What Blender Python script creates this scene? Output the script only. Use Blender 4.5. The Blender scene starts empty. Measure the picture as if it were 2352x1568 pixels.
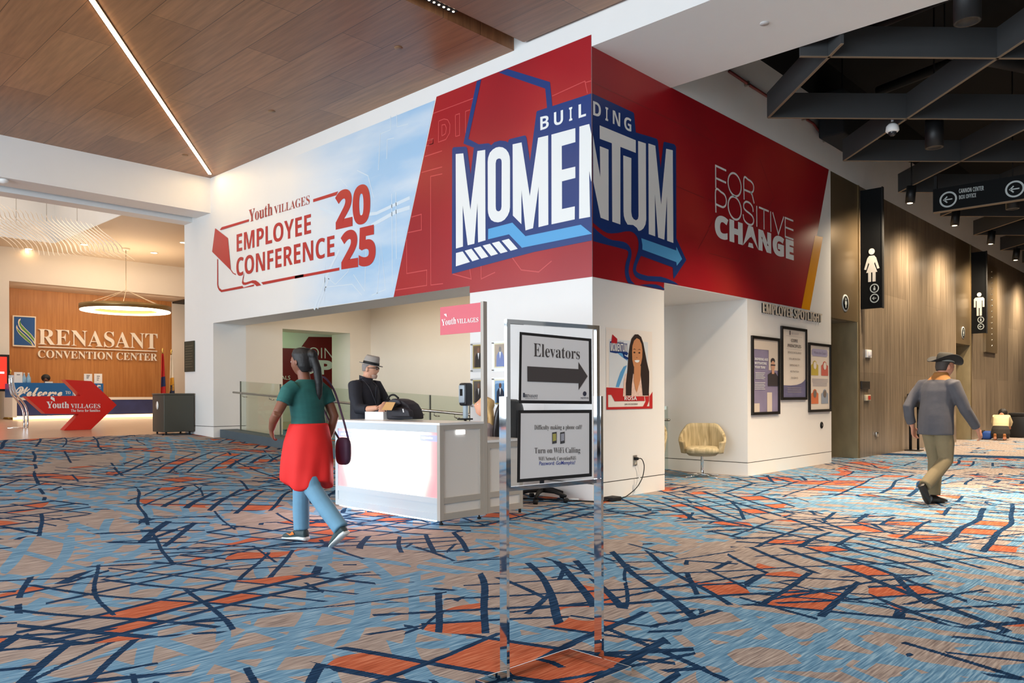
import bpy, bmesh, math, random
import numpy as np
from mathutils import Vector, Matrix
from mathutils.geometry import tessellate_polygon
random.seed(7)
SC = bpy.context.scene
COL = SC.collection
# ------------------------------------------------------------------ camera
CX, CY, CZ, YAW, FPX, HY, ROLL = 5.69232134, -7.41390738, 1.25, 2.32833532, 1799.00356, 910.144824, 0.003558844
cam = bpy.data.cameras.new('camera')
cam.sensor_width = 36.0
cam.lens = FPX / 2352 * 36
cam.shift_y = (HY - 784) / 2352
cam.clip_start, cam.clip_end = 0.1, 200
co = bpy.data.objects.new('camera', cam)
COL.objects.link(co)
fw = Vector((math.cos(YAW), math.sin(YAW), 0))
rt = Vector((math.sin(YAW), -math.cos(YAW), 0))
cR, sR = math.cos(ROLL), math.sin(ROLL)
up = Vector((0, 0, 1))
ax = rt * cR - up * sR          # image x axis in the world
ay = rt * sR + up * cR          # image y axis (up)
mw = Matrix((ax, ay, -fw)).transposed().to_4x4()
mw.translation = (CX, CY, CZ)
co.matrix_world = mw
SC.camera = co
# ------------------------------------------------------------------ world, exposure
wd = bpy.data.worlds.new('world')
SC.world = wd
wd.use_nodes = True
wd.node_tree.nodes['Background'].inputs[0].default_value = (0.75, 0.87, 1.0, 1)
wd.node_tree.nodes['Background'].inputs[1].default_value = 0.17
vs = SC.view_settings
vs.view_transform = 'Standard'
vs.look = 'None'
vs.exposure = 0.0
vs.gamma = 1.0
vs.use_curve_mapping = False
SC.cycles.max_bounces = 7
SC.cycles.diffuse_bounces = 4
SC.cycles.glossy_bounces = 4
SC.cycles.transmission_bounces = 6
SC.cycles.transparent_max_bounces = 10
SC.cycles.sample_clamp_indirect = 6
SC.cycles.caustics_reflective = False
SC.cycles.caustics_refractive = False


def light(name, kind, loc, power, color, aim=None, size=None, size_y=None, spot=None, blend=0.5, soft=0.1):
    d = bpy.data.lights.new(name, kind)
    d.energy = power
    d.color = color
    if kind == 'AREA':
        d.shape = 'RECTANGLE'
        d.size = size
        d.size_y = size_y or size
    else:
        d.shadow_soft_size = soft
    if kind == 'SPOT':
        d.spot_size = math.radians(spot)
        d.spot_blend = blend
    o = bpy.data.objects.new(name, d)
    COL.objects.link(o)
    o.location = loc
    if aim is not None:
        o.rotation_euler = (Vector(aim) - Vector(loc)).to_track_quat('-Z', 'Y').to_euler()
    return o


COOL, WARM, WARMER = (0.80, 0.91, 1.0), (1.0, 0.80, 0.58), (1.0, 0.70, 0.42)
# daylight through the glazed front behind the camera
light('daylight_through_glazing', 'AREA', (0.0, -15.2, 3.0), 2550, COOL, (0, 0, 2.6), 17, 4.6)
light('daylight_left_glazing', 'AREA', (-11.15, -12.5, 2.8), 520, COOL, (0, -12.0, 2.0), 6.6, 4.2)
for x_, y_ in [(4.2, -2.0), (7.5, -2.5), (4.6, -6.0), (8.5, -6.5), (0.5, -6.5)]:
    light('overhead_fill_spot', 'SPOT', (x_, y_, 5.7), 190, (1.0, 0.88, 0.76), (x_, y_, 0), spot=130, blend=1.0, soft=0.08)  # added warm fill from overhead for counter side and floor, no fixtures behind it
light('daylight_side_glazing', 'AREA', (13.2, -7.0, 2.6), 90, COOL, (0, -5, 1.6), 12, 4.0)
# lobby, beyond the opening on the left
light('lobby_ceiling_wash', 'AREA', (-15.0, 0.6, 5.2), 70, (1.0, 0.86, 0.70), (-15.0, 0.6, 0), 6, 5)
light('lobby_wall_washer', 'AREA', (-18.75, 1.1, 4.34), 34, WARM, (-20.0, 1.1, 2.0), 4.2, 0.3)
# alcove behind the counter
light('alcove_wash', 'AREA', (-5.5, 2.4, 3.55), 72, WARM, (-5.5, 2.6, 0), 6.5, 1.4)
light('lobby_well_fill', 'AREA', (-14.0, -4.0, 7.5), 130, (1.0, 0.9, 0.8), (-14.0, -4.0, 0), 5, 5)  # added fill that brightens the white ceiling well, stands for no lamp
light('passage_fill', 'AREA', (-11.8, 4.2, 2.95), 14, (0.9, 1.0, 0.85), (-12.6, 4.2, 0), 1.2, 3)  # fill added to lift the dark red passage mural, no fitting there
# concourse downlights
for k, (x, y, e) in enumerate([(2.2, 2.6, 190), (4.4, 2.3, 260), (5.0, 4.4, 260), (3.4, 6.0, 150), (2.0, 8.6, 170), (3.4, 12.0, 200), (2.0, 15.5, 200), (3.0, 20.0, 260)]):
    light('concourse_downlight', 'SPOT', (x, y, 4.75), e * 5.4, WARM, (x, y, 0), spot=120, blend=0.9, soft=0.11)
for y, e in [(8.6, 95), (11.3, 120), (14.1, 120), (17.0, 120), (20.0, 130), (23.0, 130)]:
    light('wall_washer_spot', 'SPOT', (0.98, y, 4.62), e * 3.6, (1.0, 0.80, 0.56), (-0.15, y + 0.4, 2.6), spot=165, blend=1.0, soft=0.09)


# ------------------------------------------------------------------ pixel -> place on a real plane
def ray(u, v):
    du, dv = u - 1176.0, v - HY
    a, b = cR * du + sR * dv, -sR * du + cR * dv
    return fw + rt * (a / FPX) + up * (-b / FPX)


CAM = Vector((CX, CY, CZ))


def onX(u, v, X=0.0):
    d = ray(u, v)
    return CAM + d * ((X - CX) / d.x)


def onY(u, v, Y=0.0):
    d = ray(u, v)
    return CAM + d * ((Y - CY) / d.y)


def onZ(u, v, Z=0.0):
    d = ray(u, v)
    return CAM + d * ((Z - CZ) / d.z)


def fz(x):
    return 0.05 * max(0.0, min(-x - 1.0, 14.0))     # the floor ramps up towards the lobby


def fl(u, v):
    d = ray(u, v)
    lo, hi = 0.1, 90.0
    for _ in range(50):
        m = (lo + hi) / 2
        q = CAM + d * m
        if q.z > fz(q.x):
            lo = m
        else:
            hi = m
    return CAM + d * lo


# ------------------------------------------------------------------ materials
def lin(c):
    if isinstance(c, str):
        c = [int(c[i:i + 2], 16) / 255 for i in (0, 2, 4)]
        c = [x / 12.92 if x <= 0.04045 else ((x + 0.055) / 1.055) ** 2.4 for x in c]
    return (c[0], c[1], c[2], 1.0)


MATS = {}


def M(name, color, rough=0.6, metal=0.0, spec=0.5, emit=None, strength=0.0, var=0.0, scale=8.0, bump=0.0, coat=0.0, sheen=0.0, stretch=None):
    if name in MATS:
        return MATS[name]
    m = bpy.data.materials.new(name)
    m.use_nodes = True
    nt = m.node_tree
    b = nt.nodes['Principled BSDF']
    b.inputs['Base Color'].default_value = lin(color)
    b.inputs['Roughness'].default_value = rough
    b.inputs['Metallic'].default_value = metal
    b.inputs['Specular IOR Level'].default_value = spec
    b.inputs['Coat Weight'].default_value = coat
    b.inputs['Sheen Weight'].default_value = sheen
    if emit:
        b.inputs['Emission Color'].default_value = lin(emit)
        b.inputs['Emission Strength'].default_value = strength
    if var or bump:
        tc = nt.nodes.new('ShaderNodeTexCoord')
        mp = nt.nodes.new('ShaderNodeMapping')
        if stretch:
            mp.inputs['Scale'].default_value = stretch
        nz = nt.nodes.new('ShaderNodeTexNoise')
        nz.inputs['Scale'].default_value = scale
        nz.inputs['Detail'].default_value = 5
        nt.links.new(tc.outputs['Object'], mp.inputs[0])
        nt.links.new(mp.outputs[0], nz.inputs['Vector'])
        if var:
            r = nt.nodes.new('ShaderNodeMixRGB')
            c = lin(color)
            r.inputs[1].default_value = (c[0] * (1 - var), c[1] * (1 - var), c[2] * (1 - var), 1)
            r.inputs[2].default_value = (min(1, c[0] * (1 + var)), min(1, c[1] * (1 + var)), min(1, c[2] * (1 + var)), 1)
            nt.links.new(nz.outputs['Fac'], r.inputs[0])
            nt.links.new(r.outputs[0], b.inputs['Base Color'])
        if bump:
            bp = nt.nodes.new('ShaderNodeBump')
            bp.inputs['Strength'].default_value = bump
            bp.inputs['Distance'].default_value = 0.01
            nt.links.new(nz.outputs['Fac'], bp.inputs['Height'])
            nt.links.new(bp.outputs[0], b.inputs['Normal'])
    MATS[name] = m
    return m


class NT:
    """small wrapper for writing node graphs"""
    def __init__(s, m):
        s.t = m.node_tree

    def n(s, kind, **kw):
        x = s.t.nodes.new('ShaderNode' + kind)
        for k, v in kw.items():
            if k.startswith('i_'):
                x.inputs[int(k[2:])].default_value = v
            else:
                setattr(x, k, v)
        return x

    def l(s, a, b):
        s.t.links.new(a, b)

    def math(s, op, a, b=None, c=None):
        x = s.t.nodes.new('ShaderNodeMath')
        x.operation = op
        for i, q in enumerate((a, b, c)):
            if q is None:
                continue
            if isinstance(q, (int, float)):
                x.inputs[i].default_value = q
            else:
                s.l(q, x.inputs[i])
        return x.outputs[0]

    def mix(s, f, a, b):
        x = s.t.nodes.new('ShaderNodeMixRGB')
        for i, q in enumerate((f, a, b)):
            if isinstance(q, (int, float)):
                x.inputs[i].default_value = q
            elif isinstance(q, (tuple, list)):
                x.inputs[i].default_value = q
            elif isinstance(q, str):
                x.inputs[i].default_value = lin(q)
            else:
                s.l(q, x.inputs[i])
        return x.outputs[0]

    def ramp(s, f, stops, interp='LINEAR'):
        x = s.t.nodes.new('ShaderNodeValToRGB')
        e = x.color_ramp.elements
        x.color_ramp.interpolation = interp
        while len(e) < len(stops):
            e.new(0.5)
        for k, (p, c) in enumerate(stops):
            e[k].position = p
            e[k].color = lin(c)
        s.l(f, x.inputs[0])
        return x.outputs[0]


# ------------------------------------------------------------------ mesh building
class MB:
    def __init__(s):
        s.v, s.f, s.sm = [], [], []

    def add(s, vs, fs, smooth=False):
        k = len(s.v)
        s.v += [tuple(q) for q in vs]
        s.f += [tuple(i + k for i in f) for f in fs]
        s.sm += [smooth] * len(fs)
        return s

    def box(s, x0, x1, y0, y1, z0, z1):
        vs = [(x, y, z) for x in (x0, x1) for y in (y0, y1) for z in (z0, z1)]
        return s.add(vs, [(0, 1, 3, 2), (4, 6, 7, 5), (0, 4, 5, 1), (2, 3, 7, 6), (0, 2, 6, 4), (1, 5, 7, 3)])

    def obox(s, c, ex, ey, ez):
        """box given by its centre and three half-extent vectors"""
        c, ex, ey, ez = map(Vector, (c, ex, ey, ez))
        vs = [c + ex * i + ey * j + ez * k for i in (-1, 1) for j in (-1, 1) for k in (-1, 1)]
        return s.add(vs, [(0, 1, 3, 2), (4, 6, 7, 5), (0, 4, 5, 1), (2, 3, 7, 6), (0, 2, 6, 4), (1, 5, 7, 3)])

    def rbox(s, x0, x1, y0, y1, z0, z1, r=0.02, seg=3):
        """box with rounded edges"""
        bm = bmesh.new()
        bmesh.ops.create_cube(bm, size=1)
        for q in bm.verts:
            q.co = Vector(((x0 + x1) / 2 + q.co.x * (x1 - x0), (y0 + y1) / 2 + q.co.y * (y1 - y0), (z0 + z1) / 2 + q.co.z * (z1 - z0)))
        bmesh.ops.bevel(bm, geom=bm.edges[:], offset=r, segments=seg, affect='EDGES', profile=0.5)
        bm.verts.index_update()
        s.add([q.co for q in bm.verts], [[q.index for q in f.verts] for f in bm.faces], True)
        bm.free()
        return s

    def beam(s, a, b, w, h, upv=(0, 0, 1)):
        a, b = Vector(a), Vector(b)
        d = (b - a)
        L = d.length
        d.normalize()
        u = Vector(upv)
        if abs(d.dot(u)) > 0.98:
            u = Vector((1, 0, 0))
        r = d.cross(u).normalized()
        q = r.cross(d).normalized()
        return s.obox((a + b) / 2, d * (L / 2), r * (w / 2), q * (h / 2))

    def tube(s, pts, r, n=10, cap=True, smooth=True):
        """tube along points; r a number or a list"""
        pts = [Vector(p) for p in pts]
        rs = r if isinstance(r, (list, tuple)) else [r] * len(pts)
        prev = None
        vs, fs = [], []
        for i, p in enumerate(pts):
            t = (pts[min(i + 1, len(pts) - 1)] - pts[max(i - 1, 0)])
            if t.length < 1e-9:
                t = Vector((0, 0, 1))
            t.normalize()
            if prev is None:
                a = Vector((0, 0, 1)) if abs(t.z) < 0.9 else Vector((1, 0, 0))
                prev = t.cross(a).normalized()
            prev = (prev - t * prev.dot(t))
            prev.normalize()
            w = t.cross(prev)
            for k in range(n):
                an = 2 * math.pi * k / n
                vs.append(p + (prev * math.cos(an) + w * math.sin(an)) * rs[i])
        for i in range(len(pts) - 1):
            for k in range(n):
                a, b = i * n + k, i * n + (k + 1) % n
                fs.append((a, b, b + n, a + n))
        if cap:
            fs.append(tuple(range(n))[::-1])
            fs.append(tuple(range((len(pts) - 1) * n, len(pts) * n)))
        return s.add(vs, fs, smooth)

    def loft(s, rings, n=20, smooth=True):
        """rings: (centre, half-axis vector, half-axis vector)"""
        vs, fs = [], []
        for c, a, b in rings:
            c, a, b = Vector(c), Vector(a), Vector(b)
            for k in range(n):
                an = 2 * math.pi * k / n
                vs.append(c + a * math.cos(an) + b * math.sin(an))
        for i in range(len(rings) - 1):
            for k in range(n):
                p, q = i * n + k, i * n + (k + 1) % n
                fs.append((p, q, q + n, p + n))
        fs.append(tuple(range(n))[::-1])
        fs.append(tuple(range((len(rings) - 1) * n, len(rings) * n)))
        return s.add(vs, fs, smooth)

    def lathe(s, prof, c=(0, 0, 0), n=28, smooth=True):
        return s.loft([((c[0], c[1], c[2] + z), (max(r, 1e-4), 0, 0), (0, max(r, 1e-4), 0)) for r, z in prof], n, smooth)

    def poly(s, pts, holes=()):
        """flat polygon through 3D points, with holes"""
        loops = [[Vector(p) for p in pts]] + [[Vector(p) for p in h] for h in holes]
        tris = tessellate_polygon(loops)
        allv = [p for lp in loops for p in lp]
        return s.add(allv, [tuple(t) for t in tris])

    def prism(s, pts, off, holes=()):
        """closed slab: polygon extruded by vector off"""
        off = Vector(off)
        a = [Vector(p) for p in pts]
        s.poly(a, holes)
        s.poly([p + off for p in a], [[Vector(q) + off for q in h] for h in holes])
        for lp in [a] + [[Vector(q) for q in h] for h in holes]:
            n = len(lp)
            s.add(lp + [p + off for p in lp], [(i, (i + 1) % n, (i + 1) % n + n, i + n) for i in range(n)])
        return s

    def sphere(s, c, r, n=16, m=10, sc=(1, 1, 1)):
        vs, fs = [], []
        for i in range(m + 1):
            th = math.pi * i / m
            for k in range(n):
                ph = 2 * math.pi * k / n
                vs.append((c[0] + r * sc[0] * math.sin(th) * math.cos(ph), c[1] + r * sc[1] * math.sin(th) * math.sin(ph), c[2] + r * sc[2] * math.cos(th)))
        for i in range(m):
            for k in range(n):
                a, b = i * n + k, i * n + (k + 1) % n
                fs.append((a, a + n, b + n, b))
        return s.add(vs, fs, True)

    def xf(s, f):
        s.v = [tuple(f(Vector(p))) for p in s.v]
        return s

    def build(s, name, mat, parent=None, loc=None, fixn=True):
        me = bpy.data.meshes.new(name)
        vs = s.v
        o = bpy.data.objects.new(name, me)
        if loc is not None:
            L = Vector(loc)
            vs = [tuple(Vector(p) - L) for p in vs]
            o.location = L
        elif parent is not None:
            L = world_loc(parent)
            vs = [tuple(Vector(p) - L) for p in vs]
        me.from_pydata(vs, [], s.f)
        for p, q in zip(me.polygons, s.sm):
            p.use_smooth = q
        me.validate()
        if fixn:
            bm = bmesh.new()
            bm.from_mesh(me)
            bmesh.ops.recalc_face_normals(bm, faces=bm.faces[:])
            bm.to_mesh(me)
            bm.free()
        me.update()
        for mm in (mat if isinstance(mat, (list, tuple)) else [mat]):
            me.materials.append(mm)
        COL.objects.link(o)
        if parent is not None:
            o.parent = parent
        return o


def world_loc(o):
    L = Vector((0, 0, 0))
    while o is not None:
        L = L + o.location
        o = o.parent
    return L


def tag(o, label, cat, group=None, kind=None):
    if label:
        o['label'] = label
    if cat:
        o['category'] = cat
    if group:
        o['group'] = group
    if kind:
        o['kind'] = kind
    return o


def thing(name, loc, label, cat, group=None):
    o = bpy.data.objects.new(name, None)
    o.empty_display_size = 0.1
    COL.objects.link(o)
    o.location = loc
    return tag(o, label, cat, group)


def struct(o):
    o['kind'] = 'structure'
    return o


def smooth(o):
    for p in o.data.polygons:
        p.use_smooth = True
    return o


# ------------------------------------------------------------------ lettering
BOLD = dict(U=0x1D5D4, L=0x1D5EE, D=0x1D7EC)
SERIF = dict(U=0x1D400, L=0x1D41A, D=0x1D7CE)
SCRIPT = dict(U=0x1D4D0, L=0x1D4EA)


def styled(t, st):
    if not st:
        return t
    o = ''
    for c in t:
        if 'A' <= c <= 'Z':
            o += chr(st['U'] + ord(c) - 65)
        elif 'a' <= c <= 'z':
            o += chr(st['L'] + ord(c) - 97)
        elif '0' <= c <= '9' and 'D' in st:
            o += chr(st['D'] + ord(c) - 48)
        else:
            o += c
    return o


TCACHE = {}


def glyphs(t, st=None, weight=0.0, space=1.0):
    key = (t, id(st), weight, space)
    if key in TCACHE:
        return TCACHE[key]
    c = bpy.data.curves.new('tmp', 'FONT')
    c.body = styled(t, st)
    c.offset = weight
    c.space_character = space
    c.resolution_u = 5
    o = bpy.data.objects.new('tmp', c)
    COL.objects.link(o)
    dg = bpy.context.evaluated_depsgraph_get()
    me = bpy.data.meshes.new_from_object(o.evaluated_get(dg))
    vs = [tuple(v.co) for v in me.vertices]
    fs = [tuple(p.vertices) for p in me.polygons]
    bpy.data.objects.remove(o)
    bpy.data.curves.remove(c)
    bpy.data.meshes.remove(me)
    x0, x1 = min(v[0] for v in vs), max(v[0] for v in vs)
    y0, y1 = min(v[1] for v in vs), max(v[1] for v in vs)
    nv = [((v[0] - x0) / (x1 - x0), (v[1] - y0) / (y1 - y0)) for v in vs]
    TCACHE[key] = (nv, fs, (x1 - x0) / (y1 - y0))
    return TCACHE[key]


def text(mb, t, TL, TR, BL, BR, st=None, weight=0.0, depth=None, space=1.0):
    """lay the word into the quad of four world points; depth = vector for raised letters"""
    TL, TR, BL, BR = map(Vector, (TL, TR, BL, BR))
    nv, fs, _ = glyphs(t, st, weight, space)
    pts = [(BL * (1 - a) + BR * a) * (1 - b) + (TL * (1 - a) + TR * a) * b for a, b in nv]
    mb.add(pts, fs)
    if depth is not None:
        d = Vector(depth)
        mb.add([p + d for p in pts], fs)
        cnt = {}
        for f in fs:
            for i in range(len(f)):
                e = (f[i], f[(i + 1) % len(f)])
                k = tuple(sorted(e))
                cnt[k] = cnt.get(k, 0) + 1
        n = len(pts)
        es = [k for k, q in cnt.items() if q == 1]
        mb.add(pts + [p + d for p in pts], [(a, b, b + n, a + n) for a, b in es])
    return mb


def textc(mb, t, c, ux, uy, h, st=None, w=None, weight=0.0, align='C', depth=None, space=1.0):
    """word of height h centred (or left-aligned) at c, axes ux (reading) and uy (up)"""
    nv, fs, asp = glyphs(t, st, weight, space)
    c, ux, uy = Vector(c), Vector(ux).normalized(), Vector(uy).normalized()
    W = w if w else asp * h
    o = c - (ux * (W / 2) if align == 'C' else ux * 0)
    return text(mb, t, o + uy * h / 2, o + ux * W + uy * h / 2, o - uy * h / 2, o + ux * W - uy * h / 2, st, weight, depth, space)


def stroke(mb, pts, w, nrm, closed=False):
    """flat ribbon of width w through world points lying in the plane with normal nrm"""
    pts = [Vector(p) for p in pts]
    nrm = Vector(nrm)
    if closed:
        pts = pts + [pts[0]]
    L, R = [], []
    n = len(pts)
    for i, p in enumerate(pts):
        if closed and i in (0, n - 1):
            t0, t1 = (pts[1] - pts[0]).normalized(), (pts[-1] - pts[-2]).normalized()
        else:
            t0 = (pts[min(i + 1, n - 1)] - pts[min(i, n - 2)]).normalized()
            t1 = (pts[max(i, 1)] - pts[max(i - 1, 0)]).normalized()
        t = (t0 + t1)
        t = t.normalized() if t.length > 1e-6 else t0
        s_ = nrm.cross(t).normalized()
        k = 1 / max(0.5, abs(s_.dot(nrm.cross(t0).normalized())))
        L.append(p + s_ * (w / 2 * k))
        R.append(p - s_ * (w / 2 * k))
    vs = []
    for a, b in zip(L, R):
        vs += [a, b]
    return mb.add(vs, [(2 * i, 2 * i + 1, 2 * i + 3, 2 * i + 2) for i in range(n - 1)])


def bez(pts, n=8):
    """smooth curve through points (Catmull-Rom)"""
    P = [Vector(p) for p in pts]
    P = [P[0] * 2 - P[1]] + P + [P[-1] * 2 - P[-2]]
    out = []
    for i in range(1, len(P) - 2):
        for k in range(n):
            t = k / n
            a, b, c, d = P[i - 1], P[i], P[i + 1], P[i + 2]
            out.append(0.5 * ((2 * b) + (c - a) * t + (2 * a - 5 * b + 4 * c - d) * t * t + (3 * b - a - 3 * c + d) * t ** 3))
    out.append(P[-2])
    return out
# ------------------------------------------------------------------ surface materials
WHITE = M('white_paint', 'ECEBE8', 0.55, var=0.02, scale=3)
WHITE2 = M('white_trim_paint', 'F0EFEC', 0.45)
CREAM = M('cream_wall_paint', 'EADFCF', 0.6, var=0.02, scale=3)
DARKGAP = M('shadow_gap', '55504A', 0.9)
BLACK = M('matte_black', '0B0B0C', 0.75)
PLENUM = M('plenum_black', '060606', 0.95)
CHROME = M('chrome', 'E8EAEC', 0.04, 1.0, var=0.02, scale=20)
STEEL = M('brushed_steel', 'B9B4AA', 0.28, 1.0, var=0.08, scale=30)
GLASSM = None


def glass(name, col='E9F4EF', rough=0.0, trans=0.86):
    """thin architectural pane: mostly see-through, a little reflection"""
    m = bpy.data.materials.new(name)
    m.use_nodes = True
    g = NT(m)
    g.t.nodes.remove(g.t.nodes['Principled BSDF'])
    t = g.n('BsdfTransparent')
    t.inputs[0].default_value = lin(col)
    s = g.n('BsdfGlossy')
    s.inputs['Roughness'].default_value = rough
    mx = g.n('MixShader')
    mx.inputs[0].default_value = 0.05
    g.l(t.outputs[0], mx.inputs[1])
    g.l(s.outputs[0], mx.inputs[2])
    g.l(mx.outputs[0], g.t.nodes['Material Output'].inputs[0])
    return m


GLASSM = glass('rail_glass', 'F1F6F2')
CLEAR = glass('clear_acrylic', 'FAFBFC')


def wood_ceiling():
    m = bpy.data.materials.new('wood_plank_ceiling')
    m.use_nodes = True
    g = NT(m)
    b = g.t.nodes['Principled BSDF']
    tc = g.n('TexCoord')
    br = g.n('TexBrick')
    br.inputs['Scale'].default_value = 1.0
    br.inputs['Mortar Size'].default_value = 0.004
    br.inputs['Brick Width'].default_value = 2.44
    br.inputs['Row Height'].default_value = 0.61
    br.inputs['Color1'].default_value = lin('A67752')
    br.inputs['Color2'].default_value = lin('8F6343')
    br.inputs['Mortar'].default_value = lin('4A301F')
    g.l(tc.outputs['Object'], br.inputs['Vector'])
    mp = g.n('Mapping')
    mp.inputs['Scale'].default_value = (0.6, 9, 1)
    g.l(tc.outputs['Object'], mp.inputs[0])
    nz = g.n('TexNoise')
    nz.inputs['Scale'].default_value = 2.5
    nz.inputs['Detail'].default_value = 6
    g.l(mp.outputs[0], nz.inputs['Vector'])
    k = g.ramp(nz.outputs['Fac'], [(0.3, (0.72, 0.70, 0.68)), (0.7, (1.12, 1.1, 1.08))])
    mx = g.n('MixRGB', blend_type='MULTIPLY')
    mx.inputs[0].default_value = 1
    g.l(br.outputs['Color'], mx.inputs[1])
    g.l(k, mx.inputs[2])
    g.l(mx.outputs[0], b.inputs['Base Color'])
    b.inputs['Roughness'].default_value = 0.34
    b.inputs['Specular IOR Level'].default_value = 0.4
    return m


def veneer(name, c1, c2, vert='Z', rough=0.45, sc=6.0, panel=None, blotch=0.0):
    """wood or wood-look panel, grain running along the vertical"""
    m = bpy.data.materials.new(name)
    m.use_nodes = True
    g = NT(m)
    b = g.t.nodes['Principled BSDF']
    tc = g.n('TexCoord')
    mp = g.n('Mapping')
    mp.inputs['Scale'].default_value = (3.2, 3.2, 0.16)
    g.l(tc.outputs['Object'], mp.inputs[0])
    nz = g.n('TexNoise')
    nz.inputs['Scale'].default_value = sc
    nz.inputs['Detail'].default_value = 7
    nz.inputs['Roughness'].default_value = 0.62
    g.l(mp.outputs[0], nz.inputs['Vector'])
    col = g.ramp(nz.outputs['Fac'], [(0.28, c1), (0.72, c2)])
    if panel:
        # staggered tall slabs: each with its own shade and a thin joint
        sp = g.n('SeparateXYZ')
        g.l(tc.outputs['Object'], sp.inputs[0])
        cb = g.n('CombineXYZ')
        g.l(sp.outputs['Z'], cb.inputs[0])
        g.l(sp.outputs['Y'], cb.inputs[1])
        br = g.n('TexBrick')
        br.inputs['Scale'].default_value = 1
        br.inputs['Brick Width'].default_value = panel[1]
        br.inputs['Row Height'].default_value = panel[0]
        br.inputs['Mortar Size'].default_value = 0.003
        br.inputs['Color1'].default_value = (1, 1, 1, 1)
        br.inputs['Color2'].default_value = (0.70, 0.69, 0.68, 1)
        br.inputs['Mortar'].default_value = (0.55, 0.53, 0.5, 1)
        g.l(cb.outputs[0], br.inputs['Vector'])
        mx = g.n('MixRGB', blend_type='MULTIPLY')
        mx.inputs[0].default_value = 1
        g.l(col, mx.inputs[1])
        g.l(br.outputs['Color'], mx.inputs[2])
        col = mx.outputs[0]
    g.l(col, b.inputs['Base Color'])
    b.inputs['Roughness'].default_value = rough
    return m


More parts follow.
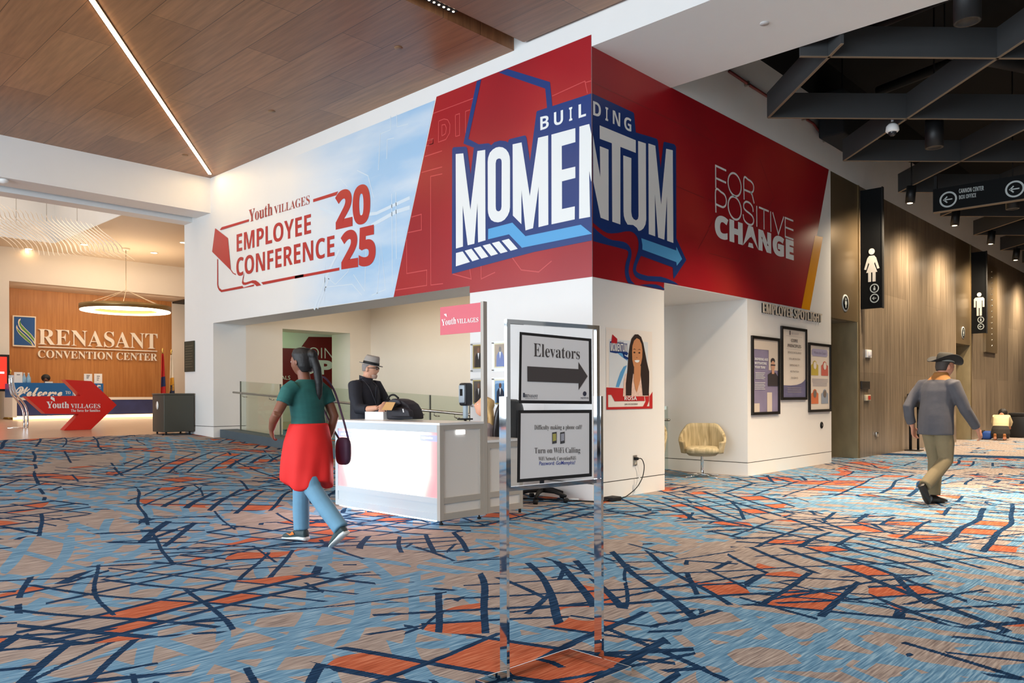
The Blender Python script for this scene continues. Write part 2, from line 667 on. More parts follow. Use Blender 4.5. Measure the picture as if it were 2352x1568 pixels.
def carpet():
    m = bpy.data.materials.new('patterned_carpet')
    m.use_nodes = True
    g = NT(m)
    b = g.t.nodes['Principled BSDF']
    tc = g.n('TexCoord')
    P = tc.outputs['Object']
    # woven streaks along y
    mp = g.n('Mapping')
    mp.inputs['Scale'].default_value = (1.0, 0.05, 1)
    mp.inputs['Rotation'].default_value = (0, 0, math.radians(2))
    g.l(P, mp.inputs[0])
    st = g.n('TexNoise')
    st.inputs['Scale'].default_value = 105
    st.inputs['Detail'].default_value = 3
    g.l(mp.outputs[0], st.inputs['Vector'])
    streak = st.outputs['Fac']
    # wandering of the lines
    wz = g.n('TexNoise')
    wz.inputs['Scale'].default_value = 0.45
    wz.inputs['Detail'].default_value = 1
    g.l(P, wz.inputs['Vector'])
    wv = g.n('VectorMath', operation='SUBTRACT')
    g.l(wz.outputs['Color'], wv.inputs[0])
    wv.inputs[1].default_value = (0.5, 0.5, 0.5)
    ws = g.n('VectorMath', operation='SCALE')
    ws.inputs['Scale'].default_value = 0.45
    g.l(wv.outputs[0], ws.inputs[0])
    wa = g.n('VectorMath', operation='ADD')
    g.l(P, wa.inputs[0])
    g.l(ws.outputs[0], wa.inputs[1])
    # ragged edge following the yarn
    rg = g.math('MULTIPLY', g.math('SUBTRACT', streak, 0.5), 0.035)

    def lines(ang, scale, width, off=0.0, rnd=1.0, wn=None):
        d = g.n('VectorMath', operation='DOT_PRODUCT')
        a = math.radians(ang)
        d.inputs[1].default_value = (-math.sin(a), math.cos(a), 0)
        g.l(wa.outputs[0], d.inputs[0])
        t = g.math('ADD', d.outputs['Value'], off)
        v = g.n('TexVoronoi', voronoi_dimensions='1D', feature='DISTANCE_TO_EDGE')
        v.inputs['Scale'].default_value = scale
        v.inputs['Randomness'].default_value = rnd
        g.l(t, v.inputs['W'])
        v2 = g.n('TexVoronoi', voronoi_dimensions='1D', feature='F1')
        v2.inputs['Scale'].default_value = scale
        v2.inputs['Randomness'].default_value = rnd
        g.l(t, v2.inputs['W'])
        sp = g.n('SeparateColor')
        g.l(v2.outputs['Color'], sp.inputs[0])
        dist = g.math('ADD', v.outputs['Distance'], g.math('MULTIPLY', rg, 1.2))
        wvar = g.math('MULTIPLY', g.math('ADD', sp.outputs[1], 0.35), width * scale)
        return g.math('LESS_THAN', dist, wvar), sp.outputs[0]

    def zone(scale, off, lo, hi, streaky=True):
        nz = g.n('TexNoise')
        nz.inputs['Scale'].default_value = scale
        nz.inputs['Detail'].default_value = 1.5
        ad = g.n('VectorMath', operation='ADD')
        g.l(P, ad.inputs[0])
        ad.inputs[1].default_value = off
        g.l(ad.outputs[0], nz.inputs['Vector'])
        return g.math('GREATER_THAN', nz.outputs['Fac'], lo)

    mx = lambda *q: q[0] if len(q) == 1 else g.math('MAXIMUM', q[0], mx(*q[1:]))
    mn = lambda a, q: g.math('MINIMUM', a, q)
    A, rA = lines(141, 3.6, 0.030)
    B, rB = lines(54, 3.0, 0.027, 3.3)
    E, _ = lines(122, 1.9, 0.024, 4.9)
    Cc, rC = lines(22, 3.4, 0.026, 7.1)
    D, rD = lines(98, 2.8, 0.030, 1.7)
    F, _ = lines(164, 1.8, 0.024, 9.2)
    G_, _ = lines(72, 1.6, 0.022, 2.2)
    zf = zone(0.5, (41.1, 18.2, 0), 0.5, 0)
    nzf = g.math('SUBTRACT', 1.0, zf)
    zn = zone(0.55, (3.1, 8.2, 0), 0.455, 0)
    zi = zone(0.55, (3.1, 8.2, 0), 0.485, 0)
    zo = zone(0.55, (3.1, 8.2, 0), 0.40, 0)
    z2 = zone(0.9, (13.1, 2.2, 0), 0.50, 0)
    z3 = zone(0.9, (1.1, 22.2, 0), 0.50, 0)
    fam1 = mn(mx(A, mn(B, mx(z2, zi)), mn(E, z3)), zf)
    fam2 = mn(mx(Cc, mn(D, mx(z3, zi)), mn(F, z2)), nzf)
    navy = mx(mn(mx(fam1, fam2), zn), mn(mx(mn(G_, z3), mn(F, z2), mn(B, mn(z2, z3))), zo))
    # light blue web
    A2, _ = lines(141, 3.2, 0.058, 0.37)
    B2, _ = lines(56, 3.0, 0.056, 1.9)
    C2, _ = lines(12, 2.7, 0.058, 5.1)
    D2, _ = lines(92, 2.6, 0.048, 2.7)
    E2, _ = lines(158, 2.8, 0.05, 6.3)
    zb = zone(0.6, (23.1, 4.2, 0), 0.435, 0)
    zb2 = zone(0.9, (3.1, 34.2, 0), 0.49, 0)
    nzb2 = g.math('SUBTRACT', 1.0, zb2)
    blue = mx(mn(mx(mn(mx(A2, B2), zb2), mn(mx(C2, E2), nzb2), mn(D2, z3)), zb), mn(mx(mn(C2, zb2), mn(D2, z3)), zone(0.6, (23.1, 4.2, 0), 0.41, 0)))
    # orange cells between the navy lines
    h = g.math('FRACT', g.math('ADD', g.math('MULTIPLY', rA, 37.7), g.math('MULTIPLY', rB, 91.3)))
    h2 = g.math('FRACT', g.math('ADD', g.math('MULTIPLY', rC, 57.7), g.math('MULTIPLY', rD, 71.3)))
    orange = mn(mx(mn(g.math('GREATER_THAN', h, 0.80), zf), mn(g.math('GREATER_THAN', h2, 0.82), nzf)), mn(zi, zone(0.8, (9, 1, 0), 0.44, 0)))
    # far end of the concourse: a border band and a paler field
    sp = g.n('SeparateXYZ')
    g.l(P, sp.inputs[0])
    t = g.math('SUBTRACT', g.math('SUBTRACT', sp.outputs[1], g.math('MULTIPLY', sp.outputs[0], 0.33)), 10.1)
    band = g.math('LESS_THAN', g.math('ABSOLUTE', t), 0.35)
    near = g.math('LESS_THAN', t, 0.0)
    far_thin = g.math('MAXIMUM', near, zone(1.4, (7, 7, 0), 0.60, 0))
    navy = mn(navy, far_thin)
    blue = mn(blue, far_thin)
    orange = mn(orange, near)
    taupe = g.ramp(streak, [(0.3, '736865'), (0.5, '9A8E87'), (0.7, 'B8ACA3')])
    bl = g.ramp(streak, [(0.3, '456C8B'), (0.5, '6690AE'), (0.7, '95B5C9')])
    nv = g.ramp(streak, [(0.3, '11223B'), (0.5, '1A3553'), (0.72, '35557A')])
    og = g.ramp(streak, [(0.3, '8F4830'), (0.5, 'B25F43'), (0.7, 'C98365')])
    c = g.mix(blue, taupe, bl)
    c = g.mix(orange, c, og)
    c = g.mix(navy, c, nv)
    c = g.mix(band, c, nv)
    g.l(c, b.inputs['Base Color'])
    b.inputs['Roughness'].default_value = 0.95
    b.inputs['Specular IOR Level'].default_value = 0.04
    bp = g.n('Bump')
    bp.inputs['Strength'].default_value = 0.25
    bp.inputs['Distance'].default_value = 0.004
    g.l(streak, bp.inputs['Height'])
    g.l(bp.outputs[0], b.inputs['Normal'])
    return m


WOODC = wood_ceiling()
LOBWOOD = veneer('lobby_wood_veneer', 'A86A34', 'C98A4E', sc=5)
STONEW = veneer('striped_stone_panel', '6C5F50', 'A4937E', rough=0.3, sc=4.0, panel=(1.45, 3.4))
BRONZE = M('bronze_panel', '7E6C52', 0.3, 0.5, var=0.15, scale=2)
MARBLE = M('green_grey_marble', '8C7F62', 0.35, var=0.35, scale=3.2, stretch=(2, 2, 0.7))
STONEF = M('polished_tan_stone', 'B99C82', 0.26, var=0.06, scale=2.5, spec=0.5)
SLAB = M('ramp_curb_stone', '4B5860', 0.6, var=0.1, scale=6)
CARPET = carpet()

# ------------------------------------------------------------------ the setting
mb = MB()
xs = [-10.85, -1.0, 16.0]
vs = [(x, y, fz(x)) for x in xs for y in (-16, 46)]
mb.add(vs, [(0, 2, 3, 1), (2, 4, 5, 3)])
struct(mb.build('floor', CARPET))
mb = MB()
vs = [(x, y, fz(x)) for x in (-24, -15, -10.85) for y in (-9, 8)]
mb.add(vs, [(0, 2, 3, 1), (2, 4, 5, 3)])
struct(mb.build('floor_lobby', STONEF))
# ceilings
struct(MB().box(-9.79, -1.262, -16, 0.0, 5.736, 5.93).build('ceiling', WOODC))
struct(MB().rbox(-1.065, 16, -16, -0.03, 5.756, 5.93, 0.03, 2).build('ceiling_panel', WOODC))
struct(MB().box(-1.4, -0.9, -16, 0, 5.93, 5.98).build('ceiling_slot', M('slot_brown', '3A2412', 0.8)))
# wall A: portal with the alcove opening; pier, head, corner pillar
GAP = 0.2
mb = MB()
mb.box(-11.01, 0.0, 0.0, 0.713, 2.766, 6.6)                       # head
mb.box(-2.107, 0.0, 0.713, 1.557, 2.749, 6.6)
mb.box(-2.107, 0.0, 0.0, 1.557, GAP + 0.012, 2.766)              # corner pillar above the base
mb.box(-11.01, -9.69, 0.0, 0.713, 0.45 + GAP + 0.012, 2.766)      # left pier
struct(mb.build('wall_front', WHITE))
struct(MB().box(-2.092, -0.015, 0.015, 1.542, 0.02, 2.6).box(-10.995, -9.705, 0.015, 0.7, 0.3, 2.6).build('wall_front_core', DARKGAP))
struct(MB().box(-2.107, 0, 0, 1.557, 0, GAP).build('baseboard_front', WHITE2))
struct(MB().box(-11.01, -9.69, 0, 0.713, 0.3, 0.45 + GAP).build('baseboard_left', WHITE2))
# wall B: head over the side opening, block with the posters, plaster band above everything
mb = MB()
mb.box(-2.107, 0.0, 1.557, 3.92, 2.749, 6.6)
mb.box(-1.5, 0.0, 3.92, 7.24, GAP + 0.012, 6.6)
mb.box(-1.5, 0.0, 7.24, 34, 5.42, 6.6)
struct(mb.build('wall_right', WHITE))
struct(MB().box(-1.485, -0.015, 3.935, 7.22, 0.02, 2.6).build('wall_right_core', DARKGAP))
struct(MB().box(-1.5, 0, 3.92, 7.24, 0, GAP).build('baseboard_right', WHITE2))
# restroom entries: bronze heads, stone-panelled wall, marble reveals
struct(MB().box(-0.12, 0.0, 7.24, 8.62, 2.70, 5.42).build('trim_1', BRONZE))
struct(MB().box(-0.12, 0.0, 15.68, 17.15, 2.62, 5.42).build('trim_2', BRONZE))
struct(MB().box(-1.5, -0.0, 8.62, 15.68, 0, 5.42).box(-1.5, -0.0, 17.15, 34, 0, 5.42).build('wall_stone', STONEW))
struct(MB().box(-1.5, -0.002, 8.58, 8.62, 0, 2.70).box(-1.55, -1.5, 7.24, 8.62, 0, 5.42).box(-1.5, -0.002, 17.11, 17.15, 0, 2.62).box(-1.55, -1.5, 15.68, 17.15, 0, 5.42).build('wall_niche', MARBLE))
struct(MB().box(-1.5, -0.12, 7.24, 8.58, 2.70, 2.78).box(-1.5, -0.12, 15.68, 17.11, 2.62, 2.7).build('ceiling_niche', M('niche_ceiling', '6A6252', 0.7)))
struct(MB().box(0, 0.015, 8.62, 8.66, 0, 5.42).box(0, 0.015, 17.15, 17.19, 0, 5.42).build('trim_3', M('brass_edge', '8A7450', 0.35, 0.8)))
# alcove interior
mb = MB()
mb.box(-10.44, -1.5, 3.92, 4.1, 0, 3.7)
mb.box(-10.44, -9.69, 0.713, 1.568, 0.3, 3.7)
mb.box(-10.44, -9.69, 1.568, 3.328, 2.745, 3.7)
mb.box(-10.44, -9.69, 3.328, 3.92, 0.3, 3.7)
struct(mb.build('wall_alcove', CREAM))
struct(MB().box(-10.44, -2.107, 0.713, 4.1, 3.7, 3.8).build('ceiling_alcove', WHITE))
# passage beyond the alcove with its own wall
struct(MB().box(-13.15, -13.0, 1.2, 7.0, 0.4, 3.7).box(-13.0, -10.44, 1.3, 1.42, 0.3, 3.7).box(-13.15, -10.44, 6.9, 7, .3, 3.7).box(-10.56, -10.44, 3.95, 7, 0.3, 3.7).build('wall_passage', WHITE))
struct(MB().box(-13.15, -10.44, 1.2, 7.0, 3.0, 3.1).build('ceiling_passage', WHITE))
# white bulkhead beam running right from the corner
struct(MB().box(0.0, 16, 0.0, 1.735, 5.40, 6.6).build('trim_4', WHITE))
# concourse shell: dark plenum and far ends
struct(MB().box(-0.1, 12.5, 1.7, 34, 7.4, 7.5).build('ceiling_plenum', PLENUM))
struct(MB().box(12.3, 12.5, 1.735, 34, 0, 7.4).build('wall_concourse', STONEW))
struct(MB().box(-1.5, 12.5, 34, 34.2, 0, 7.4).build('wall_far', STONEW))
struct(MB().box(-1.6, 0.0, 1.7, 34, 6.6, 7.4).build('wall_plenum', PLENUM))
struct(MB().box(0, 12.5, 1.6, 1.735, 6.6, 7.4).build('wall_plenum_front', PLENUM))
# lobby shell: lintel over the wide opening (with the slot of a sliding partition), walls, ceiling
mb = MB()
mb.box(-10.42, -9.79, -16, 0.0, 5.02, 6.6)
mb.box(-11.01, -10.62, -16, 0.0, 4.96, 6.6)
mb.box(-10.62, -10.42, -16, 0.0, 5.12, 6.6)
struct(mb.build('wall_lobby_lintel', WHITE))
struct(MB().box(-10.62, -10.5, -16, 0.0, 5.10, 5.12).box(-10.44, -10.42, -16, 0, 5.05, 5.12).build('trim_5', M('track_dark', '1C1A17', 0.6)))
mb = MB()
mb.box(-18.7, -18.5, -9, -1.42, 0.6, 4.39)
mb.box(-18.7, -18.5, -9, -1.40, 4.39, 5.4)
mb.box(-20.2, -18.5, -1.40, 3.62, 4.39, 5.6)
mb.box(-18.7, -18.5, 3.62, 5.6, 4.39, 5.6)
mb.box(-20.2, -18.7, -1.55, -1.42, 0.6, 4.39)
mb.box(-20.2, -20.0, 3.56, 5.6, 0.6, 4.39)
mb.box(-18.5, -13.15, 4.9, 5.0, 0.5, 5.6)
mb.box(-13.2, -13.1, 1.3, 5.0, 0.5, 5.6)
mb.box(-11.01, -10.9, 0.7, 1.4, 0.4, 5.6)
struct(mb.build('wall_lobby', CREAM))
struct(MB().box(-20.2, -20.0, -1.42, 3.56, 0.6, 4.389).build('wall_lobby_wood', LOBWOOD))
struct(MB().box(-20.0, -18.6, 3.58, 4.3, 4.33, 4.385).build('trim_6', M('dark_soffit', '3A3630', 0.7)))
LC = 5.3
mb = MB()
mb.box(-20.2, -11.0, -0.72, 5.6, LC, LC + 0.2)
mb.box(-20.2, -17.1, -9, -0.72, LC, LC + 0.2)
struct(mb.build('ceiling_lobby', M('tan_plaster_ceiling', 'D9C6AE', 0.6)))
mb = MB()
mb.box(-17.1, -11.0, -0.74, -0.72, LC, 7.6)
mb.box(-17.1, -17.08, -9, -0.72, LC, 7.6)
mb.box(-17.1, -11.0, -9, -0.72, 7.6, 7.7)
mb.box(-11.0, -10.95, -9, -0.72, 5.4, 7.7)
struct(mb.build('ceiling_lobby_well', WHITE))
struct(MB().box(-20.2, -10.9, -9.1, -9.0, 0.3, 7.7).build('wall_lobby_left', CREAM))
# glazed front behind the camera: frame only, the daylight comes through it
mb = MB()
for k in range(9):
    x = -9 + k * 2.8
    mb.box(x - 0.06, x + 0.06, -15.0, -14.85, 0, 5.8)
mb.box(-9.8, 14, -15.0, -14.85, 0, 0.15)
mb.box(-9.8, 14, -15.0, -14.85, 2.75, 2.85)
mb.box(-9.8, 14, -15.0, -14.85, 5.6, 5.8)
struct(mb.build('window_1', M('window_frame', '4A4C4E', 0.4, 0.6)))
struct(MB().box(14.0, 14.2, -16, 1.7, 0, 0.4).box(14, 14.2, -16, 1.7, 5.2, 5.9).box(14, 14.2, -0.6, 1.7, 0.4, 5.2).build('wall_side', WHITE))
mb = MB()
for k in range(5):
    y = -15.8 + k * 1.65
    mb.box(-10.98, -10.9, y - 0.05, y + 0.05, 0.45, 4.95)
mb.box(-10.98, -10.9, -16, -9.1, 0.45, 0.6).box(-10.98, -10.9, -16, -9.1, 3.0, 3.1)
struct(mb.build('window_2', M('window_frame', '4A4C4E', 0.4, 0.6)))
struct(MB().box(-9.9, 14.2, -16.2, -16.0, 0, 0.2).build('wall_rear', WHITE))
# ------------------------------------------------------------------ wall graphics (vinyl on the two walls)
def tr(org, sc, pts):
    return [(org[0] + x / sc, org[1] + y / sc) for x, y in pts]


def A(pts, off=0.004):
    return [Vector((q.x, -off, q.z)) for q in (onY(u, v, 0.0) for u, v in pts)]


def B(pts, off=0.004):
    return [Vector((off, q.y, q.z)) for q in (onX(u, v, 0.0) for u, v in pts)]


K1 = lambda pts: tr((1030, 300), 4.61, pts)
K2 = lambda pts: tr((1170, 210), 4.61, pts)
K3 = lambda pts: tr((1360, 210), 4.613, pts)
K4 = lambda pts: tr((1360, 500), 8.71, pts)
K5 = lambda pts: tr((990, 90), 6.19, pts)
K6 = lambda pts: tr((1630, 370), 6.271, pts)
K7 = lambda pts: tr((480, 410), 5.81, pts)
K8 = lambda pts: tr((680, 400), 6.535, pts)
V = lambda n, c: M(n, c, 0.33, spec=0.45)
VRED = V('vinyl_red', 'B3202B')
VRED2 = V('vinyl_crimson', 'B8342E')
VNAVY = V('vinyl_navy', '1F3A78')
VSKY = V('vinyl_sky_blue', '58A6DC')
VWHITE = V('vinyl_white', 'EEF0EE')
VYEL = V('vinyl_amber', 'F0A000')
VGHOST = V('vinyl_ghost_line', 'CB4E4E')
VPALE = V('vinyl_pale_line', 'D6E4EF')


def grad_red():
    """printed red field: lighter orange-red sweep toward the lower left, deep red elsewhere"""
    m = bpy.data.materials.new('vinyl_red_print')
    m.use_nodes = True
    g = NT(m)
    b = g.t.nodes['Principled BSDF']
    tc = g.n('TexCoord')
    nz = g.n('TexNoise')
    nz.inputs['Scale'].default_value = 0.55
    nz.inputs['Detail'].default_value = 1
    g.l(tc.outputs['Object'], nz.inputs['Vector'])
    g.l(g.ramp(nz.outputs['Fac'], [(0.3, '931520'), (0.52, 'A31B24'), (0.75, 'B4322C')]), b.inputs['Base Color'])
    b.inputs['Roughness'].default_value = 0.33
    return m


def blue_print():
    """printed pale blue cloud fading into white on its left side"""
    m = bpy.data.materials.new('vinyl_blue_print')
    m.use_nodes = True
    g = NT(m)
    b = g.t.nodes['Principled BSDF']
    tc = g.n('TexCoord')
    sp = g.n('SeparateXYZ')
    ge = g.n('NewGeometry')
    g.l(ge.outputs['Position'], sp.inputs[0])
    mp = g.n('Mapping')
    mp.inputs['Rotation'].default_value = (0, math.radians(-20), 0)
    mp.inputs['Scale'].default_value = (0.55, 1, 2.2)
    g.l(tc.outputs['Object'], mp.inputs[0])
    nz = g.n('TexNoise')
    nz.inputs['Scale'].default_value = 0.75
    nz.inputs['Detail'].default_value = 4
    g.l(mp.outputs[0], nz.inputs['Vector'])
    x = g.math('MULTIPLY', g.math('ADD', sp.outputs[0], 6.7), 0.42)         # 0 at the left, ~1 at the red
    f = g.math('MULTIPLY', g.math('MINIMUM', g.math('MAXIMUM', x, 0.0), 1.0), g.math('ADD', g.math('MULTIPLY', nz.outputs['Fac'], 1.9), -0.28))
    g.l(g.ramp(f, [(0.0, 'ECEBE8'), (0.35, 'D3E1EE'), (0.8, 'A3C8E8')]), b.inputs['Base Color'])
    b.inputs['Roughness'].default_value = 0.4
    return m


# ---- left wall mural
ga = thing('wall_mural', onY(900, 560, 0.0), 'long mural on the front wall with red EMPLOYEE CONFERENCE lettering on pale blue', 'mural')
P1 = lambda name, pts, mat, off, holes=(): MB().poly(A(pts, off), [A(h, off) for h in holes]).build(name, mat, ga, fixn=False)
ztop = onY(1200, 145.6, 0).z
pt = A([(1004, 229), (640, 372), (640, 714.2), (906, 679.6)], 0.003)
MB().poly(pt).build('blue_field', blue_print(), ga)
P1('red_field', [(1008, 221), (1364.3, 81), (1362.6, 636.7), (1081, 672), (1081, 656), (906, 680)], grad_red(), 0.004)
# faint outlined letters printed behind
mb = MB()
Ay = (0, -1, 0)
for L in [K5([(62, 1050), (635, 838)]), K5([(140, 1160), (215, 1128), (270, 1140), (303, 1210), (295, 1330), (240, 1420), (135, 1458), (140, 1160)]), K5([(185, 1370), (187, 1215), (230, 1205), (252, 1260), (235, 1340), (185, 1370)]),
          K5([(380, 1075), (440, 1052), (438, 1362), (382, 1378), (380, 1075)]), K5([(590, 1000), (525, 1022), (522, 1330)]), K5([(0, 1425), (60, 1405), (58, 1475), (0, 1495)]), K5([(1755, 815), (2225, 605), (2260, 780)]), K5([(2235, 625), (2318, 600)])]:
    stroke(mb, A(L, 0.006), 0.012, Ay)
q = lambda pts: tr((690, 210), 3.136, pts)
for L in [q([(910, 465), (1035, 425)]), q([(885, 580), (1035, 540)]), q([(812, 900), (883, 880), (883, 992), (785, 1012)]), q([(775, 1060), (775, 1306), (920, 1282), (918, 1392), (690, 1425)]),
          q([(1035, 590), (952, 608), (948, 1390), (1035, 1380)]), q([(920, 390), (970, 372), (970, 342), (930, 350)]), [(1042, 628), (1085, 640), (1075, 560)], [(1108, 606), (1108, 640), (1140, 625)], [(1180, 592), (1200, 620), (1240, 625), (1270, 600)]]:
    stroke(mb, A(L, 0.006), 0.014, Ay)
mb.build('ghost_lettering', VGHOST, ga, fixn=False)
mb = MB()
for L in [q([(185, 1400), (380, 1380), (450, 1460)]), q([(180, 1520), (190, 1060), (260, 1000)]), q([(200, 1330), (260, 1380), (350, 1290), (380, 1180)]), q([(390, 1310), (470, 1430), (485, 1040)]), q([(560, 1450), (590, 1090), (620, 1420), (520, 1460)]),
          q([(245, 640), (300, 620), (350, 680)]), q([(590, 300), (575, 560)]), q([(590, 300), (665, 270), (665, 170)]), q([(710, 160), (712, 250), (790, 230)]), q([(640, 340), (635, 480)]), q([(640, 340), (690, 330)]), q([(670, 730), (670, 1400)]), q([(700, 720), (700, 1200)]), q([(540, 760), (500, 600), (420, 560)])]:
    stroke(mb, A(L, 0.005), 0.014, Ay)
for L, w in [(q([(105, 1560), (190, 1330), (290, 1130)]), 0.05), (q([(130, 1555), (215, 1330)]), 0.03), (q([(150, 830), (330, 900), (560, 870), (800, 760)]), 0.05), (q([(520, 960), (700, 860), (800, 830)]), 0.06)]:
    stroke(mb, A(L, 0.005), w, Ay)
mb.build('pale_lettering', VPALE, ga, fixn=False)
# logo
navy = K1([(50, 1512), (62, 200), (68, 180), (82, 172), (203, 167), (216, 175), (222, 190), (256, 458), (290, 190), (310, 150), (345, 143), (440, 133), (455, 135), (475, 155), (510, 122), (570, 105), (630, 112), (655, 125), (660, 102), (672, 90), (830, 53), (842, 58), (848, 75)]) + \
    K2([(205, 490), (240, 742), (312, 225), (318, 212), (332, 207), (890, 30)]) + [(1363.9, 216), (1363.0, 553.5), (1230, 579)]
P1('logo_outline', navy, VNAVY, 0.008)
mb = MB()
mb.poly(A(K5([(688, 597), (752, 569), (563, 1415), (705, 1490), (640, 1540), (492, 1480)]), 0.0075))
mb.poly(A(K5([(1000, 475), (1125, 425), (1728, 615), (1760, 975), (1686, 1000), (1660, 708)]), 0.0075))
mb.build('kite_outline', VNAVY, ga, fixn=False)
# clear the red inside the notch between letters and over the kite
mb = MB()
M1 = K1([(102, 245), (182, 238), (253, 835), (332, 215), (415, 203), (411, 1160), (332, 1182), (328, 765), (293, 1195), (222, 1211), (172, 790), (172, 1224), (97, 1245)])
O1 = K1([(440, 330), (445, 285), (463, 235), (495, 200), (528, 180), (562, 173), (600, 178), (635, 200), (660, 235), (673, 275), (677, 320), (673, 810), (667, 855), (648, 900), (615, 942), (580, 963), (545, 971), (505, 965), (472, 945), (450, 905), (441, 870), (438, 830)])
O1h = K1([(525, 345), (532, 312), (545, 300), (562, 295), (578, 300), (586, 315), (588, 340), (583, 805), (577, 835), (565, 850), (548, 855), (532, 847), (524, 830), (522, 800)])
M2 = K2([(60, 562), (155, 542), (238, 1110), (330, 495), (437, 470), (432, 1415), (328, 1440), (332, 1010), (270, 1450), (190, 1473), (150, 1050), (147, 1407), (57, 1315)])
E1 = K2([(472, 462), (725, 395), (725, 543), (580, 583), (580, 835), (722, 802), (722, 922), (580, 957), (578, 1250), (714, 1222), (712, 1360), (466, 1411)])
N1 = K2([(768, 380), (873, 352), (895, 462)]) + [(1363.6, 417)] + K2([(889, 962), (868, 850), (875, 1335), (758, 1355)])
for L, h in [(M1, []), (O1, [O1h]), (M2, []), (E1, []), (N1, [])]:
    mb.poly(A(L, 0.012), [A(x, 0.012) for x in h])
for L in [[(97, 1292), (168, 1275), (245, 1388), (95, 1433)], [(190, 1268), (262, 1248), (343, 1358), (270, 1381)], [(285, 1243), (358, 1223), (440, 1333), (366, 1354)], [(380, 1215), (458, 1196), (542, 1304), (468, 1326)], [(478, 1190), (555, 1171), (645, 1280), (570, 1300)], [(582, 1165), (658, 1145), (752, 1252), (676, 1273)]]:
    mb.poly(A(K1(L), 0.012))


def quad(f, TL, TR, BL, BR):
    return f([TL, TR, BL, BR])


for t, tl, trr, bl, brr in [('B', (1590, 1113), (1710, 1083), (1590, 1302), (1710, 1266)), ('U', (1785, 1050), (1915, 1012), (1785, 1243), (1915, 1205)), ('I', (2000, 984), (2046, 970), (2000, 1175), (2046, 1160)), ('L', (2135, 942), (2240, 912), (2135, 1134), (2240, 1101))]:
    text(mb, t, *A(K5([tl, trr, bl, brr]), 0.012), BOLD)
mb.build('logo_lettering', VWHITE, ga, fixn=False)
mb = MB()
mb.poly(A(K1([(440, 1040), (697, 975), (835, 1119)]) + K2([(775, 1417), (890, 1510)]) + [(1363, 538.5), (1204, 569)] + K1([(797, 1243), (660, 1098), (438, 1150)]), 0.012))
mb.build('arrow_band', VSKY, ga, fixn=False)
# conference block
mb = MB()
Q = lambda a: A(a, 0.008)
text(mb, 'EMPLOYEE', *Q([(546.8, 533.6), (717.8, 487.2), (546.8, 574.4), (717.8, 532.8)]), BOLD)
text(mb, 'CONFERENCE', *Q([(545.7, 588), (771.4, 536.6), (545.7, 630.7), (771.4, 584.8)]), BOLD)
text(mb, '20', *Q([(773.8, 437.5), (854.4, 416), (773.8, 526.2), (854.4, 508.5)]), BOLD, 0.03)
text(mb, '25', *Q([(786, 530), (866, 511.5), (786, 617.3), (866, 606)]), BOLD, 0.03)
mb.build('conference_lettering', VRED2, ga, fixn=False)
mb = MB()
text(mb, 'Youth', *Q([(575.5, 478), (629.4, 461.5), (575.5, 506.6), (629.4, 490)]), SERIF)
text(mb, 'VILLAGES', *Q([(633.2, 470), (715.2, 444.5), (633.2, 488.8), (715.2, 465.5)]), SERIF, -0.006)
mb.build('organisation_lettering', V('vinyl_brick', 'A8443A'), ga, fixn=False)
mb = MB()
mb.poly(Q(K7([(103, 635), (272, 768), (308, 1185), (345, 1235), (372, 1243), (374, 1262), (335, 1240), (300, 1190), (60, 948)])))
mb.poly(Q(K7([(165, 655), (190, 622), (553, 517), (553, 548), (180, 660)])))
mb.poly(Q(K8([(283, 355), (660, 238), (632, 297), (283, 400)])))
mb.poly(Q(K7([(712, 1360), (1278, 1255), (1278, 1290), (738, 1392)])))
mb.poly(Q(K8([(0, 1505), (668, 1382), (668, 1425), (0, 1545)])))
mb.poly(Q(K7([(127, 1045), (138, 1050), (138, 1390), (150, 1430), (185, 1458), (460, 1405), (475, 1428), (620, 1385), (610, 1412), (180, 1488), (150, 1465), (130, 1425), (124, 1385)])))
mb.poly(Q(K7([(490, 1225), (475, 1310), (470, 1340), (482, 1360), (510, 1360), (600, 1332), (640, 1335), (680, 1365), (710, 1400), (650, 1412), (620, 1380), (580, 1368), (500, 1395), (468, 1390), (455, 1365), (468, 1290)])))
mb.build('kite_frame', VRED2, ga, fixn=False)

# ---- right wall mural
gb = thing('wall_mural', onX(1640, 480, 0.0), 'dark red mural on the side wall with FOR POSITIVE CHANGE lettering and amber stripe', 'mural')
P2 = lambda name, pts, mat, off, holes=(): MB().poly(B(pts, off), [B(h, off) for h in holes]).build(name, mat, gb, fixn=False)
zb = 5.40
pts = [Vector((0.004, 0.0, onX(1362.6, 636.8).z)), Vector((0.004, 0.0, zb)), Vector((0.004, 7.156, 5.425))] + B([(1847, 713.5), (1527, 652)]) + B([(1526, 669)])
pts[3].z = pts[4].z = 2.757
MB().poly(pts).build('red_field', grad_red(), gb, fixn=False)
P2('amber_stripe', [(1874, 546), (1892, 549.5), (1860.5, 717.3), (1841.5, 713)], VYEL, 0.006)
navyB = [(1363.9, 216)] + K3([(450, 232), (460, 245), (478, 445), (690, 510), (705, 520), (712, 545), (738, 825), (770, 555), (780, 545), (885, 573), (903, 600)]) + \
    K4([(1697, 440), (1895, 870), (1650, 1235), (1635, 1238), (1622, 1015), (990, 780), (960, 830), (905, 960), (885, 1040), (890, 1080), (920, 1115), (1000, 1150), (1120, 1185), (1250, 1192), (1380, 1200), (1480, 1230), (1580, 1270), (1660, 1310), (1735, 1365), (1455, 1316), (1300, 1297), (1100, 1283), (950, 1245), (880, 1200), (840, 1140), (822, 1060), (835, 970), (870, 860), (910, 740), (935, 650), (943, 540), (930, 450), (905, 390), (860, 335), (810, 300), (760, 287), (680, 290), (520, 322), (400, 330), (320, 320), (230, 275), (140, 205), (32, 113)])
P2('logo_outline', navyB, VNAVY, 0.008)
mb = MB()
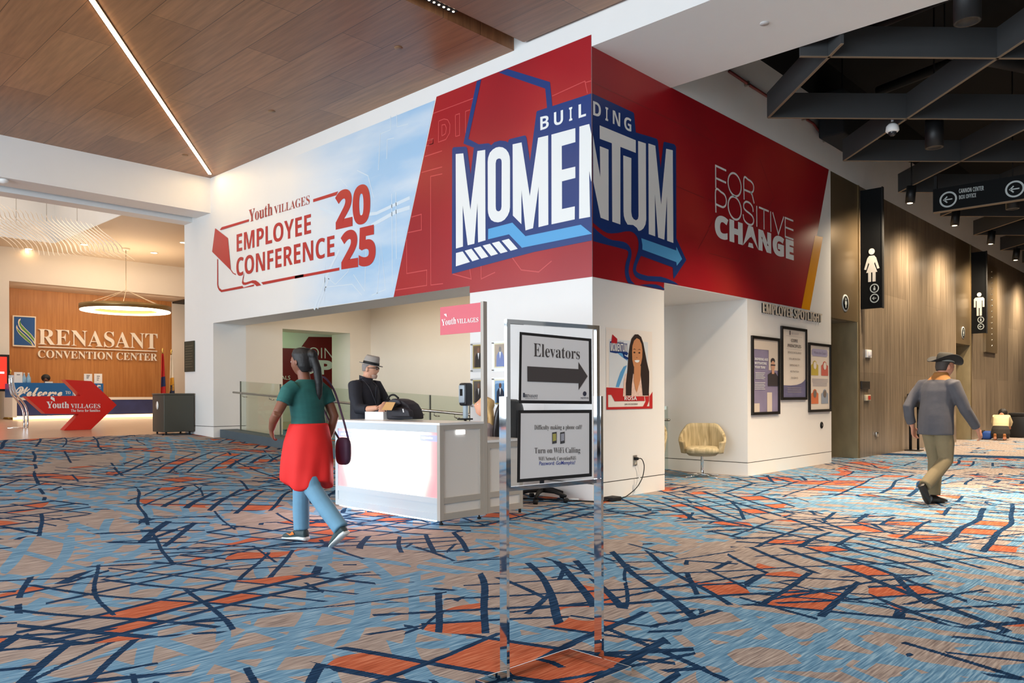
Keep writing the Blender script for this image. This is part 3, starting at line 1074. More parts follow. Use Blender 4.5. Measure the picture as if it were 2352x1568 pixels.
mb.poly(B(K4([(32, 190), (120, 280), (180, 330), (260, 390), (330, 430), (420, 463), (560, 483), (640, 498), (700, 525), (745, 570), (775, 620), (795, 680), (800, 730), (792, 810), (765, 900), (745, 1000), (738, 1090), (755, 1190), (790, 1275), (860, 1347), (730, 1325), (695, 1260), (670, 1170), (662, 1080), (668, 1000), (690, 890), (722, 800), (735, 740), (732, 700), (715, 675), (680, 655), (500, 605), (300, 553), (32, 480)]), 0.008))
mb.poly(B(K4([(955, 1362), (1060, 1352), (1180, 1348), (1285, 1355), (1370, 1385), (1450, 1440), (1450, 1466)]), 0.008))
mb.build('river_banks', VNAVY, gb, fixn=False)
mb = MB()
N2 = K3([(20, 470), (95, 915), (92, 588), (184, 625), (180, 1378), (95, 1345), (20, 965)])
T1 = K3([(92, 368), (473, 528), (473, 662), (310, 597), (304, 1418), (218, 1388), (220, 558), (92, 510)])
U1 = K3([(340, 687), (425, 717), (420, 1285), (428, 1335), (445, 1362), (470, 1375), (490, 1362), (497, 1330), (498, 535), (580, 563), (578, 1370), (570, 1420), (548, 1462), (520, 1483), (496, 1488), (478, 1455), (440, 1425), (380, 1420), (355, 1375), (342, 1330), (338, 1285)])
M3 = K3([(607, 562), (680, 587), (737, 1210), (795, 620), (865, 637), (864, 1618), (798, 1594), (800, 1120), (769, 1583), (703, 1558), (672, 1100), (672, 1546), (604, 1522)])
for L in (N2, T1, U1, M3):
    mb.poly(B(L, 0.012))
for t, tl, trr, bl, brr in [('D', (24, 108), (106, 140), (24, 256), (106, 290)), ('I', (154, 172), (183, 184), (153, 314), (182, 325)), ('N', (232, 207), (311, 240), (232, 350), (309, 384)), ('G', (352, 268), (427, 302), (352, 408), (427, 442))]:
    text(mb, t, *B(K3([tl, trr, bl, brr]), 0.012), BOLD)
mb.build('logo_lettering', VWHITE, gb, fixn=False)
MB().poly(B(K4([(990, 428), (1690, 680), (1690, 605), (1805, 850), (1695, 985), (1690, 912), (1010, 655), (1012, 560)]), 0.012)).build('arrow_band', VSKY, gb, fixn=False)
mb = MB()
Bn = (1, 0, 0)


def ell(c, a, b, n=28):
    return [(c[0] + a[0] * math.cos(t) + b[0] * math.sin(t), c[1] + a[1] * math.cos(t) + b[1] * math.sin(t)) for t in [2 * math.pi * k / n for k in range(n)]]


def S(pts, closed=False):
    P_ = B(K6(pts), 0.010)
    if closed:
        P_ = P_[::-1]
    stroke(mb, bez(P_, 5) if len(pts) > 5 and not closed else P_, 0.030, Bn, closed)


S([(253, 160), (100, 87), (100, 410)])
S([(104, 267), (250, 335)])
S(ell((372, 363), (94, 42), (0, 162)), True)
S([(508, 577), (508, 270), (570, 293), (612, 322), (640, 365), (647, 410), (640, 455), (615, 478), (570, 462), (508, 435)])
S([(600, 472), (625, 515), (652, 635)])
S([(100, 762), (100, 437), (180, 470), (225, 507), (247, 560), (252, 605), (240, 660), (205, 685), (160, 670), (102, 642)])
S(ell((371, 700), (94, 42), (0, 162)), True)
S([(637, 757), (630, 695), (600, 640), (560, 613), (528, 612), (504, 640), (503, 695), (530, 735), (590, 782), (625, 820), (643, 875), (633, 925), (600, 944), (555, 925), (515, 885), (498, 840), (492, 790)])
S([(688, 670), (688, 970)])
S([(720, 690), (862, 750)])
S([(792, 720), (792, 1010)])
S([(888, 752), (890, 1045)])
S([(918, 765), (998, 1080), (1078, 828)])
S([(1215, 892), (1097, 843), (1097, 1115), (1215, 1160)])
S([(1100, 980), (1215, 1027)])
mb.build('thin_lettering', VWHITE, gb, fixn=False)
mb = MB()
text(mb, 'CHANGE', *B(K6([(83, 774), (1217, 1180), (83, 1115), (1217, 1463)]), 0.010), BOLD, 0.045, space=1.06)
mb.build('bold_lettering', VWHITE, gb, fixn=False)
mb = MB()
for L in [[(1365, 190), (1590, 300), (1660, 340), (1620, 290)], K6([(740, 0), (940, 555), (425, 1465), (0, 1345)]), K6([(0, 980), (180, 690), (0, 570)]), [(1555, 430), (1620, 458)], [(1605, 575), (1630, 530)]]:
    stroke(mb, B(L, 0.006), 0.012, Bn)
mb.build('ghost_lines', V('vinyl_ghost_dark', '8E2A2C'), gb, fixn=False)

# ---- raised letters EMPLOYEE SPOTLIGHT
gl = thing('raised_lettering', onX(1816, 722), 'dark raised EMPLOYEE SPOTLIGHT letters on the white wall above the posters', 'sign')
mb = MB()
c = B([(1751, 699), (1886, 726), (1751, 722), (1886, 746)], 0.02)
text(mb, 'EMPLOYEE SPOTLIGHT', *c, BOLD, -0.012, depth=(0.012, 0, 0))
mb.build('letters', M('letter_cream', 'D6C7B2', 0.5), gl)
mb = MB()
text(mb, 'EMPLOYEE SPOTLIGHT', *[p + Vector((-0.014, -0.012, -0.004)) for p in c], BOLD, -0.008, depth=(0.010, 0, 0))
mb.build('letter_backs', M('letter_black', '1A1714', 0.6), gl)

# ---- the three framed posters
def framed(y0, y1, z0, z1, label):
    t = thing('framed_poster', (0, (y0 + y1) / 2, z0), label, 'poster', 'framed posters under the spotlight lettering')
    w = 0.045
    MB().box(0.001, 0.035, y0, y1, z0, z0 + w).box(0.001, 0.035, y0, y1, z1 - w, z1).box(0.001, 0.035, y0, y0 + w, z0 + w, z1 - w).box(0.001, 0.035, y1 - w, y1, z0 + w, z1 - w).build('frame', M('black_frame', '15120F', 0.4), t)
    return t, (y0 + w, y1 - w, z0 + w, z1 - w)


def pr(mb, R, pts, x=0.020):
    """polygon in the print's own 0..1 coordinates, y up"""
    y0, y1, z0, z1 = R
    return mb.poly([(x, y0 + (y1 - y0) * a, z0 + (z1 - z0) * b) for a, b in pts])


def rect(a, b, c, d):
    return [(a, c), (b, c), (b, d), (a, d)]


def circ(cx, cy, r, ry=None, n=16):
    ry = ry or r
    return [(cx + r * math.cos(2 * math.pi * k / n), cy + ry * math.sin(2 * math.pi * k / n)) for k in range(n)]


def ptext(mb, R, t, cx, cy, h, w=None, st=None, x=0.024, align='C'):
    y0, y1, z0, z1 = R
    textc(mb, t, (x, y0 + (y1 - y0) * cx, z0 + (z1 - z0) * cy), (0, 1, 0), (0, 0, 1), h * (z1 - z0), st, (w * (y1 - y0)) if w else None, align=align)


PAPER = M('poster_paper', 'E9DFD3', 0.5)
INKD = M('ink_dark', '4A4348', 0.6)
INKV = M('ink_violet', '86809C', 0.6)
t, R = framed(4.03, 5.005, 0.944, 2.188, 'black framed poster of a bespectacled person, left of the three framed posters')
pr(MB(), R, rect(0, 1, 0, 1), 0.012).build('backing_print', M('poster_mauve', '8C84A0', 0.5, var=0.25, scale=2.5), t)
mb = MB()
pr(mb, R, rect(0, 1, 0.86, 1), 0.016)
pr(mb, R, rect(0.62, 1, 0.58, 0.86), 0.016)
pr(mb, R, rect(0.0, 0.25, 0.0, 0.12), 0.016)
pr(mb, R, rect(0.55, 0.75, 0.0, 0.27), 0.016)
mb.build('bright_background', M('poster_beige', 'D9CCBE', 0.5), t)
mb = MB()
pr(mb, R, [(0.58, 0.36), (0.58, 0.52), (0.70, 0.55), (0.88, 0.55), (0.98, 0.50), (0.98, 0.36)])
pr(mb, R, circ(0.78, 0.715, 0.09, 0.04))
mb.build('figure_dark', M('figure_black', '3A3436', 0.6), t)
mb = MB()
pr(mb, R, circ(0.78, 0.645, 0.085, 0.07), 0.022)
pr(mb, R, rect(0.73, 0.83, 0.53, 0.62), 0.0225)
mb.build('figure_skin', M('figure_skin', 'C99A80', 0.6), t)
pr(MB(), R, rect(0.69, 0.87, 0.645, 0.665), 0.024).build('figure_glasses', INKD, t)
mb = MB()
for k, s in enumerate(['INSPIRING AND', 'MOTIVATING', 'YOUR TEAM']):
    ptext(mb, R, s, 0.05, 0.725 - k * 0.055, 0.035, (0.52, 0.46, 0.40)[k], BOLD, align='L')
for k in range(5):
    pr(mb, R, rect(0.08, 0.46 - 0.03 * (k % 3), 0.535 - k * 0.02, 0.542 - k * 0.02))
    pr(mb, R, rect(0.06, 0.46 - 0.03 * (k % 2), 0.40 - k * 0.022, 0.407 - k * 0.022))
mb.build('white_lettering', VWHITE, t)
t, R = framed(5.085, 6.095, 1.174, 2.404, 'black framed CORE PRINCIPLES poster, highest of the three framed posters')
pr(MB(), R, rect(0, 1, 0, 1), 0.012).build('backing_print', PAPER, t)
mb = MB()
pr(mb, R, [(0, 0), (1, 0), (1, 0.28), (0.93, 0.245), (0.8, 0.21), (0.6, 0.185), (0.35, 0.175), (0, 0.178)], 0.016)
mb.build('violet_foot', M('poster_violet', '6E6C8C', 0.5, var=0.3, scale=4), t)
mb = MB()
ptext(mb, R, 'CORE', 0.5, 0.845, 0.045, 0.28, BOLD)
ptext(mb, R, 'PRINCIPLES', 0.5, 0.765, 0.045, 0.58, BOLD)
for k, (s, w) in enumerate([('SERVICE EXCELLENCE', 0.58), ('COLLABORATION', 0.48), ('DEPENDABILITY', 0.42), ('MOTIVATION', 0.36), ('DILIGENCE', 0.30)]):
    ptext(mb, R, s, 0.5, 0.665 - k * 0.094, 0.026, w)
pr(mb, R, rect(0.3, 0.34, 0.925, 0.985))
mb.build('dark_lettering', INKD, t)
mb = MB()
ptext(mb, R, 'RENASANT', 0.53, 0.95, 0.03, 0.32, SERIF)
pr(mb, R, rect(0.15, 0.85, 0.905, 0.908))
pr(mb, R, rect(0.15, 0.85, 0.713, 0.716))
for k in range(3):
    pr(mb, R, rect(0.2, 0.8, 0.135 - k * 0.03, 0.142 - k * 0.03))
mb.build('pale_lettering', M('ink_pale', 'A9A0A4', 0.6), t)
t, R = framed(6.19, 7.17, 0.952, 2.183, 'black framed poster of four coloured award tags, right of the three framed posters')
pr(MB(), R, rect(0, 1, 0, 1), 0.012).build('backing_print', PAPER, t)
mb = MB()
pr(mb, R, [(0.1, 0.86), (0.15, 0.835), (0.85, 0.835), (0.9, 0.86), (0.9, 0.925), (0.85, 0.95), (0.15, 0.95), (0.1, 0.925)], 0.016)
mb.build('title_panel', M('poster_lilac', 'A8A4C2', 0.5), t)
mb = MB()
ptext(mb, R, 'Meet the Team', 0.5, 0.892, 0.04, 0.6)
for k in range(6):
    pr(mb, R, rect(0.1 + 0.04 * (k // 3), 0.9 - 0.04 * (k // 3), 0.475 - k * 0.021, 0.481 - k * 0.021))
mb.build('violet_lettering', INKV, t)
for nm, a, b, c in [('yellow_tag', 0.07, 0.535, 'C9B24E'), ('red_tag', 0.57, 0.535, 'CE6A5C'), ('orange_tag', 0.07, 0.09, 'DB7A50'), ('blue_tag', 0.57, 0.09, '9AA4B4')]:
    mb = MB()
    pr(mb, R, [(a, b), (a + 0.35, b), (a + 0.35, b + 0.16), (a + 0.27, b + 0.18), (a + 0.25, b + 0.215), (a + 0.175, b + 0.232), (a + 0.10, b + 0.215), (a + 0.08, b + 0.18), (a, b + 0.16)], 0.016)
    o = mb.build(nm, M('poster_' + nm, c, 0.5), t)
    mb = MB()
    pr(mb, R, circ(a + 0.175, b + 0.155, 0.075, 0.06), 0.020)
    mb.build('tag_emblem', PAPER if b > 0.3 else M('emblem_grey', '7A6E66', 0.6), o)

# ---- portrait poster
y0, y1, z0, z1 = 0.262, 1.265, 1.086, 2.085
R = (y0, y1, z0, z1)
t = thing('portrait_poster', (0, 0.76, z0), 'square poster of a smiling woman with long dark hair on the corner pillar', 'poster')
pr(MB(), R, rect(0, 1, 0, 1), 0.003).build('paper', M('portrait_white', 'EDE6DE', 0.4), t)
mb = MB()
pr(mb, R, rect(0.06, 0.90, 0.18, 0.86), 0.0045)
mb.build('pale_panel', M('portrait_haze', 'D9E0E6', 0.4, var=0.04, scale=2), t)
mb = MB()
pr(mb, R, [(0.43, 0.55), (0.36, 0.53), (0.29, 0.46), (0.23, 0.36), (0.19, 0.275), (0.26, 0.275), (0.34, 0.40)], 0.0052)
pr(mb, R, [(0.45, 0.60), (0.30, 0.66), (0.18, 0.72), (0.10, 0.76), (0.22, 0.74), (0.36, 0.70)], 0.0052)
mb.build('blue_swirl', M('portrait_blue', '5C9FD2', 0.4), t)
mb = MB()
pr(mb, R, [(0, 0), (1, 0), (1, 0.22), (0.93, 0.16), (0.93, 0.03), (0.87, 0.03), (0.92, 0.10), (0.92, 0.2), (0.80, 0.2), (0.82, 0.10), (0.17, 0.10), (0.10, 0.18), (0.035, 0.18), (0.035, 0.03), (0.78, 0.03), (0.84, 0.095), (0.8, 0.25), (0, 0.27)], 0.006)
mb.build('red_frame', M('portrait_red', 'BF2A2A', 0.4), t)
mb = MB()
pr(mb, R, [(0.34, 0.16), (0.36, 0.36), (0.40, 0.44), (0.55, 0.50), (0.75, 0.50), (0.86, 0.40), (0.90, 0.16)], 0.0075)
mb.build('blouse', M('portrait_blouse', 'E4C4B4', 0.5, var=0.3, scale=30), t)
mb = MB()
pr(mb, R, [(0.40, 0.17), (0.40, 0.32), (0.44, 0.50), (0.46, 0.68), (0.49, 0.80), (0.53, 0.89), (0.60, 0.945), (0.67, 0.95), (0.74, 0.92), (0.79, 0.84), (0.83, 0.72), (0.87, 0.60), (0.92, 0.48), (0.92, 0.34), (0.91, 0.17), (0.77, 0.17), (0.74, 0.36), (0.70, 0.55), (0.62, 0.40), (0.56, 0.45), (0.53, 0.30), (0.52, 0.17)], 0.009)
mb.build('long_hair', M('portrait_hair', '2C1E1A', 0.5), t)
mb = MB()
pr(mb, R, [(0.535, 0.72), (0.54, 0.62), (0.565, 0.55), (0.60, 0.505), (0.645, 0.49), (0.69, 0.52), (0.735, 0.58), (0.76, 0.66), (0.765, 0.75), (0.745, 0.83), (0.70, 0.885), (0.64, 0.90), (0.58, 0.865), (0.545, 0.80)], 0.0105)
pr(mb, R, [(0.58, 0.54), (0.57, 0.36), (0.61, 0.24), (0.64, 0.21), (0.72, 0.38), (0.73, 0.55)], 0.0100)
mb.build('face', M('portrait_skin', 'C98A5E', 0.5), t)
mb = MB()
for a in (0.585, 0.695):
    pr(mb, R, circ(a, 0.715, 0.022, 0.010), 0.012)
    pr(mb, R, [(a - 0.04, 0.748), (a, 0.765), (a + 0.04, 0.750), (a, 0.757)], 0.012)
pr(mb, R, [(0.62, 0.655), (0.655, 0.655), (0.64, 0.648)], 0.012)
mb.build('eyes', M('portrait_brown', '3A2218', 0.5), t)
pr(MB(), R, [(0.585, 0.615), (0.64, 0.622), (0.70, 0.622), (0.685, 0.598), (0.645, 0.588), (0.605, 0.595)], 0.012).build('smile', VWHITE, t)
mb = MB()
ptext(mb, R, 'ROSA', 0.50, 0.135, 0.045, 0.27, BOLD, 0.012)
mb.build('name_lettering', VWHITE, t)
mb = MB()
ptext(mb, R, 'EMPLOYEE CONFERENCE', 0.52, 0.062, 0.018, 0.28, BOLD, 0.008)
mb.build('small_lettering', INKD, t)
mb = MB()
pr(mb, R, [(0.075, 0.70), (0.075, 0.83), (0.135, 0.84), (0.36, 0.84), (0.36, 0.82), (0.44, 0.82), (0.44, 0.71), (0.46, 0.70), (0.43, 0.67), (0.3, 0.70), (0.2, 0.69)], 0.006)
pr(mb, R, [(0.34, 0.69), (0.36, 0.64), (0.44, 0.62), (0.47, 0.63), (0.45, 0.65), (0.38, 0.67), (0.37, 0.70)], 0.006)
mb.build('logo_outline', VNAVY, t)
pr(MB(), R, [(0.10, 0.815), (0.125, 0.92), (0.225, 0.87), (0.225, 0.82), (0.2, 0.805)], 0.0075).build('logo_kite', VRED, t)
mb = MB()
ptext(mb, R, 'MOMENTUM', 0.257, 0.765, 0.10, 0.345, BOLD, 0.0085)
ptext(mb, R, 'BUILDING', 0.29, 0.835, 0.02, 0.13, BOLD, 0.0085)
mb.build('logo_lettering', VWHITE, t)

# ---- outlet with plug and cord, round thermostat cover
t = thing('wall_outlet', (0, 0.865, 0.434), 'steel outlet plate with black plug low on the corner pillar', 'outlet')
MB().box(0.0005, 0.008, 0.825, 0.905, 0.37, 0.50).build('cover_plate', STEEL, t)
MB().box(0.008, 0.012, 0.845, 0.885, 0.385, 0.43).build('receptacle', M('ivory_plastic', 'D8D0BC', 0.5), t)
cord = MB().tube(bez([(0.04, 0.87, 0.46), (0.06, 0.93, 0.45), (0.07, 0.97, 0.36), (0.07, 0.93, 0.22), (0.07, 0.80, 0.10), (0.07, 0.60, 0.02), (0.08, 0.5, 0.008), (0.10, 0.36, 0.008), (0.12, 0.28, 0.03)]), 0.006, 8)
pc = thing('power_cord', (0.07, 0.6, 0), 'black power cord drooping from the outlet to the carpet beside the pillar', 'cord')
cord.build('cable', BLACK, pc)
MB().rbox(0.008, 0.05, 0.85, 0.885, 0.44, 0.475, 0.008).build('plug', BLACK, pc)
MB().box(0.063, 0.066, 0.86, 0.89, 0.10, 0.26).build('paper_tag', M('tag_white', 'E8E8E6', 0.6), pc)
MB().rbox(0.06, 0.2, 0.12, 0.30, 0.002, 0.05, 0.01).build('power_adapter', BLACK, pc)
t = thing('floor_cord', (-0.4, -0.1, 0), 'dark cord lying on the carpet along the foot of the corner pillar', 'cord')
MB().tube(bez([(-1.6, -0.55, 0.035), (-0.9, -0.45, 0.012), (-0.3, -0.2, 0.012), (0.08, -0.05, 0.012), (0.14, 0.12, 0.02)]), 0.008, 8).build('cable', BLACK, t)
MB().tube([(-0.28, -0.2, 0.025), (-0.12, -0.12, 0.025)], 0.014, 8).build('white_connector', M('connector_white', 'D8D8D8', 0.5), t)
t = thing('wall_thermostat', (0, 6.775, 0.71), 'round black cover on the white wall below the right framed poster', 'thermostat')
MB().loft([((0.001, 6.775, 0.71), (0, 0.06, 0), (0, 0, 0.06)), ((0.012, 6.775, 0.71), (0, 0.06, 0), (0, 0, 0.06)), ((0.02, 6.775, 0.71), (0, 0.045, 0), (0, 0, 0.045))]).build('cover', BLACK, t)
MB().loft([((0.0205, 6.775, 0.71), (0, 0.016, 0), (0, 0, 0.016)), ((0.024, 6.775, 0.71), (0, 0.014, 0), (0, 0, 0.014))]).build('button', STEEL, t)

# ---- bronze plaque and framed photographs on the front wall
t = thing('wall_plaque', (-10.72, 0, 1.80), 'dark bronze plaque on the white jamb above the grey bin', 'plaque')
MB().box(-10.98, -10.52, -0.025, -0.001, 1.80, 2.45).build('plate', M('plaque_bronze', '3E4034', 0.5, 0.4, var=0.3, scale=18), t)
mb = MB()
for k in range(9):
    mb.box(-10.93, -10.58 - 0.04 * (k % 2), -0.027, -0.025, 1.90 + k * 0.055, 1.915 + k * 0.055)
mb.build('raised_text', M('plaque_text', '6A6A58', 0.4, 0.6), t)
PH = [(-1.93, 1.60, 0), (-1.52, 1.60, 1), (-1.93, 1.12, 2), (-1.52, 1.12, 3)]
labels = ['photo print partly behind the white post, upper left of the four portraits on the pillar', 'photo print of a man in a blue suit on the pillar', 'photo print partly behind the white post, lower left of the four portraits on the pillar', 'photo print of a woman in a dark jacket and pearls on the pillar']
GOLD = M('gold_mat', 'C9B36A', 0.4, 0.4)
for x, z, k in PH:
    w, h = 0.30, 0.38
    t = thing('photo_print', (x, 0, z), labels[k], 'photograph', 'photographs pinned to the pillar')
    MB().box(x - w / 2, x + w / 2, -0.018, -0.012, z - h * 0.05, z + h).build('acrylic_sheet', CLEAR, t)
    MB().box(x - 0.115, x + 0.115, -0.011, -0.008, z + 0.03, z + 0.355).build('gold_border', GOLD, t)
    pic = [M('photo_amber', '6A5238', 0.5, var=0.5, scale=9), M('photo_crowd', '9A7A50', 0.5, var=0.6, scale=40), M('photo_grey', '5A5048', 0.5, var=0.5, scale=12), M('photo_blue', '6C9CC8', 0.5)][k]
    MB().box(x - 0.1, x + 0.1, -0.0125, -0.0112, z + 0.045, z + 0.34).build('picture', pic, t)
    f = lambda pts, off=-0.0135: [(x - 0.1 + 0.2 * a, off, z + 0.045 + 0.295 * b) for a, b in pts]
    suit = M('photo_suit_%d' % k, ['1A1512', '2A4AA0', '1E1A18', '20283C'][k], 0.6)
    MB().poly(f([(0.15, 0), (0.18, 0.5), (0.35, 0.66), (0.65, 0.66), (0.82, 0.5), (0.9, 0)])).build('figure', suit, t)
    MB().poly(f(circ(0.5, 0.78, 0.12, 0.12), -0.0145)).build('figure_head', M('photo_skin_%d' % k, ['8A6048', '4A3226', '8A6048', '6A4432'][k], 0.6), t)
    MB().poly(f([(0.42, 0.66), (0.58, 0.66), (0.5, 0.35)], -0.0145)).build('figure_shirt', VWHITE, t)
    mb = MB()
    for i in (-1, 1):
        for j in (0.0, 1.0):
            mb.tube([(x + i * 0.135, 0, z + j * (h - 0.02)), (x + i * 0.135, -0.03, z + j * (h - 0.02))], 0.009, 8)
    mb.build('standoff_pins', STEEL, t)
# ------------------------------------------------------------------ reception counter by the corner
CW = M('counter_grey_metal', 'B7B0A6', 0.45)
CWF = M('counter_front_silver', 'C9D3D8', 0.4)
CP = M('counter_white_panel', 'E4E0DA', 0.5)


def lightbox():
    """backlit print: red at both edges, a blue strip near the top, blown-out white in the middle"""
    m = bpy.data.materials.new('backlit_graphic')
    m.use_nodes = True
    g = NT(m)
    b = g.t.nodes['Principled BSDF']
    tc = g.n('TexCoord')
    sp = g.n('SeparateXYZ')
    g.l(tc.outputs['Generated'], sp.inputs[0])
    x, z = sp.outputs[0], sp.outputs[2]
    edge = g.math('ABSOLUTE', g.math('SUBTRACT', x, 0.5))
    edge = g.math('ADD', edge, g.math('MULTIPLY', g.math('MAXIMUM', g.math('SUBTRACT', 0.35, z), 0.0), 0.16))
    base = g.ramp(edge, [(0.0, 'FFFFFF'), (0.30, 'FFF8F4'), (0.40, 'FCD2C2'), (0.46, 'EC6660'), (0.5, 'CF2034')])
    strip = g.math('MULTIPLY', g.math('GREATER_THAN', z, 0.86), g.math('LESS_THAN', z, 0.955))
    strip = g.math('MULTIPLY', strip, g.math('MINIMUM', g.math('MAXIMUM', g.math('MULTIPLY', g.math('SUBTRACT', edge, 0.24), 9.0), 0.0), 1.0))
    c = g.mix(strip, base, (0.10, 0.12, 0.85, 1))
    st = g.ramp(edge, [(0.0, (1, 1, 1)), (0.30, (0.85, 0.85, 0.85)), (0.44, (0.34, 0.34, 0.34)), (0.5, (0.24, 0.24, 0.24))])
    g.l(c, b.inputs['Emission Color'])
    g.l(g.math('MULTIPLY', st, 4.2), b.inputs['Emission Strength'])
    b.inputs['Base Color'].default_value = (0.5, 0.5, 0.5, 1)
    b.inputs['Roughness'].default_value = 0.3
    return m


x0, x1, yf, yb = -1.80, -0.028, -2.385, -1.79
t = thing('reception_counter', (-0.9, -2.1, 0), 'white and silver reception counter with a glowing lightbox front, beside the corner pillar', 'counter')
zt = 0.995
MB().box(x0 - 0.01, x1 + 0.006, yf - 0.008, yb, zt - 0.022, zt).build('countertop', M('counter_top_white', 'F1F1EF', 0.25), t)
mb = MB()
zb0 = 0.045
mb.box(x0, x0 + 0.05, yf, yf + 0.05, zb0, zt - 0.022)
mb.box(x0 + 0.05, x1 - 0.04, yf, yf + 0.05, 0.90, zt - 0.022)
mb.box(x0 + 0.05, x1 - 0.04, yf, yf + 0.05, zb0, 0.11)
mb.box(x0 + 0.05, x1 - 0.04, yf, yf + 0.05, 0.205, 0.262)
mb.box(x0 + 0.05, x1 - 0.05, yf + 0.008, yf + 0.04, 0.11, 0.205)
mb.build('front_frame', CWF, t)
o = MB().box(x0 + 0.05, x1 - 0.05, yf + 0.01, yf + 0.03, 0.262, 0.90).build('lightbox_graphic', lightbox(), t)
mb = MB()
fq = lambda a, b: (x0 + 0.05 + (x1 - x0 - 0.1) * a, yf + 0.008, 0.262 + 0.638 * b)
text(mb, 'W', fq(0.03, 0.60), fq(0.13, 0.60), fq(0.03, 0.36), fq(0.13, 0.36), BOLD)
textc(mb, 'conference', fq(0.09, 0.91), (1, 0, 0), (0, 0, 1), 0.028, BOLD)
textc(mb, 'registration', fq(0.91, 0.91), (1, 0, 0), (0, 0, 1), 0.028, BOLD)
mb.build('lightbox_lettering', M('lit_white', 'FFFFFF', 0.5, emit='FFFFFF', strength=1.4), o)
mb = MB()
for a, b, w in [(yf + 0.05, yb - 0.05, 0)]:
    mb.box(x1 - 0.04, x1 + 0.003, yf - 0.003, yf + 0.05, zb0, zt - 0.022)
    mb.box(x1 - 0.04, x1, yb - 0.05, yb, zb0, zt - 0.022)
    for za, zc in [(0.925, zt - 0.022), (0.205, 0.262), (zb0, 0.11)]:
        mb.box(x1 - 0.04, x1, a, b, za, zc)
mb.build('side_frame', CW, t)
MB().box(x1 - 0.03, x1 - 0.012, yf + 0.05, yb - 0.05, 0.262, 0.925).box(x1 - 0.03, x1 - 0.012, yf + 0.05, yb - 0.05, 0.11, 0.205).build('side_panel', CP, t)
MB().box(x0 + 0.01, x0 + 0.03, yf + 0.05, yb, 0.06, zt - 0.03).build('far_side_panel', CP, t)
MB().rbox(x1 - 0.011, x1 + 0.004, -2.165, -2.05, 0.875, 0.918, 0.003).build('side_name_light', M('lit_tag', 'FFFFFF', 0.5, emit='FFFFFF', strength=1.6), t)
mb = MB()
for X in (x0 + 0.04, x1 - 0.03):
    for Y in (yf + 0.04, yb - 0.04):
        mb.lathe([(0.02, fz(X) * 0 + 0.0), (0.02, 0.02), (0.008, 0.022), (0.008, 0.05)], (X, Y, fz(X) if X < -1 else 0), 10)
mb.build('levelling_feet', BLACK, t)
MB().box(x0 + 0.06, x1 - 0.08, yf + 0.012, yf + 0.03, 0.030, 0.0445).build('underglow_strip', M('underglow', 'FFFFFF', 0.5, emit='EAF4FF', strength=7), t)
# light the glowing front throws on the carpet
light('lightbox_throw', 'AREA', (-0.9, yf - 0.02, 0.55), 26, (1.0, 0.62, 0.62), (-0.9, yf - 1, 0.25), 1.6, 0.6)
# lower return desk behind, with the flag post
ya, yc, zl = yb, -1.20, 0.80
t = thing('return_desk', (-0.4, -1.5, 0), 'lower white return desk joined behind the glowing counter', 'desk')
MB().box(-0.75, x1 + 0.006, ya + 0.056, yc, zl - 0.025, zl).build('desktop', M('counter_top_white', 'F1F1EF', 0.25), t)
mb = MB()
mb.box(x1 - 0.04, x1, ya + 0.056, ya + 0.09, zb0, zl - 0.025).box(x1 - 0.04, x1, yc - 0.05, yc, zb0, zl - 0.025)
for za, zc in [(0.715, zl - 0.025), (0.205, 0.262), (zb0, 0.11)]:
    mb.box(x1 - 0.04, x1, ya + 0.09, yc - 0.05, za, zc)
mb.build('side_frame', CW, t)
MB().box(x1 - 0.03, x1 - 0.012, ya + 0.09, yc - 0.05, 0.262, 0.715).box(x1 - 0.03, x1 - 0.012, ya + 0.09, yc - 0.05, 0.11, 0.205).build('side_panel', CP, t)
MB().box(-0.75, -0.73, ya + 0.06, yc, 0.05, zl - 0.03).build('far_side_panel', CP, t)
MB().lathe([(0.015, 0), (0.015, 0.05)], (x1 - 0.02, yc - 0.03, 0), 10).lathe([(0.015, 0), (0.015, 0.05)], (-0.72, yc - 0.03, 0), 10).build('levelling_feet', BLACK, t)
t = thing('banner_post', (x1, ya, 0), 'tall white post carrying a red flag sign above the counter', 'sign')
MB().box(x1 - 0.04, x1 + 0.002, ya, ya + 0.052, 0.045, 2.225).build('post', CW, t)
MB().box(-0.705, x1 - 0.04, ya + 0.012, ya + 0.02, 1.917, 2.218).build('flag_panel', M('flag_red', 'D24A5A', 0.3), t)
mb = MB()
g0 = Vector((-0.69, ya + 0.009, 1.99))
text(mb, 'Youth', *A([], 0) or [onY(u, v, ya + 0.009) for u, v in [(1015.5, 732.5), (1049, 727), (1015.5, 747), (1049, 742.5)]], SERIF)
text(mb, 'VILLAGES', *[onY(u, v, ya + 0.009) for u, v in [(1051, 731.5), (1100, 728), (1051, 742.5), (1100, 738.5)]], SERIF)
mb.build('white_lettering', VWHITE, t)
MB().poly([onY(u, v, ya + 0.009) for u, v in [(1021, 720), (1026.5, 719), (1028, 727), (1022, 722)]]).build('kite_emblem', VWHITE, t)

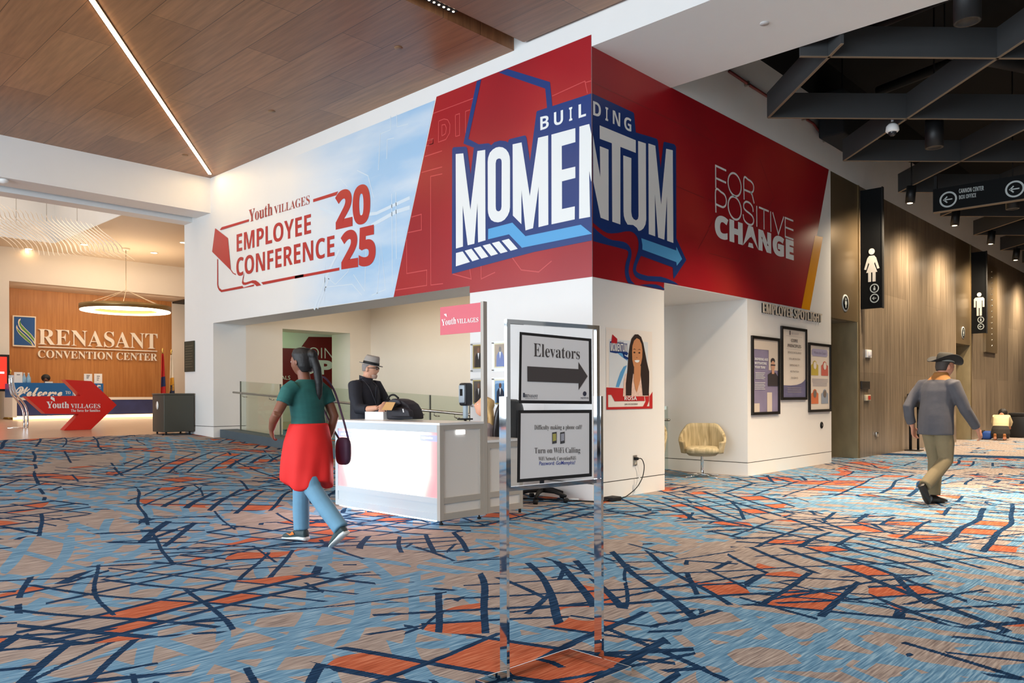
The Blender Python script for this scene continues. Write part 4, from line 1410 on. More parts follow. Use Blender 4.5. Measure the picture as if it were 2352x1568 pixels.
# ------------------------------------------------------------------ chrome sign stand
a, b = Vector((3.318, -4.955, 0)), Vector((3.406, -4.393, 0))
e = (b - a).normalized()
n = Vector((e.y, -e.x, 0))          # towards the camera side
upv = Vector((0, 0, 1))
t = thing('sign_stand', ((a + b) / 2)[:], 'tall chrome floor sign stand holding two black-edged notices in the foreground', 'sign')
for p in (a, b):
    MB().obox(p + upv * 0.628, e * 0.0075, n * 0.025, upv * 0.622).build('post', CHROME, t)
s0, s1, zf0, zf1 = 0.020, 0.560, 0.835, 1.588
fp = lambda s, z, o=0.0: a + e * s + upv * z + n * o
mb = MB()
w = 0.0095
for s in (s0, s1):
    mb.obox(fp(s, (zf0 + zf1) / 2), e * w, n * 0.0095, upv * ((zf1 - zf0) / 2))
for z in (zf0 + w, zf1 - w):
    mb.obox(fp((s0 + s1) / 2, z), e * ((s1 - s0) / 2 - w), n * 0.0095, upv * w)
mb.build('sign_frame', CHROME, t)
MB().obox(fp((s0 + s1) / 2, (zf0 + zf1) / 2), e * ((s1 - s0) / 2 - w), n * 0.002, upv * ((zf1 - zf0) / 2 - 2 * w)).build('clear_panel', CLEAR, t)
# base: open rectangle of upright chrome flats with a flat lip
q1, q2, q3 = onZ(1303, 1490, 0.036), onZ(1445, 1533, 0.036), onZ(1088, 1560, 0.036)
q4 = q2 + q3 - q1
mb = MB()
for k, (p, q_) in enumerate([(q1, q2), (q2, q4), (q4, q3), (q3, q1)]):
    p, q_ = p.copy(), q_.copy()
    d_ = (q_ - p).normalized()
    in_ = Vector((-d_.y, d_.x, 0))
    if in_.dot((q1 + q4) / 2 - p) < 0:
        in_ = -in_
    m_ = (p + q_) / 2
    mb.obox((m_.x, m_.y, 0.0195), d_ * ((q_ - p).length / 2), in_ * 0.0022, upv * 0.0175)
mb.build('base_frame', CHROME, t)
PBLACK = M('notice_black', '1E1B1A', 0.5)
PWHITE = M('notice_paper', 'E9E6E4', 0.45)
PINK = M('notice_ink', '4A4341', 0.6)


def onV(u, v, o=0.0):
    d = ray(u, v)
    p0 = a + n * o
    k = n.dot(p0 - CAM) / n.dot(d)
    return CAM + d * k


for nm, lab, qd, inn in [('elevator_notice', 'printed Elevators notice with big arrow, upper of the two on the chrome stand', [(1194.5, 762), (1359, 779), (1359, 929), (1191, 926)], [(1200, 769), (1353, 784.5), (1353, 922), (1197, 919)]),
                         ('calling_notice', 'printed WiFi calling notice, lower of the two on the chrome stand', [(1189, 942), (1359, 942), (1358, 1095), (1186, 1108)], [(1196, 949), (1353, 949.5), (1352, 1088), (1193, 1100)])]:
    tt = thing(nm, onV(*qd[3])[:], lab, 'notice', 'notices on the chrome stand')
    MB().prism([onV(u, v, 0.004) for u, v in qd], n * 0.001).build('black_border', PBLACK, tt)
    MB().poly([onV(u, v, 0.0062) for u, v in inn]).build('paper', PWHITE, tt)
    mb = MB()
    pv = lambda pts: [onV(u, v, 0.0075) for u, v in pts]
    if nm == 'elevator_notice':
        text(mb, 'Elevators', *pv([(1226.5, 788), (1332.5, 801), (1226.5, 819), (1332.5, 826)]), SERIF, -0.006)
        mb.build('word_lettering', PINK, tt)
        MB().poly(pv([(1211.5, 841), (1329, 848.5), (1329, 832), (1350, 865), (1329, 896.5), (1329, 881), (1211.5, 876)])).build('big_arrow', PINK, tt)
        mb = MB()
        text(mb, 'RENASANT', *pv([(1206, 905), (1235, 906.5), (1206, 912.5), (1235, 913)]), SERIF)
        text(mb, 'CONVENTION CENTER', *pv([(1206, 914), (1235, 914.3), (1206, 916), (1235, 916.2)]), None)
        mb.poly(pv([(1201.5, 902), (1205.5, 902.2), (1205.5, 912.5), (1201.5, 912)]))
        mb.poly(pv(circ(1343, 905, 4.2, 5.5)))
        text(mb, 'MEMPHIS', *pv([(1334, 913), (1352, 913.2), (1334, 917), (1352, 917)]), None)
        mb.build('small_lettering', M('notice_navy', '353848', 0.6), tt)
    else:
        text(mb, 'Difficulty making a phone call?', *pv([(1227, 976), (1336, 976.5), (1227, 990), (1336, 989)]), SERIF, -0.008)
        text(mb, 'Turn on WiFi Calling', *pv([(1227, 1028), (1332, 1028), (1227, 1045), (1332, 1044)]), SERIF, -0.008)
        text(mb, 'WiFi Network: ConventionWiFi', *pv([(1236, 1049), (1322, 1048), (1236, 1058), (1322, 1057)]), SERIF, -0.01)
        mb.build('word_lettering', PINK, tt)
        mb = MB()
        text(mb, 'Password: GoMemphis!', *pv([(1238, 1060), (1320, 1058.5), (1237, 1071.5), (1319, 1069.5)]), None, 0.006)
        mb.build('blue_lettering', M('notice_blue', '35479C', 0.6), tt)
        for k, cx in enumerate((1273, 1291.5)):
            pp = MB().poly(pv([(cx - 5.5, 993.5), (cx + 5, 992), (cx + 5, 1018), (cx - 5.5, 1020)])).build('phone_picture', M('phone_body', '4A4848', 0.5), tt)
            MB().poly([onV(u, v, 0.0085) for u, v in [(cx - 4, 997), (cx + 3.8, 996), (cx + 3.8, 1012), (cx - 4, 1014)]]).build('phone_screen', M('phone_screen_%d' % k, ['B9B060', 'A8A8B0'][k], 0.5, var=0.4, scale=300), pp)

# ------------------------------------------------------------------ on the counter
t = thing('card_box', (-1.4, -1.94, zt), 'small white box with open cardboard flap on the glowing counter', 'box')
bx, by = onY(838, 960, -2.0), onY(880, 960, -2.0)
X0, X1 = bx.x, by.x
MB().box(X0, X1, -2.0, -1.88, zt, zt + 0.085).build('carton', M('box_white', 'EFEEEC', 0.5), t)
MB().box((X0 + X1) / 2 - 0.003, (X0 + X1) / 2 + 0.003, -2.0015, -2.0, zt, zt + 0.085).build('label_seam', M('box_seam', 'C8C4C0', 0.5), t)
MB().prism([onY(u, v, y) for u, v, y in [(876, 939, -2.0), (887, 921, -1.98), (908, 922, -2.13), (899, 940, -2.13)]], (0, 0.004, 0.002)).build('cardboard_flap', M('cardboard', 'C99C63', 0.7), t)
BAG = M('bag_black_nylon', '24232B', 0.62, var=0.25, scale=14, bump=0.3)
bc = onY(926, 957, -1.98)
t = thing('backpack', (bc.x, -1.95, zt), 'black backpack slumped on the counter beside the man in the grey hat', 'bag')


def bulge(mb, c, sx, sy, sz, lean=0.0, n=24, m=16, pw=0.62):
    """soft box: superellipsoid with a flat bottom"""
    vs, fs = [], []
    sg = lambda x: math.copysign(abs(x) ** pw, x)
    for i in range(m + 1):
        th = math.pi * (i / m - 0.5)
        for k in range(n):
            ph = 2 * math.pi * k / n
            x = sx * sg(math.cos(th)) * sg(math.cos(ph))
            y = sy * sg(math.cos(th)) * sg(math.sin(ph))
            z = sz * sg(math.sin(th))
            z = max(z, -sz * 0.98)
            vs.append((c[0] + x + lean * (z + sz), c[1] + y, c[2] + z + sz))
    for i in range(m):
        for k in range(n):
            p, q_ = i * n + k, i * n + (k + 1) % n
            fs.append((p, q_, q_ + n, p + n))
    return mb.add(vs, fs, True)


def pack(name, px, y0, y1, mat, par, r=0.02):
    """soft pack: outline on the plane y0, extruded to y1, edges rounded"""
    bm = bmesh.new()
    vv = [bm.verts.new(onY(u, v, y0)) for u, v in px]
    f = bm.faces.new(vv)
    g_ = bmesh.ops.extrude_face_region(bm, geom=[f])
    for q in [x for x in g_['geom'] if isinstance(x, bmesh.types.BMVert)]:
        q.co.y += y1 - y0
    bmesh.ops.bevel(bm, geom=bm.edges[:], offset=r, segments=3, affect='EDGES', profile=0.6, clamp_overlap=True)
    bm.verts.index_update()
    m_ = MB().add([q.co.copy() for q in bm.verts], [[q.index for q in ff.verts] for ff in bm.faces], True)
    lo = min(q[2] for q in m_.v)
    m_.xf(lambda p: Vector((p.x, p.y, p.z - lo + zt + 0.001 if name == 'main_compartment' else max(p.z, zt + 0.002))))
    bm.free()
    return m_.build(name, mat, par)


pack('main_compartment', [(887, 957), (886, 930), (890, 916), (900, 909), (912, 910), (924, 914), (935, 922), (942, 934), (946, 946), (947, 957)], -1.97, -1.80, BAG, t, 0.022)
pack('front_pocket', [(897, 955), (898, 941), (910, 934), (926, 934), (937, 941), (940, 955)], -2.03, -1.96, BAG, t, 0.014)
pack('top_flap', [(888, 934), (892, 918), (903, 913), (915, 917), (920, 926), (908, 932)], -1.995, -1.90, M('bag_flap_nylon', '2E2D36', 0.6, var=0.2, scale=20), t, 0.012)
MB().tube(bez([onY(890, 914, -1.93), onY(897, 906, -1.93), onY(906, 905, -1.93), onY(915, 912, -1.93)]), 0.011, 8).build('carry_handle', BLACK, t)
MB().prism([onY(924, 937, -2.034), onY(927, 937, -2.034), (onY(928.5, 945, -2.034)), onY(926, 945, -2.034)], (0, -0.003, 0)).build('zip_pull', M('zip_white', 'D8D8D8', 0.4), t)

# ------------------------------------------------------------------ glass ramp rail in the alcove, hand sanitiser
RY = 0.38
rz = lambda x: 1.58 + (x + 9.32) * (1.242 - 1.58) / (9.32 - 2.72)      # top edge of the glass
t = thing('glass_railing', (-6, RY, fz(-6)), 'glass guard railing with a steel handrail along the ramp in the alcove', 'railing')
xs = [-9.3, -7.75, -6.2, -4.65, -3.4, -2.55]
for i in range(5):
    p, q_ = xs[i] + 0.012, xs[i + 1] - 0.012
    MB().add([(p, RY, rz(p) - 1.02), (q_, RY, rz(q_) - 1.02), (q_, RY, rz(q_)), (p, RY, rz(p)), (p, RY + 0.012, rz(p) - 1.02), (q_, RY + 0.012, rz(q_) - 1.02), (q_, RY + 0.012, rz(q_)), (p, RY + 0.012, rz(p))],
             [(0, 1, 2, 3), (4, 7, 6, 5), (0, 4, 5, 1), (1, 5, 6, 2), (2, 6, 7, 3), (3, 7, 4, 0)]).build('glass_panel', GLASSM, t)
hr = lambda x: rz(x) - 0.232
MB().tube([(-9.42, RY - 0.09, hr(-9.42)), (-2.40, RY - 0.09, hr(-2.40))], 0.021, 12).build('handrail', STEEL, t)
for x in (-9.05, -8.0, -7.5, -6.35, -5.0, -4.2, -3.55, -3.2, -2.75):
    MB().tube([(x, RY - 0.002, hr(x) - 0.075), (x, RY - 0.05, hr(x) - 0.075), (x, RY - 0.085, hr(x) - 0.06), (x, RY - 0.09, hr(x) - 0.02)], 0.008, 8).lathe([(0.028, -0.01), (0.028, 0.01)], (x, RY - 0.012, hr(x) - 0.075), 14).build('rail_bracket', STEEL, t)
mb = MB()
for x in xs[:-1] + [-2.52]:
    mb.box(x - 0.011, x + 0.011, RY - 0.004, RY + 0.016, rz(x) - 1.02, rz(x))
mb.build('joint_strips', M('joint_grey', '6A6A62', 0.5, 0.5), t)
mb = MB()
xa, xb = -9.66, -2.3
mb.add([(xa, 0.12, fz(xa)), (xb, 0.12, fz(xb)), (xb, 0.12, rz(xb) - 1.0), (xa, 0.12, rz(xa) - 1.0), (xa, 0.5, fz(xa)), (xb, 0.5, fz(xb)), (xb, 0.5, rz(xb) - 1.0), (xa, 0.5, rz(xa) - 1.0)],
       [(0, 1, 2, 3), (4, 7, 6, 5), (0, 4, 5, 1), (1, 5, 6, 2), (2, 6, 7, 3), (3, 7, 4, 0)])
o = mb.build('ramp_curb', SLAB)
struct(o)
t = thing('glass_railing', (-1.2, 3.6, 0), 'short glass guard with steel rail end behind the corner pillar in the side opening', 'railing')
rp = onX(1513, 966, -1.0)
MB().tube([(-1.55, 3.62, 0.86), (-1.02, 3.30, 0.87)], 0.021, 12).build('handrail', STEEL, t)
MB().box(-1.5, -1.3, 3.70, 3.712, 0.02, 1.08).build('glass_panel', GLASSM, t)
MB().tube([(-1.4, 3.70, 0.80), (-1.35, 3.55, 0.80), (-1.33, 3.49, 0.85)], 0.008, 8).build('rail_bracket', STEEL, t)
dp = onY(1070, 905, -0.35)
t = thing('sanitizer_dispenser', (dp.x, -0.35, fz(dp.x)), 'grey and black hand sanitizer dispenser on a stand in front of the alcove', 'dispenser')
MB().rbox(dp.x - 0.07, dp.x + 0.07, -0.42, -0.28, 1.13, 1.43, 0.03).build('housing', M('dispenser_black', '23262A', 0.4), t)
MB().rbox(dp.x - 0.055, dp.x + 0.045, -0.428, -0.41, 1.17, 1.40, 0.015).build('front_cover', M('dispenser_grey', 'A9B6C0', 0.3), t)
MB().box(dp.x - 0.03, dp.x + 0.02, -0.431, -0.427, 1.26, 1.35).build('level_window', BLACK, t)
MB().box(dp.x - 0.025, dp.x + 0.03, -0.38, -0.34, 0.96, 1.13).build('backing_plate', M('dispenser_plate', 'B5CBD8', 0.3), t)
MB().box(dp.x - 0.07, dp.x + 0.06, -0.44, -0.28, 0.945, 0.965).build('drip_tray', BLACK, t)
MB().tube([(dp.x, -0.36, fz(dp.x)), (dp.x, -0.36, 0.95)], 0.018, 10).build('pole', BLACK, t)
MB().lathe([(0.17, 0.0), (0.17, 0.012), (0.02, 0.025)], (dp.x, -0.36, fz(dp.x)), 24).build('base', BLACK, t)

# ------------------------------------------------------------------ seats
ocx = onY(1150, 960, -0.86).x + 0.335 + 0.10
t = thing('office_chair', (-0.52 + ocx, -0.86, 0), 'black leather high-back office chair behind the return desk', 'chair')
LEA = M('black_leather', '17171A', 0.35, bump=0.15, scale=60)
bulge(MB(), (-0.55 + ocx, -0.88, 0.44), 0.25, 0.25, 0.045).build('seat', LEA, t)
mb = bulge(MB(), (0, 0, 0), 0.045, 0.24, 0.36, 0.0, pw=0.6)
mb.xf(lambda p: Vector((-0.335 + ocx + p.x + 0.12 * (p.z - 0.2), -0.86 + p.y, 0.50 + p.z)))
mb.build('backrest', LEA, t)
MB().tube([(-0.53 + ocx, -0.86, 0.10), (-0.53 + ocx, -0.86, 0.44)], 0.028, 10).build('gas_lift', BLACK, t)
for k in range(5):
    an = math.radians(72 * k + 20)
    ex, ey = -0.53 + ocx + 0.32 * math.cos(an), -0.86 + 0.32 * math.sin(an)
    o = MB().tube([(-0.53 + ocx, -0.86, 0.13), (-0.53 + ocx + 0.17 * math.cos(an), -0.86 + 0.17 * math.sin(an), 0.115), (ex, ey, 0.075)], [0.03, 0.025, 0.018], 8).build('base_leg', BLACK, t)
    MB().tube([(ex - 0.025 * math.sin(an), ey + 0.025 * math.cos(an), 0.028), (ex + 0.025 * math.sin(an), ey - 0.025 * math.cos(an), 0.028)], 0.027, 14).build('caster', BLACK, o)
sx_, sy_ = -0.5, -0.35
t = thing('mesh_chair', (sx_, sy_, 0), 'grey mesh office chair behind the chrome sign stand, by the pillar', 'chair')
MESHG = M('chair_mesh_grey', '5A616B', 0.7, var=0.2, scale=80)
bulge(MB(), (sx_, sy_, 0.43), 0.24, 0.24, 0.04).build('seat', MESHG, t)
mb = bulge(MB(), (0, 0, 0), 0.035, 0.235, 0.27, 0.0, pw=0.55)
mb.xf(lambda p: Vector((sx_ + 0.25 + p.x + 0.1 * (p.z - 0.2), sy_ + p.y, 0.52 + p.z)))
mb.build('backrest', MESHG, t)
MB().tube(bez([(sx_ + 0.22, sy_ + 0.1, 0.45), (sx_ + 0.30, sy_ + 0.12, 0.6), (sx_ + 0.33, sy_ + 0.12, 0.95), (sx_ + 0.31, sy_ + 0.1, 1.02)]), 0.016, 8).build('back_bar', BLACK, t)
MB().tube([(sx_, sy_, 0.10), (sx_, sy_, 0.44)], 0.028, 10).build('gas_lift', BLACK, t)
for k in range(5):
    an = math.radians(72 * k - 62)
    ex, ey = sx_ + 0.33 * math.cos(an), sy_ + 0.33 * math.sin(an)
    o = MB().tube([(sx_, sy_, 0.13), (sx_ + 0.17 * math.cos(an), sy_ + 0.17 * math.sin(an), 0.12), (ex, ey, 0.075)], [0.03, 0.026, 0.018], 8).build('base_leg', BLACK, t)
    MB().tube([(ex - 0.025 * math.sin(an), ey + 0.025 * math.cos(an), 0.028), (ex + 0.025 * math.sin(an), ey - 0.025 * math.cos(an), 0.028)], 0.027, 14).build('caster', BLACK, o)


def stripe_fabric():
    m = bpy.data.materials.new('striped_upholstery')
    m.use_nodes = True
    g = NT(m)
    b_ = g.t.nodes['Principled BSDF']
    tc = g.n('TexCoord')
    mp = g.n('Mapping')
    mp.inputs['Scale'].default_value = (1, 1, 0.12)
    g.l(tc.outputs['Object'], mp.inputs[0])
    nz = g.n('TexNoise')
    nz.inputs['Scale'].default_value = 11
    nz.inputs['Detail'].default_value = 2
    g.l(mp.outputs[0], nz.inputs['Vector'])
    g.l(g.ramp(nz.outputs['Fac'], [(0.34, '9A8A66'), (0.5, 'CDBD97'), (0.62, 'B0A17C'), (0.72, 'DACBA8')]), b_.inputs['Base Color'])
    b_.inputs['Roughness'].default_value = 0.85
    return m


STRIPE = stripe_fabric()


def lounge(cx, cy, face, label):
    """swivel tub chair: wrap-round shell, seat pad, chrome column and four-star foot"""
    t = thing('lounge_chair', (cx, cy, 0), label, 'chair', 'striped tub chairs in the side opening')
    ca, sa = math.cos(face), math.sin(face)
    R_ = lambda p: Vector((cx + p.x * ca - p.y * sa, cy + p.x * sa + p.y * ca, p.z))
    vs, fs = [], []
    nu, nv = 25, 8
    for side in (0, 1):
        for i in range(nu):
            s = -1 + 2 * i / (nu - 1)
            an = math.radians(128) * s
            wing = abs(s)
            top = 0.82 - 0.26 * max(0.0, min(1.0, (wing - 0.30) / 0.42)) - 0.03 * max(0.0, wing - 0.7)
            rr = 0.30 - (0.035 if side else 0.0)
            for j in range(nv):
                z = 0.37 + (top - 0.37) * j / (nv - 1)
                fl_ = 1 + 0.13 * j / (nv - 1)
                vs.append((-rr * fl_ * math.cos(an) * 0.96, rr * 1.0 * fl_ * math.sin(an) * 1.06, z))
    N = nu * nv
    for i in range(nu - 1):
        for j in range(nv - 1):
            p = i * nv + j
            fs.append((p, p + nv, p + nv + 1, p + 1))
            fs.append((N + p, N + p + 1, N + p + nv + 1, N + p + nv))
    for i in range(nu - 1):
        p = i * nv + nv - 1
        fs.append((p, p + nv, N + p + nv, N + p))
        p = i * nv
        fs.append((p, N + p, N + p + nv, p + nv))
    for i in (0, nu - 1):
        for j in range(nv - 1):
            p = i * nv + j
            fs.append((p, p + 1, N + p + 1, N + p))
    MB().add(vs, fs, True).xf(R_).build('back_shell', STRIPE, t)
    bulge(MB(), (0.03, 0, 0.36), 0.265, 0.265, 0.06, pw=0.6).xf(R_).build('seat_cushion', STRIPE, t)
    MB().lathe([(0.2, 0.33), (0.25, 0.37)], (cx, cy, 0), 24).build('seat_pan', M('pan_tan', 'A8987A', 0.6), t)
    MB().lathe([(0.045, 0.03), (0.03, 0.06), (0.025, 0.10), (0.022, 0.33), (0.05, 0.345)], (cx, cy, 0), 16).build('column', CHROME, t)
    for k in range(4):
        an = face + math.radians(45 + 90 * k)
        MB().tube([(cx, cy, 0.045), (cx + 0.33 * math.cos(an), cy + 0.33 * math.sin(an), 0.012)], [0.018, 0.010], 8).build('foot', CHROME, t)
    return t


lounge(-0.47, 3.36, math.radians(-62), 'beige striped tub chair on a chrome swivel base in the side opening')
lounge(-1.0, 2.55, math.radians(-80), 'beige striped tub chair mostly hidden behind the corner pillar')

# ------------------------------------------------------------------ ceiling fittings on the left
t = thing('linear_light', (-6.7, -2.15, 5.73), 'long thin warm LED line light running diagonally across the wood ceiling', 'light')
p0, p1 = onZ(487, 396.5, 5.722), onZ(222, 0, 5.722)
dd = (p1 - p0).normalized()
MB().beam(p0 + dd * 0.05, p0 + dd * 13.0, 0.055, 0.012).build('diffuser', M('led_strip', 'FFF2DC', 0.5, emit='FFD9A0', strength=40), t)
MB().beam(p0 + dd * 0.05 + Vector((0, 0, 0.006)), p0 + dd * 13.0 + Vector((0, 0, 0.006)), 0.075, 0.008).build('channel', M('led_channel', '3A2A1C', 0.5), t)
for k, (u, v) in enumerate([(921, 108), (629, 252), (429, 351)]):
    q_ = onZ(u, v, 5.735)
    t = MB().lathe([(0.001, -0.008), (0.05, -0.008), (0.055, 0.0)], q_, 20).build('sprinkler_cover', M('cover_tan', '8A684A', 0.5), None, loc=q_)
    tag(t, ['flat round sprinkler cover in the wood ceiling, nearest the dark slot', 'flat round sprinkler cover in the wood ceiling, above the pale blue mural part', 'flat round sprinkler cover in the wood ceiling beside the line light end'][k], 'sprinkler', 'concealed sprinklers in the wood ceiling')
q_ = onZ(1762, 57, 5.40)
tag(MB().lathe([(0.001, -0.012), (0.05, -0.012), (0.052, 0.0)], q_, 20).build('sprinkler_cover', M('cover_white', 'C9C6C4', 0.5), None, loc=q_), 'flat white round sprinkler cover under the white bulkhead', 'sprinkler')
q_ = onZ(12, 404, 5.018)
t = thing('smoke_detector', q_[:], 'white domed detector under the lobby lintel at the left edge', 'detector')
MB().lathe([(0.001, -0.07), (0.05, -0.06), (0.075, -0.03), (0.08, 0.0)], q_, 20).build('dome', WHITE2, t)
t = thing('linear_fixture', (-1.16, -1.9, 5.85), 'black recessed fixture with a row of tiny lights in the ceiling slot', 'light')
pa, pb = onZ(1045, 35, 5.80), onZ(950, 0, 5.80)
MB().box(-1.20, -1.12, -2.9, pa.y - 0.02, 5.80, 5.86).build('housing', BLACK, t)
mb = MB()
for k in range(10):
    y = pa.y - 0.06 - k * 0.075
    mb.lathe([(0.014, -0.003), (0.014, 0.003)], (-1.16, y, 5.797), 10)
mb.build('lens_row', M('tiny_lens', 'FFFFFF', 0.5, emit='FFE9C8', strength=6), t)['kind'] = 'stuff'

# ------------------------------------------------------------------ concourse ceiling: baffles, lights, hanging signs
BAF = M('baffle_grey', '3A3B3C', 0.7, var=0.06, scale=5)
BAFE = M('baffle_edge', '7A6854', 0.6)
t = thing('ceiling_lattice', (4, 10, 5.3), 'dark grey diamond lattice of deep baffles hung under the black concourse ceiling', 'ceiling')
zB, zT = 5.30, 5.66
y0n, dn = 3.46, 2.90
s2 = math.sqrt(0.5)
for fam in (1, -1):
    for k in range(-4, 11):
        yk = y0n + dn * k
        # line through (0.57, yk) with direction (1, fam)
        lo, hi = 0.57, 8.6
        if fam == 1:
            ya_, yb_ = yk, yk + (hi - lo)
            st_, en = max(lo, lo + (1.76 - yk)), min(hi, lo + (33 - yk))
        else:
            st_, en = lo, min(hi, lo + (yk - 1.76))
        if fam == -1 and yk > 33:
            st_ = max(lo, lo + (yk - 33))
        if en - st_ < 0.3:
            continue
        P0 = Vector((st_, yk + fam * (st_ - lo), 0))
        Pn = Vector((en, yk + fam * (en - lo), 0))
        o = MB().beam(P0 + Vector((0, 0, (zB + zT) / 2)), Pn + Vector((0, 0, (zB + zT) / 2)), 0.035, zT - zB).build('baffle', BAF, t)
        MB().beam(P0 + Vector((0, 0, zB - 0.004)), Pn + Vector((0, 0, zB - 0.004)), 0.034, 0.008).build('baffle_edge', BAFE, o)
DL = M('downlight_black', '0E0E0F', 0.5)
DLE = M('downlight_lamp', 'FFF1DA', 0.5, emit='FFDDAE', strength=9)
for k, (u, v, z, h, r) in enumerate([(2228, 58, 5.0, 0.75, 0.125), (2150, 346, 4.95, 0.42, 0.125), (2329, 488, 4.6, 0.4, 0.11)]):
    q_ = onZ(u, v, z)
    t = thing('cylinder_downlight', q_[:], ['large black cylinder downlight at the top right corner', 'black cylinder downlight left of the box office sign', 'black cylinder downlight just below the box office sign'][k], 'light', 'cylinder downlights')
    MB().lathe([(r * 0.72, 0.012), (r * 0.8, 0.0), (r, 0.0), (r, h), (0.02, h + 0.01)], q_, 28).build('cylinder', DL, t)
    MB().lathe([(0.001, 0.018), (r * 0.74, 0.014)], q_, 24).build('lamp', DLE, t)
    MB().tube([q_ + Vector((0, 0, h)), (q_.x, q_.y, 7.38)], 0.012, 6).build('stem', BLACK, t)
for k, (u, v) in enumerate([(2097, 453), (2199, 508), (2281, 553), (2338, 592)]):
    q_ = onX(u, v, 1.0)
    t = thing('wall_spot', q_[:], ['small black spot on a rod, first of the row along the concourse wall', 'small black spot on a rod under the left end of the box office sign', 'small black spot on a rod, third of the row along the concourse wall', 'small black spot on a rod at the right edge, last of the row'][k], 'light', 'small hanging wall spots')
    dv = Vector((-0.35, 0.15, -1)).normalized()
    MB().tube([q_ + Vector((0, 0, 0.16)), q_ - Vector((0, 0, 0.06)) + dv * 0.1], 0.085, 16).build('can', DL, t)
    MB().tube([q_ - Vector((0, 0, 0.062)) + dv * 0.1, q_ - Vector((0, 0, 0.066)) + dv * 0.1], 0.05, 12).build('lamp', DLE, t)
    MB().tube([q_ + Vector((0, 0, 0.16)), (q_.x, q_.y, q_.z + 0.62)], 0.011, 6).build('rod', BLACK, t)
    MB().lathe([(0.05, 0.0), (0.05, 0.03)], (q_.x, q_.y, q_.z + 0.62), 12).build('canopy', BLACK, t)
q_ = onZ(2054, 296, 5.25)
t = thing('dome_camera', q_[:], 'small white dome security camera under a dark baffle', 'camera')
MB().lathe([(0.03, 0.02), (0.03, 0.06), (0.085, 0.0), (0.095, -0.07), (0.075, -0.09)], q_, 20).build('housing', WHITE2, t)
MB().sphere((q_.x, q_.y, q_.z - 0.09), 0.06, 14, 8).build('dome', M('camera_dome', '2A2A2E', 0.1), t)
MB().tube([q_ + Vector((0, 0, 0.06)), q_ + Vector((0, 0, 0.10))], 0.02, 8).build('mount', WHITE2, t)
t = thing('conduit', (0.03, 5, 5.9), 'thin red conduit running along the plaster above the side wall mural', 'conduit')
pts = [onX(u, v, 0.045) for u, v in [(1680, 167), (1722, 196), (1765, 224), (1852, 276), (1872, 288), (1885, 305), (1900, 326), (1940, 352)]]
MB().tube(pts, 0.022, 8).build('pipe', M('conduit_red', '6E2420', 0.5), t)
mb = MB()
for p in (pts[1], pts[3], pts[6]):
    mb.box(0.002, 0.07, p.y - 0.02, p.y + 0.02, p.z - 0.035, p.z + 0.035)
mb.build('clamps', STEEL, t)
# loose services seen between the baffles
for k, (p, q_, r) in enumerate([((1.0, 4.5, 6.55), (8, 3.2, 6.6), 0.07), ((1.2, 2.2, 6.15), (4.5, 9, 6.2), 0.12), ((0.6, 8, 6.95), (7, 6, 7.0), 0.09)]):
    t = thing('service_pipe', p, ['dark pipe crossing the black void above the nearest baffles', 'thick dark duct pipe slanting through the black void above the baffles', 'dark pipe in the black void above the further baffles'][k], 'pipe', 'pipes above the baffles')
    MB().tube([p, q_], r, 10).build('pipe', M('pipe_dark', '1E1E1F', 0.6), t)
    MB().tube([(Vector(p) * 0.6 + Vector(q_) * 0.4)[:], ((Vector(p) * 0.6 + Vector(q_) * 0.4) + Vector((0, 0, 7.4 - 6.5)))[:]], 0.01, 6).build('hanger_rod', BLACK, t)
t = thing('duct', (0.3, 6.5, 5.8), 'dark wrapped duct end against the plaster behind the baffles', 'duct')
c0, c1 = onX(1903, 280, 0.25), onX(1945, 345, 0.25)
MB().rbox(0.1, 0.55, c0.y, c0.y + 1.2, c1.z, c0.z + 0.5, 0.04).build('duct_body', M('duct_wrap', '15181C', 0.8), t)
MB().box(0.001, 0.11, c0.y + 0.5, c0.y + 0.6, c0.z + 0.1, c0.z + 0.4).tube([(0.3, c0.y + 0.6, c0.z + 0.45), (0.3, c0.y + 0.6, 7.39)], 0.012, 6).build('wall_bracket', BLACK, t)
SGN = M('sign_charcoal', '090B0D', 0.65, spec=0.15)
SGW = M('sign_ink_pale', 'B9C2C2', 0.6)
SY = 8.5
t = thing('hanging_sign', onY(2250, 480, SY)[:], 'long black hanging sign reading CANNON CENTER BOX OFFICE at the right edge', 'sign')
pl = lambda pts, o=0.0: [onY(u, v, SY - o) for u, v in pts]
c_ = pl([(2146, 442), (2146, 494)])
X0, zt_, zb_ = c_[0].x, c_[0].z, c_[1].z
X1 = X0 + 3.2
MB().box(X0, X1, SY, SY + 0.12, zb_, zt_).build('panel', SGN, t)
MB().box(X0, X1, SY - 0.002, SY + 0.122, zb_ - 0.012, zb_).build('bottom_edge', BAFE, t)
mb = MB()
for x in (X0 + 0.06, X1 - 0.06):
    mb.box(x - 0.05, x + 0.0, SY + 0.03, SY + 0.09, zt_, 5.66)
mb.build('hanger_plates', BLACK, t)
mb = MB()
fr = 0.011


def arrow_disc(mb, cx, cz, y, r=0.13):
    pts = [Vector((cx + r * math.cos(2 * math.pi * k / 28), y, cz + r * math.sin(2 * math.pi * k / 28))) for k in range(28)]
    stroke(mb, pts, 0.03, (0, -1, 0), True)
    stroke(mb, [(cx + 0.07, y, cz), (cx - 0.07, y, cz)], 0.022, (0, -1, 0))
    stroke(mb, [(cx - 0.015, y, cz + 0.055), (cx - 0.072, y, cz), (cx - 0.015, y, cz - 0.055)], 0.022, (0, -1, 0))


